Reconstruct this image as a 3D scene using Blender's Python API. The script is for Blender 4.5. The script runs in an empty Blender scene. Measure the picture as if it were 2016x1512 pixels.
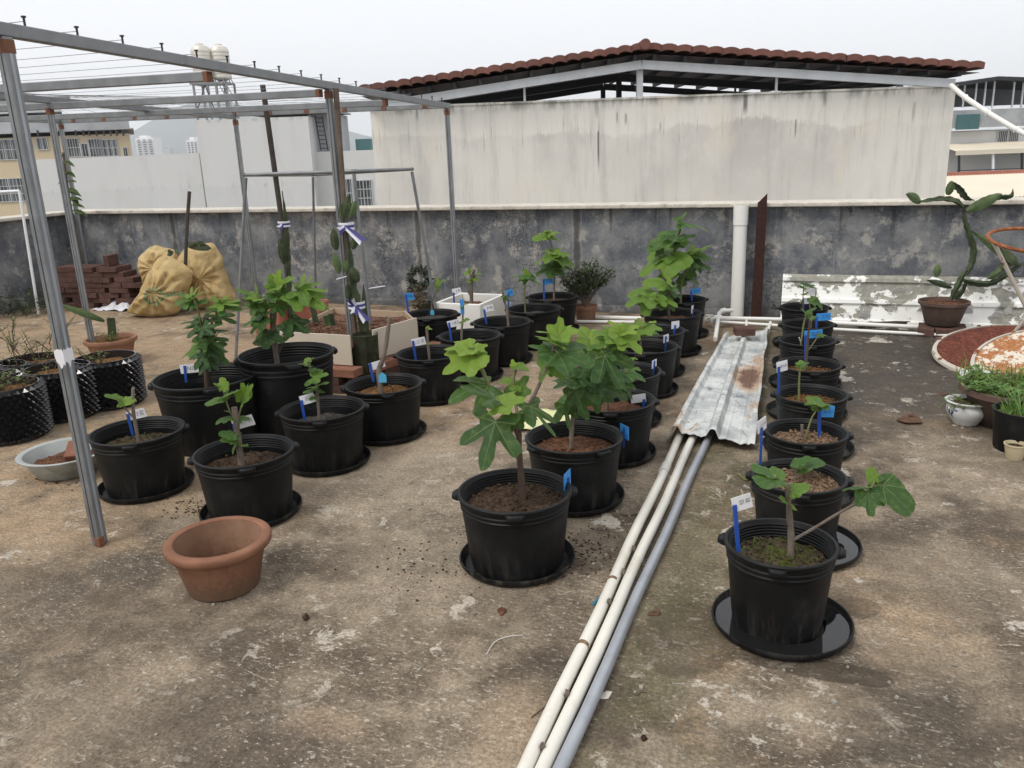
import bpy, math, random
from math import sin, cos, pi, radians as rad
from mathutils import Vector as V, Matrix, noise as mnoise
random.seed(7)
sc = bpy.context.scene
col = sc.collection
# ---------------------------------------------------------------- camera (calibrated from the photograph's vanishing points)
F, CX, CY, HC = 1633.0, 1008.0, 756.0, 1.5
_roll, _D = rad(2.2), 470.0
_L = F*F/_D
UP = -V((_L*sin(_roll), -_L*cos(_roll), -F)).normalized()
_v = V((1629-CX, CY-260, -F)); _v = (_v-UP*_v.dot(UP)).normalized()
_x = _v.cross(UP)
RCAM = Matrix((_x, _v, UP))                      # camera -> world
cam = bpy.data.objects.new('camera', bpy.data.cameras.new('camera')); col.objects.link(cam)
cam.matrix_world = Matrix.Translation((0, 0, HC)) @ RCAM.to_4x4()
cam.data.sensor_width = 36; cam.data.lens = F*36/2016
cam.data.clip_start = 0.05; cam.data.clip_end = 30000
sc.camera = cam
# ---------------------------------------------------------------- sky, sun, exposure
w = bpy.data.worlds.new('World'); sc.world = w; w.use_nodes = True
nt = w.node_tree; nt.nodes.clear()
sky = nt.nodes.new('ShaderNodeTexSky'); sky.sky_type = 'NISHITA'; sky.sun_disc = False
SUN_EL, SUN_AZ = 54, -150                        # azimuth: clockwise from +Y
sky.sun_elevation = rad(SUN_EL); sky.sun_rotation = rad(SUN_AZ); sky.dust_density = 4; sky.air_density = 1
hs = nt.nodes.new('ShaderNodeHueSaturation'); hs.inputs['Saturation'].default_value = 0.25; hs.inputs['Value'].default_value = 1.0
nt.links.new(sky.outputs[0], hs.inputs['Color'])
mx = nt.nodes.new('ShaderNodeMix'); mx.data_type = 'RGBA'; mx.inputs[0].default_value = 0.78
nt.links.new(hs.outputs[0], mx.inputs[6]); mx.inputs[7].default_value = (8.9, 9.0, 9.35, 1)     # closed overcast
bg = nt.nodes.new('ShaderNodeBackground'); bg.inputs['Strength'].default_value = 0.108
wo = nt.nodes.new('ShaderNodeOutputWorld')
nt.links.new(mx.outputs[2], bg.inputs['Color']); nt.links.new(bg.outputs[0], wo.inputs['Surface'])
sun = bpy.data.objects.new('sun', bpy.data.lights.new('sun', 'SUN')); col.objects.link(sun)
sun.data.energy = 1.3; sun.data.angle = rad(16); sun.data.color = (1, .95, .87)
sdir = V((sin(rad(SUN_AZ))*cos(rad(SUN_EL)), cos(rad(SUN_AZ))*cos(rad(SUN_EL)), sin(rad(SUN_EL))))
sun.rotation_euler = sdir.to_track_quat('Z', 'Y').to_euler(); sun.location = sdir*20
sc.view_settings.view_transform = 'Standard'; sc.view_settings.look = 'None'
sc.view_settings.exposure = 0.36; sc.view_settings.gamma = 1; sc.view_settings.use_curve_mapping = False
sc.render.engine = 'CYCLES'; sc.cycles.use_denoising = True; sc.cycles.max_bounces = 8
sc.cycles.volume_bounces = 2; sc.cycles.transparent_max_bounces = 8
# ---------------------------------------------------------------- pixel -> place helpers
def ray(px, py): return RCAM @ V((px-CX, CY-py, -F))
HV = V(((RCAM @ V((0, 0, -1))).x, (RCAM @ V((0, 0, -1))).y, 0)).normalized()   # heading on the ground
UV_ = V((HV.y, -HV.x, 0))                                                  # to the right of the heading
ANG = math.atan2(UV_.y, UV_.x)
CAMP = V((0, 0, HC))
def G(px, py, z=0.0):
    d = ray(px, py); return CAMP+d*((z-HC)/d.z)
def W(px, py, Y):
    d = ray(px, py); return CAMP+d*(Y/d.y)
def dep(p): return p[0]*HV.x+p[1]*HV.y
def K(px, py, dp):
    d = ray(px, py); return CAMP+d*(dp/(d.x*HV.x+d.y*HV.y))
# ---------------------------------------------------------------- mesh builder
class MB:
    def __init__(s): s.v = []; s.f = []; s.uv = None
    def add(s, vs, fs):
        o = len(s.v); s.v += [V(p) for p in vs]; s.f += [tuple(i+o for i in f) for f in fs]; return s
    def box(s, c, d, rz=0.0, M=None):
        c = V(c); x, y, z = d[0]/2, d[1]/2, d[2]/2
        vs = [V((a*x, b*y, e*z)) for e in (-1, 1) for b in (-1, 1) for a in (-1, 1)]
        m = M if M is not None else Matrix.Rotation(rz, 3, 'Z')
        s.add([m @ p+c for p in vs], [(0, 2, 3, 1), (4, 5, 7, 6), (0, 1, 5, 4), (2, 6, 7, 3), (0, 4, 6, 2), (1, 3, 7, 5)]); return s
    def bar(s, a, b, wd, ht, upv=(0, 0, 1)):
        a, b = V(a), V(b); y = (b-a).normalized(); u = V(upv)
        if abs(y.dot(u)) > .99: u = V((0, 1, 0))
        x = y.cross(u).normalized(); z = x.cross(y)
        return s.box((a+b)/2, (wd, (b-a).length, ht), M=Matrix((x, y, z)).transposed())
    def tube(s, pts, r, n=8, cap=True, closed=False):
        pts = [V(p) for p in pts]; m = len(pts)
        rs = r if isinstance(r, (list, tuple)) else [r]*m
        o = len(s.v); prev = None
        for i, p in enumerate(pts):
            if closed: t = pts[(i+1) % m]-pts[i-1]
            else: t = pts[min(i+1, m-1)]-pts[max(i-1, 0)]
            t.normalize()
            if prev is None:
                a = V((0, 0, 1)) if abs(t.z) < .9 else V((1, 0, 0))
                x = t.cross(a).normalized()
            else:
                x = (prev-t*prev.dot(t)).normalized()
            prev = x; y = t.cross(x)
            for k in range(n):
                q = 2*pi*k/n; s.v.append(p+(x*cos(q)+y*sin(q))*rs[i])
        R = m if closed else m-1
        for i in range(R):
            j = (i+1) % m
            for k in range(n):
                l = (k+1) % n
                s.f.append((o+i*n+k, o+i*n+l, o+j*n+l, o+j*n+k))
        if cap and not closed:
            s.f.append(tuple(o+k for k in range(n))[::-1]); s.f.append(tuple(o+(m-1)*n+k for k in range(n)))
        return s
    def lathe(s, prof, n=40, c=(0, 0, 0), closed=False, capb=False, fn=None):
        o = len(s.v); c = V(c)
        for (r, z) in prof:
            for k in range(n):
                q = 2*pi*k/n; p = V((r*cos(q), r*sin(q), z))
                if fn: p = fn(p, q)
                s.v.append(p+c)
        for i in range(len(prof)-1):
            for k in range(n):
                l = (k+1) % n
                s.f.append((o+i*n+k, o+i*n+l, o+(i+1)*n+l, o+(i+1)*n+k))
        if capb: s.f.append(tuple(o+k for k in range(n))[::-1])
        return s
    def grid(s, fn, nu, nv):
        o = len(s.v)
        for j in range(nv+1):
            for i in range(nu+1): s.v.append(V(fn(i/nu, j/nv)))
        for j in range(nv):
            for i in range(nu):
                a = o+j*(nu+1)+i; s.f.append((a, a+1, a+nu+2, a+nu+1))
        return s
    def mesh(s, name, mat, smooth=False):
        m = bpy.data.meshes.new(name); m.from_pydata([tuple(p) for p in s.v], [], s.f); m.update()
        if smooth:
            m.polygons.foreach_set('use_smooth', [True]*len(m.polygons))
            if smooth != 'all':
                try: m.set_sharp_from_angle(angle=rad(40))
                except Exception: pass
        if mat: m.materials.append(mat)
        return m
    def build(s, name, mat, parent=None, smooth=False, bevel=0):
        return ob(name, s.mesh(name, mat, smooth), parent, bevel)
def ob(name, mesh, parent=None, bevel=0):
    o = bpy.data.objects.new(name, mesh); col.objects.link(o)
    if parent: o.parent = parent
    if bevel:
        b = o.modifiers.new('bevel', 'BEVEL'); b.width = bevel; b.segments = 2; b.limit_method = 'ANGLE'
    return o
def tag(o, label=None, cat=None, group=None, kind=None):
    if label: o['label'] = label
    if cat: o['category'] = cat
    if group: o['group'] = group
    if kind: o['kind'] = kind
    return o
def thing(name, label, cat, loc=(0, 0, 0), rz=0.0, group=None):
    o = bpy.data.objects.new(name, None); col.objects.link(o); o.empty_display_size = .1
    o.location = loc; o.rotation_euler = (0, 0, rz)
    return tag(o, label, cat, group)
# ---------------------------------------------------------------- materials
class NT:
    def __init__(s, name):
        s.m = bpy.data.materials.new(name); s.m.use_nodes = True; s.t = s.m.node_tree
        s.b = s.t.nodes['Principled BSDF']; s.tc = None
    def n(s, k): return s.t.nodes.new(k)
    def l(s, a, b): s.t.links.new(a, b)
    def put(s, sock, v):
        if hasattr(v, 'is_output') or isinstance(v, bpy.types.NodeSocket): s.l(v, sock)
        elif isinstance(v, (tuple, list)) and len(v) == 3 and sock.type == 'RGBA': sock.default_value = (*v, 1)
        else: sock.default_value = v
    def co(s, k='Object'):
        if s.tc is None: s.tc = s.n('ShaderNodeTexCoord')
        return s.tc.outputs[k]
    def mapv(s, sc=(1, 1, 1), vec=None, loc=(0, 0, 0), rot=(0, 0, 0)):
        a = s.n('ShaderNodeMapping'); s.l(vec or s.co(), a.inputs[0]); a.inputs[1].default_value = loc
        a.inputs[2].default_value = rot; a.inputs[3].default_value = sc; return a.outputs[0]
    def noise(s, scale, detail=6, rough=.55, vec=None, dist=0.0):
        a = s.n('ShaderNodeTexNoise'); s.l(vec or s.co(), a.inputs['Vector'])
        a.inputs['Scale'].default_value = scale; a.inputs['Detail'].default_value = detail
        a.inputs['Roughness'].default_value = rough; a.inputs['Distortion'].default_value = dist
        return a.outputs[0]
    def vor(s, scale, feat='F1', vec=None, out=0):
        a = s.n('ShaderNodeTexVoronoi'); a.feature = feat; s.l(vec or s.co(), a.inputs['Vector'])
        a.inputs['Scale'].default_value = scale; return a.outputs[out]
    def ramp(s, fac, lo, hi, a=0.0, b=1.0):
        r = s.n('ShaderNodeMapRange'); r.interpolation_type = 'SMOOTHSTEP'; s.put(r.inputs[0], fac)
        for i, q in zip((1, 2, 3, 4), (lo, hi, a, b)): r.inputs[i].default_value = q
        return r.outputs[0]
    def mix(s, a, b, f, mode='MIX'):
        x = s.n('ShaderNodeMix'); x.data_type = 'RGBA'; x.blend_type = mode; x.clamp_factor = True
        s.put(x.inputs[0], f); s.put(x.inputs[6], a); s.put(x.inputs[7], b); return x.outputs[2]
    def math(s, op, a, b=0.0, clamp=False):
        x = s.n('ShaderNodeMath'); x.operation = op; x.use_clamp = clamp; s.put(x.inputs[0], a); s.put(x.inputs[1], b); return x.outputs[0]
    def xyz(s, vec=None):
        a = s.n('ShaderNodeSeparateXYZ'); s.l(vec or s.co(), a.inputs[0]); return a.outputs
    def bump(s, h, strength=.3, dist=.01):
        a = s.n('ShaderNodeBump'); a.inputs['Strength'].default_value = strength; a.inputs['Distance'].default_value = dist
        s.put(a.inputs['Height'], h); s.l(a.outputs[0], s.b.inputs['Normal']); return a
    def set(s, color=None, rough=None, metal=None, spec=None, **k):
        if color is not None: s.put(s.b.inputs['Base Color'], color)
        if rough is not None: s.put(s.b.inputs['Roughness'], rough)
        if metal is not None: s.put(s.b.inputs['Metallic'], metal)
        if spec is not None: s.put(s.b.inputs['Specular IOR Level'], spec)
        return s.m
def simple(name, c, rough=.6, metal=0, var=.25, scale=12, bump=.15, spec=.4, dirt=None):
    t = NT(name); oi = t.n('ShaderNodeObjectInfo')
    va = t.n('ShaderNodeVectorMath'); va.operation = 'ADD'; t.l(t.co(), va.inputs[0]); t.l(oi.outputs['Location'], va.inputs[1])
    ve = va.outputs[0]
    a = t.noise(scale, 6, .6, ve); b = t.noise(scale*.22, 4, .5, ve)
    k = t.math('ADD', t.math('MULTIPLY', a, .6), t.math('MULTIPLY', b, .6))
    k = t.ramp(k, .35, .85)
    cc = t.mix(tuple(x*(1-var) for x in c), tuple(min(1, x*(1+var)) for x in c), k)
    if dirt: cc = t.mix(cc, dirt, t.ramp(t.noise(scale*.35, 8, .7, ve), .52, .72))
    if bump: t.bump(t.noise(scale*4, 4, .6, ve), bump, .004)
    return t.set(cc, rough, metal, spec)
MT = {}
def mat_floor():
    t = NT('concrete_floor'); x, y, z = t.xyz()
    big = t.noise(.55, 5, .6); med = t.noise(2.3, 8, .65); fin = t.noise(38, 6, .7); vf = t.noise(160, 3, .6)
    st = t.noise(9, 9, .72, t.mapv((1, 1.0, 1), rot=(0, 0, .5)), .6)
    base = t.mix((.120, .098, .073), (.325, .275, .21), t.ramp(med, .39, .61))
    # tan dust, mostly on the left and further back
    side = t.math('ADD', t.ramp(x, -1.2, -4.0), t.math('MULTIPLY', t.ramp(y, 2.2, 5.0), .25))
    tan = t.math('MULTIPLY', t.ramp(t.math('ADD', big, t.math('MULTIPLY', side, .22)), .50, .66), t.ramp(t.noise(5, 7, .7), .3, .55))
    tan = t.math('MULTIPLY', tan, t.ramp(y, 1.2, 2.6))
    base = t.mix(base, (.38, .29, .195), tan)
    rust = t.math('MULTIPLY', t.ramp(t.noise(1.15, 6, .6, t.mapv((1, 1, 1), loc=(3.1, 1.7, 0))), .58, .70), t.ramp(fin, .35, .6))
    base = t.mix(base, (.40, .28, .17), t.math('MULTIPLY', rust, .65))
    # dark algae and damp film
    dk = t.ramp(t.noise(1.6, 9, .7, t.mapv((1, 1, 1), loc=(7, 2, 0))), .50, .66)
    base = t.mix(base, (.072, .062, .05), t.math('MULTIPLY', dk, .72))
    wet = t.math('MULTIPLY', t.ramp(t.math('ADD', y, t.math('MULTIPLY', med, 1.6)), 5.0, 5.9), t.ramp(t.math('ADD', x, t.math('MULTIPLY', big, 1.2)), -.2, .7))
    base = t.mix(base, (.055, .05, .044), t.math('MULTIPLY', wet, .9))
    gut = t.math('MULTIPLY', t.ramp(t.math('ABSOLUTE', t.math('ADD', x, .36)), .30, .04), t.ramp(t.noise(4, 6, .6), .35, .6))
    base = t.mix(base, (.12, .115, .06), t.math('MULTIPLY', gut, .6))
    mid2 = t.noise(26, 6, .7)
    # flaking pale skin and scratches
    fl = t.ramp(t.math('ADD', st, t.math('MULTIPLY', t.math('SUBTRACT', mid2, .5), .22)), .575, .592); fl = t.math('MULTIPLY', fl, t.ramp(t.noise(1.3, 5, .6, t.mapv((1, 1, 1), loc=(2, 9, 0))), .44, .60))
    base = t.mix(base, (.56, .53, .47), t.math('MULTIPLY', fl, .75))
    pa = t.ramp(t.math('ADD', t.noise(3.4, 5, .55, t.mapv((1, .75, 1), loc=(5.3, 2.2, 0))), t.math('MULTIPLY', t.math('SUBTRACT', mid2, .5), .16)), .655, .668)
    base = t.mix(base, (.55, .52, .47), t.math('MULTIPLY', pa, .9))
    fk = t.ramp(t.noise(48, 6, .78, t.mapv((.5, 1.3, 1), rot=(0, 0, .55))),   .565, .61); fk = t.math('MULTIPLY', fk, t.ramp(t.noise(1.9, 5, .6, t.mapv((1, 1, 1), loc=(6, 1, 0))), .36, .58)); fk = t.math('MULTIPLY', fk, t.ramp(y, 4.2, 2.6, .35, 1))
    base = t.mix(base, (.58, .54, .47), t.math('MULTIPLY', fk, .8))
    sp = t.ramp(vf, .30, .42, 1, 0); base = t.mix(base, (.05, .045, .04), t.math('MULTIPLY', sp, .45))
    nb = t.math('MULTIPLY', t.math('SUBTRACT', t.noise(3.2, 8, .68, t.mapv((1, 1, 1), loc=(11, 4, 0))), .5), 4.2)
    for (cx, cy, rx, ry, cc, am) in DUST:
        dx = t.math('DIVIDE', t.math('SUBTRACT', x, cx), rx); dy = t.math('DIVIDE', t.math('SUBTRACT', y, cy), ry)
        rr = t.math('ADD', t.math('ADD', t.math('MULTIPLY', dx, dx), t.math('MULTIPLY', dy, dy)), nb)
        base = t.mix(base, t.mix(cc, t.mix(base, cc, .5), fin), t.math('MULTIPLY', t.ramp(rr, 1.6, -.1), am))
    f2 = t.noise(85, 7, .75, t.mapv((1, 1, 1), loc=(2, 5, 0))); base = t.mix(base, t.mix((.18, .18, .18), (.80, .80, .80), t.ramp(f2, .32, .68)), .62, 'OVERLAY'); mf = t.noise(13, 9, .74, t.mapv((1, 1, 1), loc=(1, 8, 0))); base = t.mix(base, t.mix((.25, .24, .23), (.74, .74, .74), t.ramp(mf, .36, .64)), .30, 'OVERLAY')
    fk2 = t.ramp(t.noise(70, 7, .8, t.mapv((.6, 1.2, 1), loc=(3, 3, 0), rot=(0, 0, .5))),   .58, .61); fk2 = t.math('MULTIPLY', fk2, t.ramp(t.noise(2.6, 6, .65, t.mapv((1, 1, 1), loc=(8, 3, 0))), .40, .58))
    fk2 = t.math('MULTIPLY', fk2, t.ramp(y, 4.5, 2.8, .25, 1)); base = t.mix(base, (.60, .56, .49), t.math('MULTIPLY', fk2, .95))
    # water marks that ran out of the saucers
    for (cx, cy, rx, ry, d) in STAINS:
        dx = t.math('DIVIDE', t.math('SUBTRACT', x, cx), rx); dy = t.math('DIVIDE', t.math('SUBTRACT', y, cy), ry)
        r = t.math('ADD', t.math('ADD', t.math('MULTIPLY', dx, dx), t.math('MULTIPLY', dy, dy)), t.math('MULTIPLY', t.math('SUBTRACT', t.noise(7, 5, .6), .5), 1.5))
        base = t.mix(base, t.mix(base, (.055, .043, .032), .8), t.math('MULTIPLY', t.ramp(r, 1.0, .82), d))
    base = t.mix(base, (.84, .80, .755), 1.0, 'MULTIPLY')
    h = t.math('ADD', t.math('MULTIPLY', fin, .5), t.math('ADD', t.math('MULTIPLY', fl, .25), t.math('MULTIPLY', med, .6)))
    t.bump(t.math('ADD', h, t.math('MULTIPLY', vf, .35)), .55, .008)
    return t.set(base, t.ramp(wet, 0, 1, .88, .6), 0, .25)
def mat_parapet():
    t = NT('parapet_plaster'); x, y, z = t.xyz()
    a = t.noise(2.6, 8, .68); b = t.noise(6.5, 8, .7, t.mapv((1, 1, 1), loc=(3, 3, 1))); f = t.noise(45, 5, .7)
    c = t.mix((.105, .113, .130), (.235, .24, .24), t.ramp(a, .36, .62))
    c = t.mix(c, (.40, .38, .345), t.math('MULTIPLY', t.ramp(b, .53, .62), .72))
    c = t.mix(c, (.065, .075, .105), t.math('MULTIPLY', t.ramp(t.noise(4.2, 7, .65, t.mapv((1, 1, 1), loc=(9, 1, 4))), .52, .66), .6))
    c = t.mix(c, (.42, .40, .37), t.math('MULTIPLY', t.ramp(f, .58, .68), .5)); c = t.mix(c, t.mix((.2, .2, .2), (.8, .8, .8), t.noise(24, 7, .75)), .5, 'OVERLAY')
    for sx in (W(1136, 500, 7.35).x, W(826, 500, 7.35).x, W(345, 480, 7.35).x):
        sx -= (-8.05+5.0)/2; ds = t.math('ADD', t.math('ABSOLUTE', t.math('SUBTRACT', x, sx)), t.math('MULTIPLY', t.math('SUBTRACT', b, .5), .05))
        c = t.mix(c, (.07, .065, .055), t.math('MULTIPLY', t.ramp(ds, .035, .012), .75)); c = t.mix(c, (.35, .33, .30), t.math('MULTIPLY', t.math('MULTIPLY', t.ramp(ds, .05, .04), t.ramp(ds, .03, .04)), .5))
    cr = t.vor(26, 'DISTANCE_TO_EDGE', t.mapv((1, 1, 1)))
    crm = t.math('MULTIPLY', t.ramp(cr, .05, .015), t.ramp(t.noise(2.4, 5, .6, t.mapv((1, 1, 1), loc=(1, 6, 2))), .53, .62))
    c = t.mix(c, (.03, .032, .035), t.math('MULTIPLY', crm, .75))
    stv = t.noise(1, 5, .65, t.mapv((11, 11, .55)))
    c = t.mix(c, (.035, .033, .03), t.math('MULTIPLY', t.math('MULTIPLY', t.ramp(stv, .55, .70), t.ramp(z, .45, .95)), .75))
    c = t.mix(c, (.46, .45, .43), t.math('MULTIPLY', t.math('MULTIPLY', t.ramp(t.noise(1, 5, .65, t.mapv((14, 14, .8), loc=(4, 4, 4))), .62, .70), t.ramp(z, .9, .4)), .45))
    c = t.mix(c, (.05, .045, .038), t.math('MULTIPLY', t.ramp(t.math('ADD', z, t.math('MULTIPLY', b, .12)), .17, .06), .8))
    t.bump(t.math('SUBTRACT', t.math('ADD', f, b), crm), .5, .01)
    return t.set(c, .85, 0, .25)
def mat_stained(name, light, dark, ztop, amt=1.0, sxy=1.0, band=.42, drips=()):
    t = NT(name); x, y, z = t.xyz()
    n1 = t.noise(.9, 7, .65); n2 = t.noise(3.2, 8, .7); st = t.noise(1, 7, .7, t.mapv((5*sxy, 5*sxy, .35)))
    st2 = t.noise(1, 6, .7, t.mapv((16*sxy, 16*sxy, .8), loc=(2, 2, 2)))
    st3 = t.noise(1, 5, .65, t.mapv((34*sxy, 34*sxy, 1.1), loc=(7, 7, 1)))
    edge = t.math('ADD', t.math('SUBTRACT', ztop-band, z), t.math('ADD', t.math('MULTIPLY', t.math('SUBTRACT', n1, .5), .85), t.math('ADD', t.math('MULTIPLY', t.math('SUBTRACT', n2, .5), .10), t.math('MULTIPLY', t.math('SUBTRACT', st3, .5), .14))))
    low = t.math('MULTIPLY', t.ramp(edge, -.02, .06), t.ramp(t.noise(.7, 5, .6, t.mapv((1, 1, .6), loc=(4, 1, 6))), .36, .62, .25, 1))
    fade = t.ramp(t.math('ADD', edge, t.math('MULTIPLY', n2, .5)), 1.9, .15, .30, 1)
    c = t.mix(light, dark, t.math('MULTIPLY', t.math('MULTIPLY', low, fade), .78*amt))
    c = t.mix(c, tuple(q*.85 for q in dark), t.math('MULTIPLY', t.ramp(st, .46, .70), .50*amt))
    c = t.mix(c, t.mix(c, light, .7), t.math('MULTIPLY', t.ramp(n2, .52, .68), .35))
    c = t.mix(c, (light[0]*.98, light[1]*.90, light[2]*.80), t.math('MULTIPLY', t.ramp(t.noise(1.4, 6, .65, t.mapv((1, 1, .5), loc=(3, 8, 1))), .52, .66), .35*amt))
    dr = t.math('MULTIPLY', t.ramp(st3, .56, .68), t.math('MULTIPLY', t.ramp(edge, -.22, .0), t.ramp(edge, .38, .06)))
    c = t.mix(c, (.16, .15, .14), t.math('MULTIPLY', dr, .75*amt))
    dr2 = t.math('MULTIPLY', t.ramp(st2, .70, .74), t.ramp(t.noise(1, 3, .5, t.mapv((2, 2, 1.6), loc=(9, 3, 3))), .55, .66))
    c = t.mix(c, (.09, .085, .08), t.math('MULTIPLY', dr2, .8*amt))
    for (dxx, z1, z0, wd, am) in drips:
        ds = t.math('ADD', t.math('ABSOLUTE', t.math('SUBTRACT', x, dxx)), t.math('MULTIPLY', t.math('SUBTRACT', st3, .5), wd*1.6))
        c = t.mix(c, (.11, .105, .10), t.math('MULTIPLY', t.math('MULTIPLY', t.ramp(ds, wd, wd*.2), t.math('MULTIPLY', t.ramp(z, z0, z0+(z1-z0)*.6), t.ramp(z, z1+.06, z1))), am))
    tp = t.math('MULTIPLY', t.ramp(t.math('SUBTRACT', ztop, z), .16, .02), t.ramp(t.noise(1, 6, .7, t.mapv((4, 4, 1))), .42, .62))
    c = t.mix(c, (.13, .125, .115), t.math('MULTIPLY', tp, .6*amt))
    t.bump(t.noise(14, 8, .7), .18, .01)
    return t.set(c, .85, 0, .2)
def mat_galv():
    t = NT('galvanised_steel'); n = t.noise(1, 6, .65, t.mapv((30, 30, 5))); m = t.noise(9, 5, .6)
    c = t.mix((.20, .21, .215), (.29, .30, .31), t.ramp(m, .3, .75)); c = t.mix(c, (.13, .125, .12), t.math('MULTIPLY', t.ramp(n, .58, .72), .5))
    t.bump(n, .1, .003)
    return t.set(c, t.ramp(m, .3, .7, .42, .62), .55, .5)
def mat_leaf():
    t = NT('fig_leaf'); oi = t.n('ShaderNodeObjectInfo'); u, v, _ = t.xyz(t.co('UV'))
    d = None
    for a in (0, .82, -.82, 1.62, -1.62):
        q = t.math('ABSOLUTE', t.math('SUBTRACT', t.math('MULTIPLY', u, cos(a)), t.math('MULTIPLY', v, sin(a))))
        ahead = t.math('ADD', t.math('MULTIPLY', u, sin(a)), t.math('MULTIPLY', v, cos(a)))
        q = t.math('ADD', q, t.ramp(ahead, .0, -.03, 0, 1)); q = t.math('ADD', q, t.math('MULTIPLY', ahead, .006))
        d = q if d is None else t.math('MINIMUM', d, q)
    vein = t.ramp(d, .013, .003)
    wv = t.n('ShaderNodeTexWave'); wv.inputs['Scale'].default_value = 2.6; wv.inputs['Distortion'].default_value = 2.5; wv.bands_direction = 'DIAGONAL'
    t.l(t.co('UV'), wv.inputs['Vector']); sec = t.ramp(wv.outputs['Fac'], .90, .98)
    nz = t.noise(5, 5, .6, t.co('UV'))
    c = t.mix(oi.outputs['Color'], t.mix(oi.outputs['Color'], (.45, .55, .18), .2), t.ramp(nz, .45, .75))
    c = t.mix(c, t.mix(oi.outputs['Color'], (.02, .04, .015), .5), t.ramp(nz, .42, .25))
    c = t.mix(c, t.mix(c, (.50, .58, .28), .45), t.math('MULTIPLY', sec, .0))
    c = t.mix(c, (.48, .56, .27), t.math('MULTIPLY', vein, .42))
    g = t.n('ShaderNodeNewGeometry'); c = t.mix(c, t.mix(c, (.35, .45, .25), .45), g.outputs['Backfacing'])
    t.bump(t.math('ADD', t.math('MULTIPLY', vein, -.6), t.math('MULTIPLY', nz, .6)), .35, .006)
    t.set(c, .52, 0, .3)
    tr = t.n('ShaderNodeBsdfTranslucent'); t.put(tr.inputs['Color'], t.mix(c, (.45, .65, .08), .35))
    ms = t.n('ShaderNodeMixShader'); ms.inputs[0].default_value = .38
    t.l(t.b.outputs[0], ms.inputs[1]); t.l(tr.outputs[0], ms.inputs[2]); t.l(ms.outputs[0], t.t.nodes['Material Output'].inputs[0])
    return t.m
def mat_small_leaf(name, c0, c1, rough=.5):
    t = NT(name); n = t.noise(40, 3, .6)
    c = t.mix(c0, c1, t.ramp(n, .35, .65)); t.set(c, rough, 0, .3)
    tr = t.n('ShaderNodeBsdfTranslucent'); t.put(tr.inputs['Color'], c)
    ms = t.n('ShaderNodeMixShader'); ms.inputs[0].default_value = .3
    t.l(t.b.outputs[0], ms.inputs[1]); t.l(tr.outputs[0], ms.inputs[2]); t.l(ms.outputs[0], t.t.nodes['Material Output'].inputs[0])
    return t.m
def mat_black_pot():
    t = NT('black_plastic'); oi = t.n('ShaderNodeObjectInfo'); x, y, z = t.xyz()
    va = t.n('ShaderNodeVectorMath'); va.operation = 'ADD'; t.l(t.co(), va.inputs[0]); t.l(oi.outputs['Location'], va.inputs[1]); ve = va.outputs[0]
    n = t.noise(1, 6, .7, t.mapv((26, 26, 3), ve)); m = t.noise(7, 6, .65, ve)
    c = t.mix((.006, .0063, .0068), (.012, .012, .0125), t.ramp(m, .4, .7))
    dust = t.math('MULTIPLY', t.ramp(n, .48, .66), t.ramp(z, .17, .01)); dust = t.math('MULTIPLY', dust, t.ramp(oi.outputs['Random'], .1, .9, .25, 1)); spk = t.math('MULTIPLY', t.ramp(t.noise(140, 4, .7, ve), .62, .70), t.ramp(m, .42, .62)); dust = t.math('MAXIMUM', dust, t.math('MULTIPLY', spk, .55)); scf = t.math('MULTIPLY', t.ramp(t.noise(1, 4, .6, t.mapv((9, 9, 60), ve)), .66, .72), t.ramp(t.noise(4, 4, .6, ve), .5, .62)); dust = t.math('MAXIMUM', dust, t.math('MULTIPLY', scf, .5))
    c = t.mix(c, (.14, .118, .09), t.math('MULTIPLY', dust, .36))
    c = t.mix(c, (.04, .038, .035), t.math('MULTIPLY', t.ramp(m, .54, .74), .4))
    t.bump(t.noise(60, 4, .6, ve), .08, .003)
    return t.set(c, t.ramp(m, .3, .7, .42, .6), 0, .2)
def mat_soil(name, c0, c1, c2=None):
    t = NT(name); oi = t.n('ShaderNodeObjectInfo')
    va = t.n('ShaderNodeVectorMath'); va.operation = 'ADD'; t.l(t.co(), va.inputs[0]); t.l(oi.outputs['Location'], va.inputs[1]); ve = va.outputs[0]
    a = t.noise(55, 8, .75, ve); v = t.vor(70, 'F1', ve)
    c = t.mix(c0, c1, t.ramp(t.math('ADD', a, t.math('MULTIPLY', v, .25)), .42, .82))
    if c2: c = t.mix(c, c2, t.ramp(t.noise(9, 6, .7, ve), .50, .62))
    t.bump(t.math('ADD', t.math('MULTIPLY', a, 1.2), v), .9, .012)
    return t.set(c, .95, 0, .15)
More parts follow.
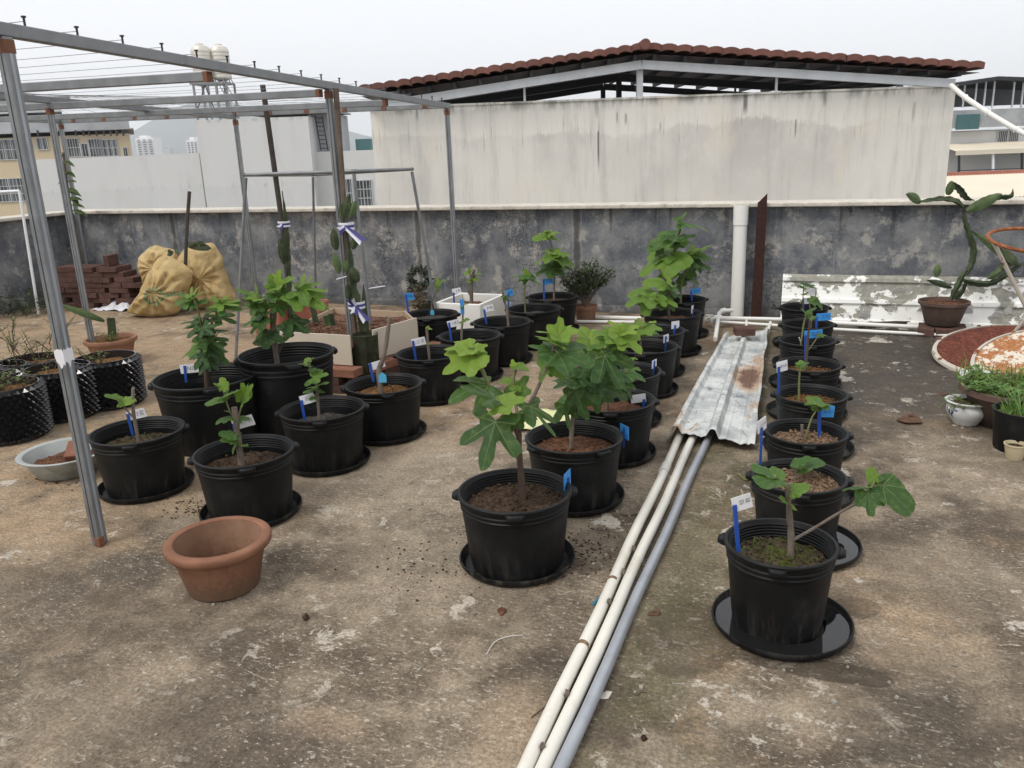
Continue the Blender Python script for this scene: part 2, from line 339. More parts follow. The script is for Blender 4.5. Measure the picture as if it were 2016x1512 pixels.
def mat_tin():
    t = NT('weathered_tin'); x, y, z = t.xyz()
    m = t.noise(5, 7, .65); r = t.noise(3.2, 8, .72, t.mapv((1.6, .55, 1)))
    c = t.mix((.34, .36, .36), (.62, .63, .61), t.ramp(m, .35, .62))
    c = t.mix(c, (.40, .24, .11), t.math('MULTIPLY', t.ramp(r, .545, .62), .75)); c = t.mix(c, (.15, .06, .03), t.math('MULTIPLY', t.ramp(r, .645, .70), .9))
    dx = t.math('SUBTRACT', x, TIN_RUST[0]); dy = t.math('SUBTRACT', y, TIN_RUST[1])
    rr = t.math('ADD', t.math('MULTIPLY', t.math('MULTIPLY', dx, dx), 130), t.math('MULTIPLY', t.math('MULTIPLY', dy, dy), 12))
    rr = t.math('ADD', rr, t.math('MULTIPLY', t.math('SUBTRACT', t.noise(9, 7, .7), .5), 2.6))
    c = t.mix(c, (.42, .24, .10), t.math('MULTIPLY', t.ramp(rr, 1.7, .7), .7)); c = t.mix(c, (.10, .035, .02), t.math('MULTIPLY', t.ramp(rr, .8, .2), .85))
    ck = t.vor(11, 'DISTANCE_TO_EDGE', t.mapv((1, .8, 1), vec=None)); ck = t.math('MULTIPLY', t.ramp(ck, .035, .012), t.ramp(t.noise(12, 6, .7), .50, .58))
    c = t.mix(c, (.10, .10, .095), t.math('MULTIPLY', ck, .85))
    t.bump(t.math('SUBTRACT', m, ck), .3, .006)
    return t.set(c, .55, .15, .4)
def mat_peel():
    t = NT('peeling_white_paint'); x, y, z = t.xyz()
    n = t.noise(5.2, 7, .6, t.mapv((1, 1, 1.4))); n2 = t.noise(17, 6, .65)
    k = t.math('ADD', n, t.math('MULTIPLY', t.math('SUBTRACT', n2, .5), .28))
    top = t.ramp(z, .22, .27)
    k = t.math('ADD', k, t.math('MULTIPLY', top, .065))
    p = t.ramp(k, .545, .555)
    c = t.mix((.84, .84, .80), t.mix((.25, .24, .20), (.34, .33, .28), t.ramp(n2, .4, .6)), p)
    ed = t.math('MULTIPLY', t.ramp(k, .520, .545), t.ramp(k, .568, .548)); c = t.mix(c, (.16, .15, .13), t.math('MULTIPLY', ed, .55))
    c = t.mix(c, (.15, .14, .12), t.math('MULTIPLY', t.ramp(t.noise(22, 6, .7), .63, .72), .6))
    t.bump(t.math('MULTIPLY', p, -1), .5, .006)
    return t.set(c, .5, 0, .4)
def mat_rust(name, a=(.20, .065, .03), b=(.36, .14, .06), paint=None, amt=.5):
    t = NT(name); n = t.noise(7, 8, .7); f = t.noise(45, 5, .7)
    c = t.mix(a, b, t.ramp(f, .35, .65)); c = t.mix(c, (.07, .025, .02), t.math('MULTIPLY', t.ramp(n, .52, .66), .7))
    if paint: c = t.mix(c, paint, t.ramp(t.math('ADD', n, t.math('MULTIPLY', f, .35)), amt+.18, amt+.24))
    t.bump(t.math('ADD', f, n), .5, .005)
    return t.set(c, .85, 0, .2)
def mat_terra(name, c0, c1, dirt):
    t = NT(name); x, y, z = t.xyz(); m = t.noise(5, 7, .65); f = t.noise(50, 5, .7); st = t.noise(1, 5, .6, t.mapv((3, 3, 22)))
    c = t.mix(c0, c1, t.ramp(m, .35, .65)); c = t.mix(c, dirt, t.math('MULTIPLY', t.ramp(t.math('ADD', t.math('MULTIPLY', z, 4.5), f), 1.05, .55), .8))
    c = t.mix(c, dirt, t.math('MULTIPLY', t.ramp(st, .55, .68), .35)); c = t.mix(c, (.09, .055, .035), t.math('MULTIPLY', t.ramp(f, .62, .72), .45))
    t.bump(t.math('ADD', f, st), .3, .004)
    return t.set(c, .72, 0, .3)
def mat_sack():
    t = NT('yellow_woven_sack'); m = t.noise(4, 7, .6)
    wv = t.noise(1, 3, .5, t.mapv((300, 300, 40))); c = t.mix((.44, .30, .12), (.62, .46, .22), t.ramp(m, .34, .62))
    c = t.mix(c, (.70, .55, .30), t.math('MULTIPLY', t.ramp(t.noise(11, 6, .7), .56, .7), .5)); c = t.mix(c, (.22, .13, .05), t.math('MULTIPLY', t.ramp(t.noise(7, 7, .7, t.mapv((1, 1, 1), loc=(4, 2, 7))), .56, .68), .6))
    t.bump(t.math('ADD', wv, t.math('MULTIPLY', t.noise(9, 6, .65, None, 1.5), 2.4)), .55, .02)
    return t.set(c, .55, 0, .35)
def mat_tile_pattern():
    t = NT('herringbone_tile'); b = t.n('ShaderNodeTexBrick'); t.l(t.mapv((9, 9, 9), rot=(pi/2, 0, .78)), b.inputs['Vector'])
    b.inputs['Color1'].default_value = (.45, .34, .24, 1); b.inputs['Color2'].default_value = (.50, .39, .28, 1); b.inputs['Mortar'].default_value = (.30, .22, .15, 1)
    b.inputs['Mortar Size'].default_value = .03
    return t.set(b.outputs[0], .5, 0, .4)
def mat_porcelain():
    t = NT('blue_white_porcelain'); x, y, z = t.xyz()
    n = t.noise(1, 5, .6, t.mapv((26, 26, 18)), 1.2); sel = t.ramp(t.noise(7.5, 3, .5, t.mapv((1, 1, 1), loc=(.35, .1, .2))), .50, .56)
    k = t.math('MULTIPLY', t.math('MULTIPLY', t.ramp(n, .50, .55), sel), t.math('MULTIPLY', t.ramp(z, .025, .035), t.ramp(z, .098, .09)))
    c = t.mix((.62, .63, .61), (.03, .05, .24), k); c = t.mix(c, (.25, .19, .12), t.math('MULTIPLY', t.ramp(t.math('ADD', z, t.math('MULTIPLY', t.noise(20, 4, .6), .03)), .032, .012), .6))
    return t.set(c, .2, 0, .5)
def mat_glasswin():
    t = NT('window_glass'); return t.set(t.mix((.05, .055, .06), (.13, .14, .15), t.ramp(t.noise(1.2, 3, .5), .4, .6)), .12, 0, .6)
STAINS = [(G(px, py).x, G(px, py).y, rx, ry, d) for px, py, rx, ry, d in ((1610, 1318, .21, .055, .85), (1350, 1250, .16, .22, .55), (1690, 1195, .07, .07, .5), (1170, 1080, .12, .2, .5), (1760, 1050, .14, .12, .4), (1090, 1290, .08, .05, .45))]
_T, _D2, _C = (.36, .268, .172), (.115, .096, .075), (.40, .345, .27)
DUST = [(G(px, py).x, G(px, py).y, rx, ry, cc, am) for px, py, rx, ry, cc, am in ((780, 930, .50, .55, _C, .75), (860, 1090, .42, .30, _C, .6), (330, 690, 1.2, .55, _T, .8), (560, 1000, .22, .35, _T, .35), (110, 925, .36, .14, _T, .75), (110, 1045, .55, .09, _T, .6), (60, 790, .8, .35, _D2, .6),
    (130, 1190, .75, .33, _D2, .75), (260, 1400, .55, .22, _D2, .65), (480, 1480, .4, .12, _D2, .5), (640, 1425, .17, .06, (.44, .34, .24), .5), (1010, 1440, .11, .20, (.38, .29, .20), .6), (880, 1180, .5, .16, _C, .4), (1770, 1085, .28, .16, _D2, .7), (1880, 1350, .5, .2, _D2, .5), (1900, 1130, .3, .3, _C, .45), (1500, 1400, .3, .12, _C, .35), (1320, 1180, .12, .5, (.13, .12, .07), .6), (1150, 1380, .12, .12, _D2, .6), (1950, 900, .5, .3, _C, .4), (1250, 740, .15, 1.2, (.33, .24, .15), .6))]
TIN_RUST = (-.36, 5.15)
MT['floor'] = mat_floor(); MT['parapet'] = mat_parapet(); MT['galv'] = mat_galv(); MT['leaf'] = mat_leaf(); MT['pot'] = mat_black_pot()
MT['coping'] = simple('terrazzo_coping', (.55, .51, .44), .7, 0, .18, 30, .3, .3, (.32, .29, .25))
MT['soil'] = mat_soil('dark_soil', (.028, .018, .012), (.115, .075, .05))
MT['soil_moss'] = mat_soil('mossy_soil', (.035, .025, .016), (.12, .09, .06), (.085, .095, .025))
MT['soil_peat'] = mat_soil('orange_peat', (.07, .035, .014), (.27, .14, .055))
MT['soil_grit'] = mat_soil('gritty_mix', (.07, .045, .028), (.36, .24, .155))
MT['soil_grey'] = mat_soil('dry_grey_soil', (.03, .028, .025), (.10, .092, .08))
MT['soil_red'] = mat_soil('red_soil', (.07, .03, .018), (.20, .10, .06))
MT['mulch'] = mat_soil('bark_mulch', (.06, .03, .02), (.26, .14, .09))
MT['bark'] = simple('fig_bark', (.155, .125, .10), .85, 0, .35, 40, .6)
MT['bark_brown'] = simple('fig_bark_brown', (.085, .055, .038), .8, 0, .3, 40, .5)
MT['shoot'] = simple('green_shoot', (.16, .17, .065), .6, 0, .3, 20, .2)
MT['pvc'] = simple('white_pvc', (.70, .675, .60), .38, 0, .08, 6, .05, .5, (.50, .42, .30))
MT['pvc_clean'] = simple('clean_white_pvc', (.78, .77, .73), .35, 0, .05, 5, .05, .5)
MT['pipe_grey'] = simple('grey_pipe', (.36, .38, .41), .4, .3, .15, 9, .1, .5)
MT['tin'] = mat_tin(); MT['peel'] = mat_peel(); MT['rust'] = mat_rust('rusty_steel'); MT['rust_dark'] = mat_rust('dark_rusty_steel', (.032, .016, .014), (.06, .026, .02))
MT['rust_disc'] = mat_rust('rusted_disc', (.075, .02, .014), (.19, .065, .04)); MT['rust_pale'] = mat_rust('rusted_pale_disc', (.30, .11, .04), (.40, .20, .09), (.62, .57, .47), .50)
MT['primer'] = simple('orange_primer', (.18, .080, .048), .8, 0, .3, 25, .2)
MT['rustwhite'] = mat_rust('rust_spotted_white_paint', (.20, .08, .04), (.30, .14, .08), (.50, .46, .39), .38)
MT['terra'] = mat_terra('terracotta', (.17, .075, .042), (.25, .12, .07), (.10, .068, .042))
MT['terra_in'] = mat_terra('terracotta_inside', (.19, .105, .063), (.26, .155, .098), (.14, .062, .035))
MT['clay'] = mat_terra('brown_clay', (.085, .055, .042), (.14, .09, .068), (.06, .045, .036))
MT['terra2'] = mat_terra('worn_terracotta', (.25, .12, .075), (.31, .16, .10), (.16, .11, .08))
MT['pink'] = simple('brick_red_plastic', (.36, .135, .095), .5, 0, .15, 8, .1)
MT['brick'] = simple('brick', (.098, .054, .045), .9, 0, .4, 18, .6, .15, (.09, .055, .045))
MT['brick_o'] = simple('orange_brick', (.24, .112, .075), .9, 0, .3, 18, .6, .15, (.22, .13, .09))
MT['sack'] = mat_sack(); MT['white_sack'] = simple('white_plastic_sheet', (.66, .66, .70), .5, 0, .12, 9, .4)
MT['cloth'] = simple('ribbon_white', (.70, .70, .76), .6, 0, .1, 9, .1); MT['ribbon'] = simple('ribbon_blue', (.055, .05, .20), .5, 0, .2, 9, .1)
MT['cactus'] = simple('cactus_skin', (.050, .070, .034), .7, 0, .5, 22, .5, .25, (.15, .14, .085)); MT['cactus_l'] = simple('young_cactus_skin', (.085, .125, .050), .65, 0, .4, 18, .35, .25)
MT['cactus_e'] = simple('cactus_ridge', (.20, .18, .11), .7, 0, .3, 20, .2)
MT['wood'] = simple('grey_wood', (.135, .105, .08), .9, 0, .35, 14, .5); MT['wood_d'] = simple('dark_wood', (.06, .05, .042), .9, 0, .35, 14, .5)
MT['foam'] = simple('white_foam', (.78, .77, .73), .7, 0, .05, 20, .2, .3); MT['tile'] = simple('cream_tile', (.58, .51, .41), .35, 0, .06, 3, .04, .5, (.50, .43, .34)); MT['tile_p'] = mat_tile_pattern()
MT['moss'] = simple('mossy_black_pot', (.030, .032, .020), .9, 0, .4, 20, .6, .2, (.075, .075, .025))
MT['card'] = simple('white_card', (.74, .73, .76), .45, 0, .03, 4, .02); MT['card_b'] = simple('blue_card', (.045, .27, .66), .4, 0, .08, 4, .02); MT['stake'] = simple('blue_stake', (.018, .075, .34), .45, 0, .15, 8, .05)
MT['cyan'] = simple('pale_blue_tag', (.10, .42, .66), .4, 0, .1, 8, .05); MT['ink'] = simple('black_ink', (.02, .02, .03), .6, 0, .1, 5, 0); MT['inkb'] = simple('blue_ink', (.015, .05, .22), .6, 0, .1, 5, 0)
MT['green_ink'] = simple('green_print', (.10, .28, .16), .6, 0, .4, 30, .2); MT['porc'] = mat_porcelain(); MT['porc_w'] = simple('white_glaze', (.66, .66, .63), .2, 0, .05, 6, .02, .5)
MT['enamel'] = simple('grey_basin', (.36, .385, .37), .4, .2, .2, 8, .1, .5, (.22, .21, .18)); MT['creampot'] = simple('cream_cup', (.58, .49, .32), .45, 0, .12, 8, .1)
MT['water'] = NT('saucer_water').set((.012, .012, .012), .03, 0, .5)
MT['dragon'] = mat_small_leaf('grass_green', (.10, .19, .035), (.20, .30, .06)); MT['jade'] = mat_small_leaf('jade_leaf', (.035, .065, .028), (.12, .16, .075), .4)
MT['berry'] = mat_small_leaf('blueberry_leaf', (.09, .14, .04), (.20, .26, .08)); MT['berry_d'] = mat_small_leaf('dark_weed', (.035, .07, .028), (.08, .12, .045)); MT['weed'] = mat_small_leaf('bright_weed', (.09, .20, .045), (.18, .30, .08))
MT['moringa'] = mat_small_leaf('creeper_leaf', (.045, .075, .025), (.11, .16, .04)); MT['spine'] = simple('cactus_arms', (.04, .055, .035), .6, 0, .5, 60, .4, .3, (.17, .17, .12)); MT['spine_dry'] = simple('dry_cactus', (.15, .12, .085), .9, 0, .4, 60, .4)
MT['orange'] = simple('orange_peel', (.55, .13, .03), .5, 0, .2, 14, .2); MT['deadleaf'] = simple('dead_leaf', (.12, .065, .04), .9, 0, .4, 25, .5); MT['yellowcloth'] = simple('yellow_sheet', (.66, .66, .36), .7, 0, .1, 9, .2, .3, (.62, .42, .28))
MT['plastic'] = simple('cloudy_plastic', (.42, .40, .35), .3, 0, .1, 8, .05, .5); MT['twine'] = simple('blue_twine', (.04, .20, .30), .7, 0, .2, 20, .1); MT['stone'] = simple('grey_chip', (.26, .24, .20), .9, 0, .4, 20, .5); MT['stone_w'] = simple('pale_chip', (.5, .47, .42), .9, 0, .2, 20, .4)
MT['teal'] = simple('teal_panel', (.055, .13, .135), .6, 0, .1, 4, .05); MT['steel_w'] = simple('white_steel', (.80, .83, .85), .5, .0, .12, 4, .05); MT['steel_d'] = simple('dark_steel', (.035, .037, .042), .6, .2, .2, 6, .1)
MT['rooftile'] = simple('red_roof_tile', (.165, .068, .05), .7, 0, .3, 5, .2); MT['rooftile_shade'] = simple('tile_underside_shade', (.07, .045, .04), .8, 0, .3, 5, .2)  # second tone: shade under the roof put into a darker brown
MT['glass'] = mat_glasswin(); MT['beige'] = simple('beige_tile_wall', (.56, .46, .31), .6, 0, .06, .6, .05, .4); MT['grey_c'] = simple('grey_concrete', (.36, .37, .38), .85, 0, .2, .8, .2, .2, (.26, .27, .28))
MT['frame'] = simple('window_bars', (.50, .51, .51), .5, .2, .1, 4, .02); MT['white_far'] = simple('white_tower_wall', (.72, .72, .73), .7, 0, .05, .1, .02); MT['tank'] = simple('steel_tank', (.62, .585, .52), .4, .25, .12, 3, .05)
MT['cream_tin'] = simple('cream_sheet_roof', (.66, .60, .48), .5, 0, .06, 1, .05); MT['white_wall'] = simple('white_wall', (.60, .595, .58), .8, 0, .1, .5, .05, .2); MT['hill'] = simple('hill_forest', (.045, .07, .07), .9, 0, .3, .01, 0)
MT['city'] = simple('city_ground', (.22, .21, .19), .9, 0, .3, .02, 0)
# ================================================================ SETTING
ZG = -12.0
g = MB().grid(lambda u, v: ((u-.5)*16000, (v-.5)*16000, ZG), 8, 8).build('ground', MT['city']); tag(g, kind='structure')
XL, YB, XR, HP = -8.05, 7.35, 5.0, 0.93
fl = MB().grid(lambda u, v: (XL-.2+u*(XR-XL+.4), -5+v*(YB+5.2), 0), 60, 60)
fl.box(((XL+XR)/2, (YB-5)/2+.1, -.11), (XR-XL+.4, YB+5.2, .2))
tag(fl.build('terrace_floor', MT['floor']), kind='structure')
tag(MB().box(((XL+XR)/2, (YB-5)/2+.1, (ZG-.22)/2), (XR-XL+.2, YB+5.0, -ZG-.22)).build('building_under_terrace', MT['grey_c']), kind='structure')
# parapets
def parapet(name, label, a, b, th, out):
    a, b = V(a), V(b); mid = (a+b)/2; d = (b-a).normalized(); n = V(out); L = (b-a).length
    t = thing(name, label, 'wall', (mid.x, mid.y, 0), math.atan2(d.y, d.x)); nl = Matrix.Rotation(-math.atan2(d.y, d.x), 3, 'Z') @ n
    wall = MB().grid(lambda u, v: (-L/2+u*L, 0, v*HP), 40, 6)
    wall.box((0, nl.y*th/2+nl.y*.004, HP/2), (L, th, HP-.002)); wall.build('wall_body', MT['parapet'], t)
    cp = MB().box((0, nl.y*(th/2-.03), HP+.0185), (L+.03, th+.10, .035)); cp.build('coping', MT['coping'], t, bevel=.008)
    sk = MB().add([(-L/2, 0, .06), (-L/2, -nl.y*.07, 0), (L/2, -nl.y*.07, 0), (L/2, 0, .06)], [(0, 1, 2, 3)]); sk.build('skirting', MT['parapet'], t)
    return t
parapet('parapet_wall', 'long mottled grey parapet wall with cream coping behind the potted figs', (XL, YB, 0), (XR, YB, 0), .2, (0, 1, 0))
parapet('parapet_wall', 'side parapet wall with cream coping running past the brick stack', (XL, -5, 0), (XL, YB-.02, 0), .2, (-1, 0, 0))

class Far:
    def __init__(s, name, label, cat, px, d, z0=ZG, group=None):
        p = K(px, 300, d); s.u0 = p.dot(UV_); s.d0 = d; s.z0 = z0
        s.r = thing(name, label, cat, UV_*s.u0+HV*d+V((0, 0, z0)), ANG, group)
    def q(s, px, py, d=None):
        d = d or s.d0; p = K(px, py, d); return V((p.dot(UV_)-s.u0, d-s.d0, p.z-s.z0))
    def block(s, name, mat, x0, x1, ytop, ybot=None, d=None, thick=5.0, parent=None, skew=False):
        a = s.q(x0, ytop, d); b = s.q(x1, ytop, d); zb = 0 if ybot is None else s.q(x0, ybot, d).z
        zt = (s.q((x0+x1)/2, ytop, d)).z
        m = MB().box(((a.x+b.x)/2, a.y+thick/2, (zt+zb)/2), (b.x-a.x, thick, zt-zb))
        if skew:                                           # a splayed plan: the far corner stands further along the street
            k = (b.x+s.u0)*(1+thick/(d or s.d0))-s.u0-b.x
            for i in (3, 7): m.v[i].x += k
        return m.build(name, mat, parent or s.r)
    def window(s, x0, x1, y0, y1, nx=2, ny=2, d=None, bars=0, gl='glass', fr='frame', ft=.05):
        d = d or s.d0; a = s.q(x0, y1, d); b = s.q(x1, y0, d)
        W_, H_ = b.x-a.x, b.z-a.z; cx, cz = (a.x+b.x)/2, (a.z+b.z)/2; y = a.y
        m = MB(); m.box((cx, y-.03, a.z), (W_+ft, .09, ft)); m.box((cx, y-.03, b.z), (W_+ft, .09, ft))
        for i in range(nx+1): m.box((a.x+W_*i/nx, y-.03, cz), (ft*.9, .08, H_))
        for j in range(1, ny): m.box((cx, y-.03, a.z+H_*j/ny), (W_, .07, ft*.8))
        w_ = m.build('window', MT[fr], s.r)
        MB().box((cx, y-.008, cz), (W_, .02, H_)).build('pane', MT[gl], w_)
        if bars:
            m = MB()
            for i in range(bars): m.box((a.x+W_*(i+.5)/bars, y-.085, cz), (.022, .022, H_))
            m.build('window_bars', MT[fr], w_)
        return w_
# --- white stained neighbour with the tiled canopy
DW = 13.0
Bw = Far('white_building', 'pale stained plaster building wall under a red tiled canopy roof', 'building', 1300, DW)
a = Bw.q(728, 212); b = Bw.q(1882, 173); zt = (a.z+b.z)/2
MT['stain'] = mat_stained('stained_white_plaster', (.80, .765, .695), (.50, .475, .44), zt, drips=[(Bw.q(px, y0).x, Bw.q(px, y0).z, Bw.q(px, y1).z, wd, am) for px, y0, y1, wd, am in ((1178, 262, 350, .022, .85), (1468, 190, 232, .05, .8), (1567, 240, 280, .018, .75), (1625, 186, 215, .045, .5), (820, 210, 245, .03, .5), (1232, 228, 250, .03, .55), (1215, 226, 246, .02, .5), (1175, 200, 240, .05, .35), (1300, 246, 262, .02, .4), (1800, 205, 250, .04, .35))])
MB().grid(lambda u, v: (a.x+u*(b.x-a.x), 0, v*zt), 8, 8).box(((a.x+b.x)/2, .11, zt/2), (b.x-a.x-.004, .2, zt-.002)).build('wall', MT['stain'], Bw.r)
MB().box(((a.x+b.x)/2, .1, zt+.012), (b.x-a.x+.05, .26, .028)).build('wall_cap', MT['stain'], Bw.r)
MB().box(((a.x+b.x)/2, 4.6, zt/2-.9), (b.x-a.x-.02, 8.7, zt-1.8)).build('building_body', MT['white_wall'], Bw.r)
for x in (a.x+.1, b.x-.1): MB().box((x, 4.6, zt/2-.3), (.2, 8.7, zt-.6)).build('side_wall', MT['stain'], Bw.r)
Cn = Far('canopy_roof', 'red tiled gable canopy on steel frame above the white wall', 'roof', 1266, DW, zt+ZG)
eL, eR, rg = Cn.q(715, 181), Cn.q(1914, 128), Cn.q(1263, 95)
eL.z = eR.z = (eL.z+eR.z)/2
CL = 5.0
tile_cache = {}
for sgn, e in ((-1, eL), (1, eR)):
    n = 22
    sl = e-rg; st = sl/n; stl = st.length; dirn = st/stl; nrm = V((-dirn.z*1, 0, dirn.x)) if dirn.x > 0 else V((dirn.z, 0, -dirn.x))
    for i in range(n):
        key = sgn
        if key not in tile_cache:
            m = MB(); prof = []
            for k in range(7):
                f = k/6; prof.append(dirn*(f*stl*1.06)+nrm*(.018+.040*sin(f*pi*.80)-.012*f))
            low = [p-nrm*.085 for p in prof]
            ring = prof+low[::-1]
            vs = []; nseg = 1
            for yy in (-.32, CL): vs += [V((p.x, yy, p.z)) for p in ring]
            R = len(ring); fs = [(k, (k+1) % R, R+(k+1) % R, R+k) for k in range(R)]+[tuple(range(R)), tuple(range(R, 2*R))[::-1]]
            m.add(vs, fs); tile_cache[key] = m.mesh('roof_tile_course', MT['rooftile'], True)
        o = ob('roof_tile_course', tile_cache[key], Cn.r); o.location = V((rg.x, 0, rg.z))+st*i+nrm*(.002*(i % 2))
    MB().add([V((rg.x, -.25, rg.z-.10)), V((e.x, -.25, e.z-.10)), V((e.x, CL-.05, e.z-.10)), V((rg.x, CL-.05, rg.z-.10))], [(0, 1, 2, 3)]).build('shaded_tile_underside', MT['rooftile_shade'], Cn.r)  # sheet coloured dark for the shade beneath the tiles
    for i in range(11):                                      # purlins
        f = (i+.35)/11; p = rg.lerp(e, f)
        MB().box((p.x, CL/2-.13, p.z-.13), (.045, CL+.2, .07)).build('purlin', MT['steel_d'], Cn.r)
    for j, dd in enumerate((0.0, 2.4, 4.8)):                  # rafters
        p0 = V((rg.x+sgn*.004, dd, rg.z-.225)); p1 = V((e.x-sgn*.25, dd, e.z-.225))
        MB().bar(p0, p1, .10, .12).build('rafter', MT['steel_w' if j == 0 else 'steel_d'], Cn.r)
    for j, dd in enumerate((0.1, 2.4, 4.8)):
        for f, th in ((.42, .04), (.80, .10)):
            p = rg.lerp(e, f); MB().box((p.x, dd+.06, (p.z-.27)/2-.2), (th*.8, th*.8, p.z-.25+.4)).build('post', MT['steel_w' if j == 0 else 'steel_d'], Cn.r)
for j, dd in enumerate((0.1, 2.4, 4.8)):
    MB().box((rg.x, dd+.07, (rg.z-.26)/2-.2), (.09, .09, rg.z-.26+.4)).build('post', MT['steel_w' if j == 0 else 'steel_d'], Cn.r)
    if j: MB().bar((eL.x+1.2, dd, eL.z-.28), (eR.x-1.2, dd, eR.z-.28), .07, .09).build('tie_beam', MT['steel_d'], Cn.r)
MB().tube([(rg.x, -.36, rg.z+.02), (rg.x, CL, rg.z+.02)], .075, 12).build('ridge_tile', MT['rooftile'], Cn.r, smooth=True)
# white hose running off the wall end
hp = [K(1872, 168, 12.7), K(1900, 192, 12.4), K(1945, 222, 12), K(2000, 255, 11.6), K(2080, 292, 11.2)]
h = thing('white_conduit', 'white plastic conduit sloping down from the end of the stained wall', 'pipe', hp[0])
MB().tube([p-hp[0] for p in hp], .035, 10).build('conduit', MT['pvc_clean'], h, smooth=True)
for f in (1, 2, 3): MB().tube([hp[f]-hp[0]-V((.03, 0, 0)), hp[f]-hp[0]+V((.03, 0, 0))], .043, 10).build('clip', MT['pvc_clean'], h)
# --- grey rendered building on the left
DG = 42.0
Bg = Far('grey_building', 'plain pale grey rendered building with a taller block and roof ladder', 'building', 400, DG)
MT['stain_g'] = mat_stained('pale_grey_render', (.60, .60, .59), (.50, .505, .50), K(500, 235, DG).z-ZG, .5, .3, 3.0)
Bg.block('low_wall', MT['stain_g'], 66, 392, 308, thick=8); Bg.block('high_block', MT['stain_g'], 384, 606, 233, d=DG-.4, thick=6)
Bg.block('stair_shaft', MT['grey_c'], 606, 655, 224, d=DG+1.2, thick=4); Bg.block('side_block', MT['white_wall'], 600, 760, 297, d=DG+.4, thick=4)
Bg.block('roof_slab', MT['grey_c'], 470, 655, 219, 226, d=DG+.1, thick=5)
m = MB(); l0, l1 = Bg.q(620, 228, DG+.9), Bg.q(632, 296, DG+.7); k = Bg.q(634, 228, DG+.9)-l0
m.tube([l0, l1], .03, 6).tube([l0+k, l1+k], .03, 6)
for i in range(8): p = l0.lerp(l1, (i+.5)/8); m.tube([p, p+k], .022, 6)
m.build('ladder', MT['steel_d'], Bg.r)
p0 = Bg.q(609, 226, DG+1.0); p1 = Bg.q(612, 296, DG+1.0); MB().tube([p0, p1], .06, 8).build('drainpipe', MT['white_wall'], Bg.r)
Bg.window(703, 731, 354, 408, 2, 3, d=DG+.4, bars=5); Bg.window(672, 692, 352, 408, 2, 2, d=DG+.4, bars=4)
# --- beige building, further left
DB = 55.0
Bb = Far('beige_building', 'beige tiled apartment building with barred windows and grey roof parapet', 'building', 100, DB)
Bb.block('wall', MT['beige'], -260, 256, 272, thick=12, skew=True); Bb.block('roof_parapet', MT['grey_c'], -255, 252, 230, 274, d=DB+.1, thick=10, skew=True); Bb.block('cornice', MT['grey_c'], -265, 264, 262, 274, d=DB-.5, thick=12, skew=True)
Bb.block('penthouse', MT['white_wall'], -200, 118, 200, 232, d=DB+3, thick=6, skew=True); Bb.block('penthouse_slab', MT['grey_c'], -210, 138, 195, 203, d=DB+2.6, thick=7, skew=True)
for x0, x1, y0, y1, nx, ny, bb in ((0, 34, 274, 315, 3, 2, 6), (75, 92, 271, 295, 2, 1, 4), (136, 155, 272, 309, 2, 2, 5), (163, 175, 282, 309, 1, 1, 3), (178, 199, 273, 309, 2, 2, 5), (205, 230, 274, 308, 3, 2, 6), (245, 251, 290, 308, 1, 1, 1), (-10, 50, 350, 398, 4, 3, 10), (-80, -30, 275, 318, 3, 2, 6)):
    Bb.window(x0, x1, y0, y1, nx, ny, bars=bb)
for x in (45, 75, 118, 150, 165, 176, 190, 205, 218, 230, 243): p = Bb.q(x, 262, DB-.55); MB().box((p.x, p.y-.03, p.z), (.1, .06, .35)).build('scupper', MT['steel_d'], Bb.r)
# --- small roof tank on the beige building
Tk = Far('roof_tank', 'pale water tank on the flat roof slab of the beige building', 'tank', 50, DB+4, K(50, 196, DB+4).z)
r = .62; MB().lathe([(0, .25), (r*.9, .25), (r, .4), (r, .95), (r*.9, 1.05), (r*.4, 1.2), (0, 1.22)], 20).build('tank_shell', MT['tank'], Tk.r, True)
for x in (-.4, .4): MB().box((x, 0, .125), (.1, 1.0, .25)).build('tank_foot', MT['steel_d'], Tk.r)
# --- twin water tanks on a tower
DT = 47.0
Tw = Far('water_tower', 'twin pale steel water tanks on a braced stand with ladder', 'water tower', 415, DT, K(415, 233, DG+3).z)
zz = lambda py: Tw.q(415, py).z
zb_, ztk0, ztk1 = zz(165), zz(155), zz(98)
for px, off in ((402, -.1), (433, .35)):
    c = Tw.q(px, 150); r = .50
    m = MB(); prof = [(.05, ztk0-.18), (r*.96, ztk0)]
    nb = 8
    for i in range(nb):
        z0 = ztk0+(ztk1-ztk0)*i/nb; z1 = ztk0+(ztk1-ztk0)*(i+1)/nb
        prof += [(r, z0+.02), (r*1.02, (z0+z1)/2), (r, z1-.02), (r*.985, z1)]
    prof += [(r*.85, ztk1+.14), (r*.4, ztk1+.24), (r*.38, ztk1+.30), (0, ztk1+.30)]
    m.lathe(prof, 28, (c.x, off, 0)); tk = m.build('tank', MT['tank'], Tw.r, True)
    for i in range(6): q = i*pi/3; MB().bar((c.x+cos(q)*.42, off+sin(q)*.42, ztk0+.02), (c.x+cos(q)*.55, off+sin(q)*.55, zb_+.04), .035, .035).build('stand_strut', MT['steel_d'], tk)
MB().box(((Tw.q(382, 165).x+Tw.q(452, 165).x)/2, .1, zb_), (Tw.q(452, 165).x-Tw.q(382, 165).x, 1.6, .10)).build('platform', MT['galv'], Tw.r)
for px in (388, 416, 432, 452):
    for dd in (-.6, .8):
        x = Tw.q(px, 165).x; MB().bar((x, dd, 0), (x, dd, zb_), .10, .10).build('leg', MT['galv'], Tw.r)
for a_, b_ in ((388, 416), (432, 416)): MB().bar((Tw.q(a_, 200).x, -.66, .1), (Tw.q(b_, 200).x, -.66, zb_-.1), .05, .05).build('brace', MT['steel_d'], Tw.r)
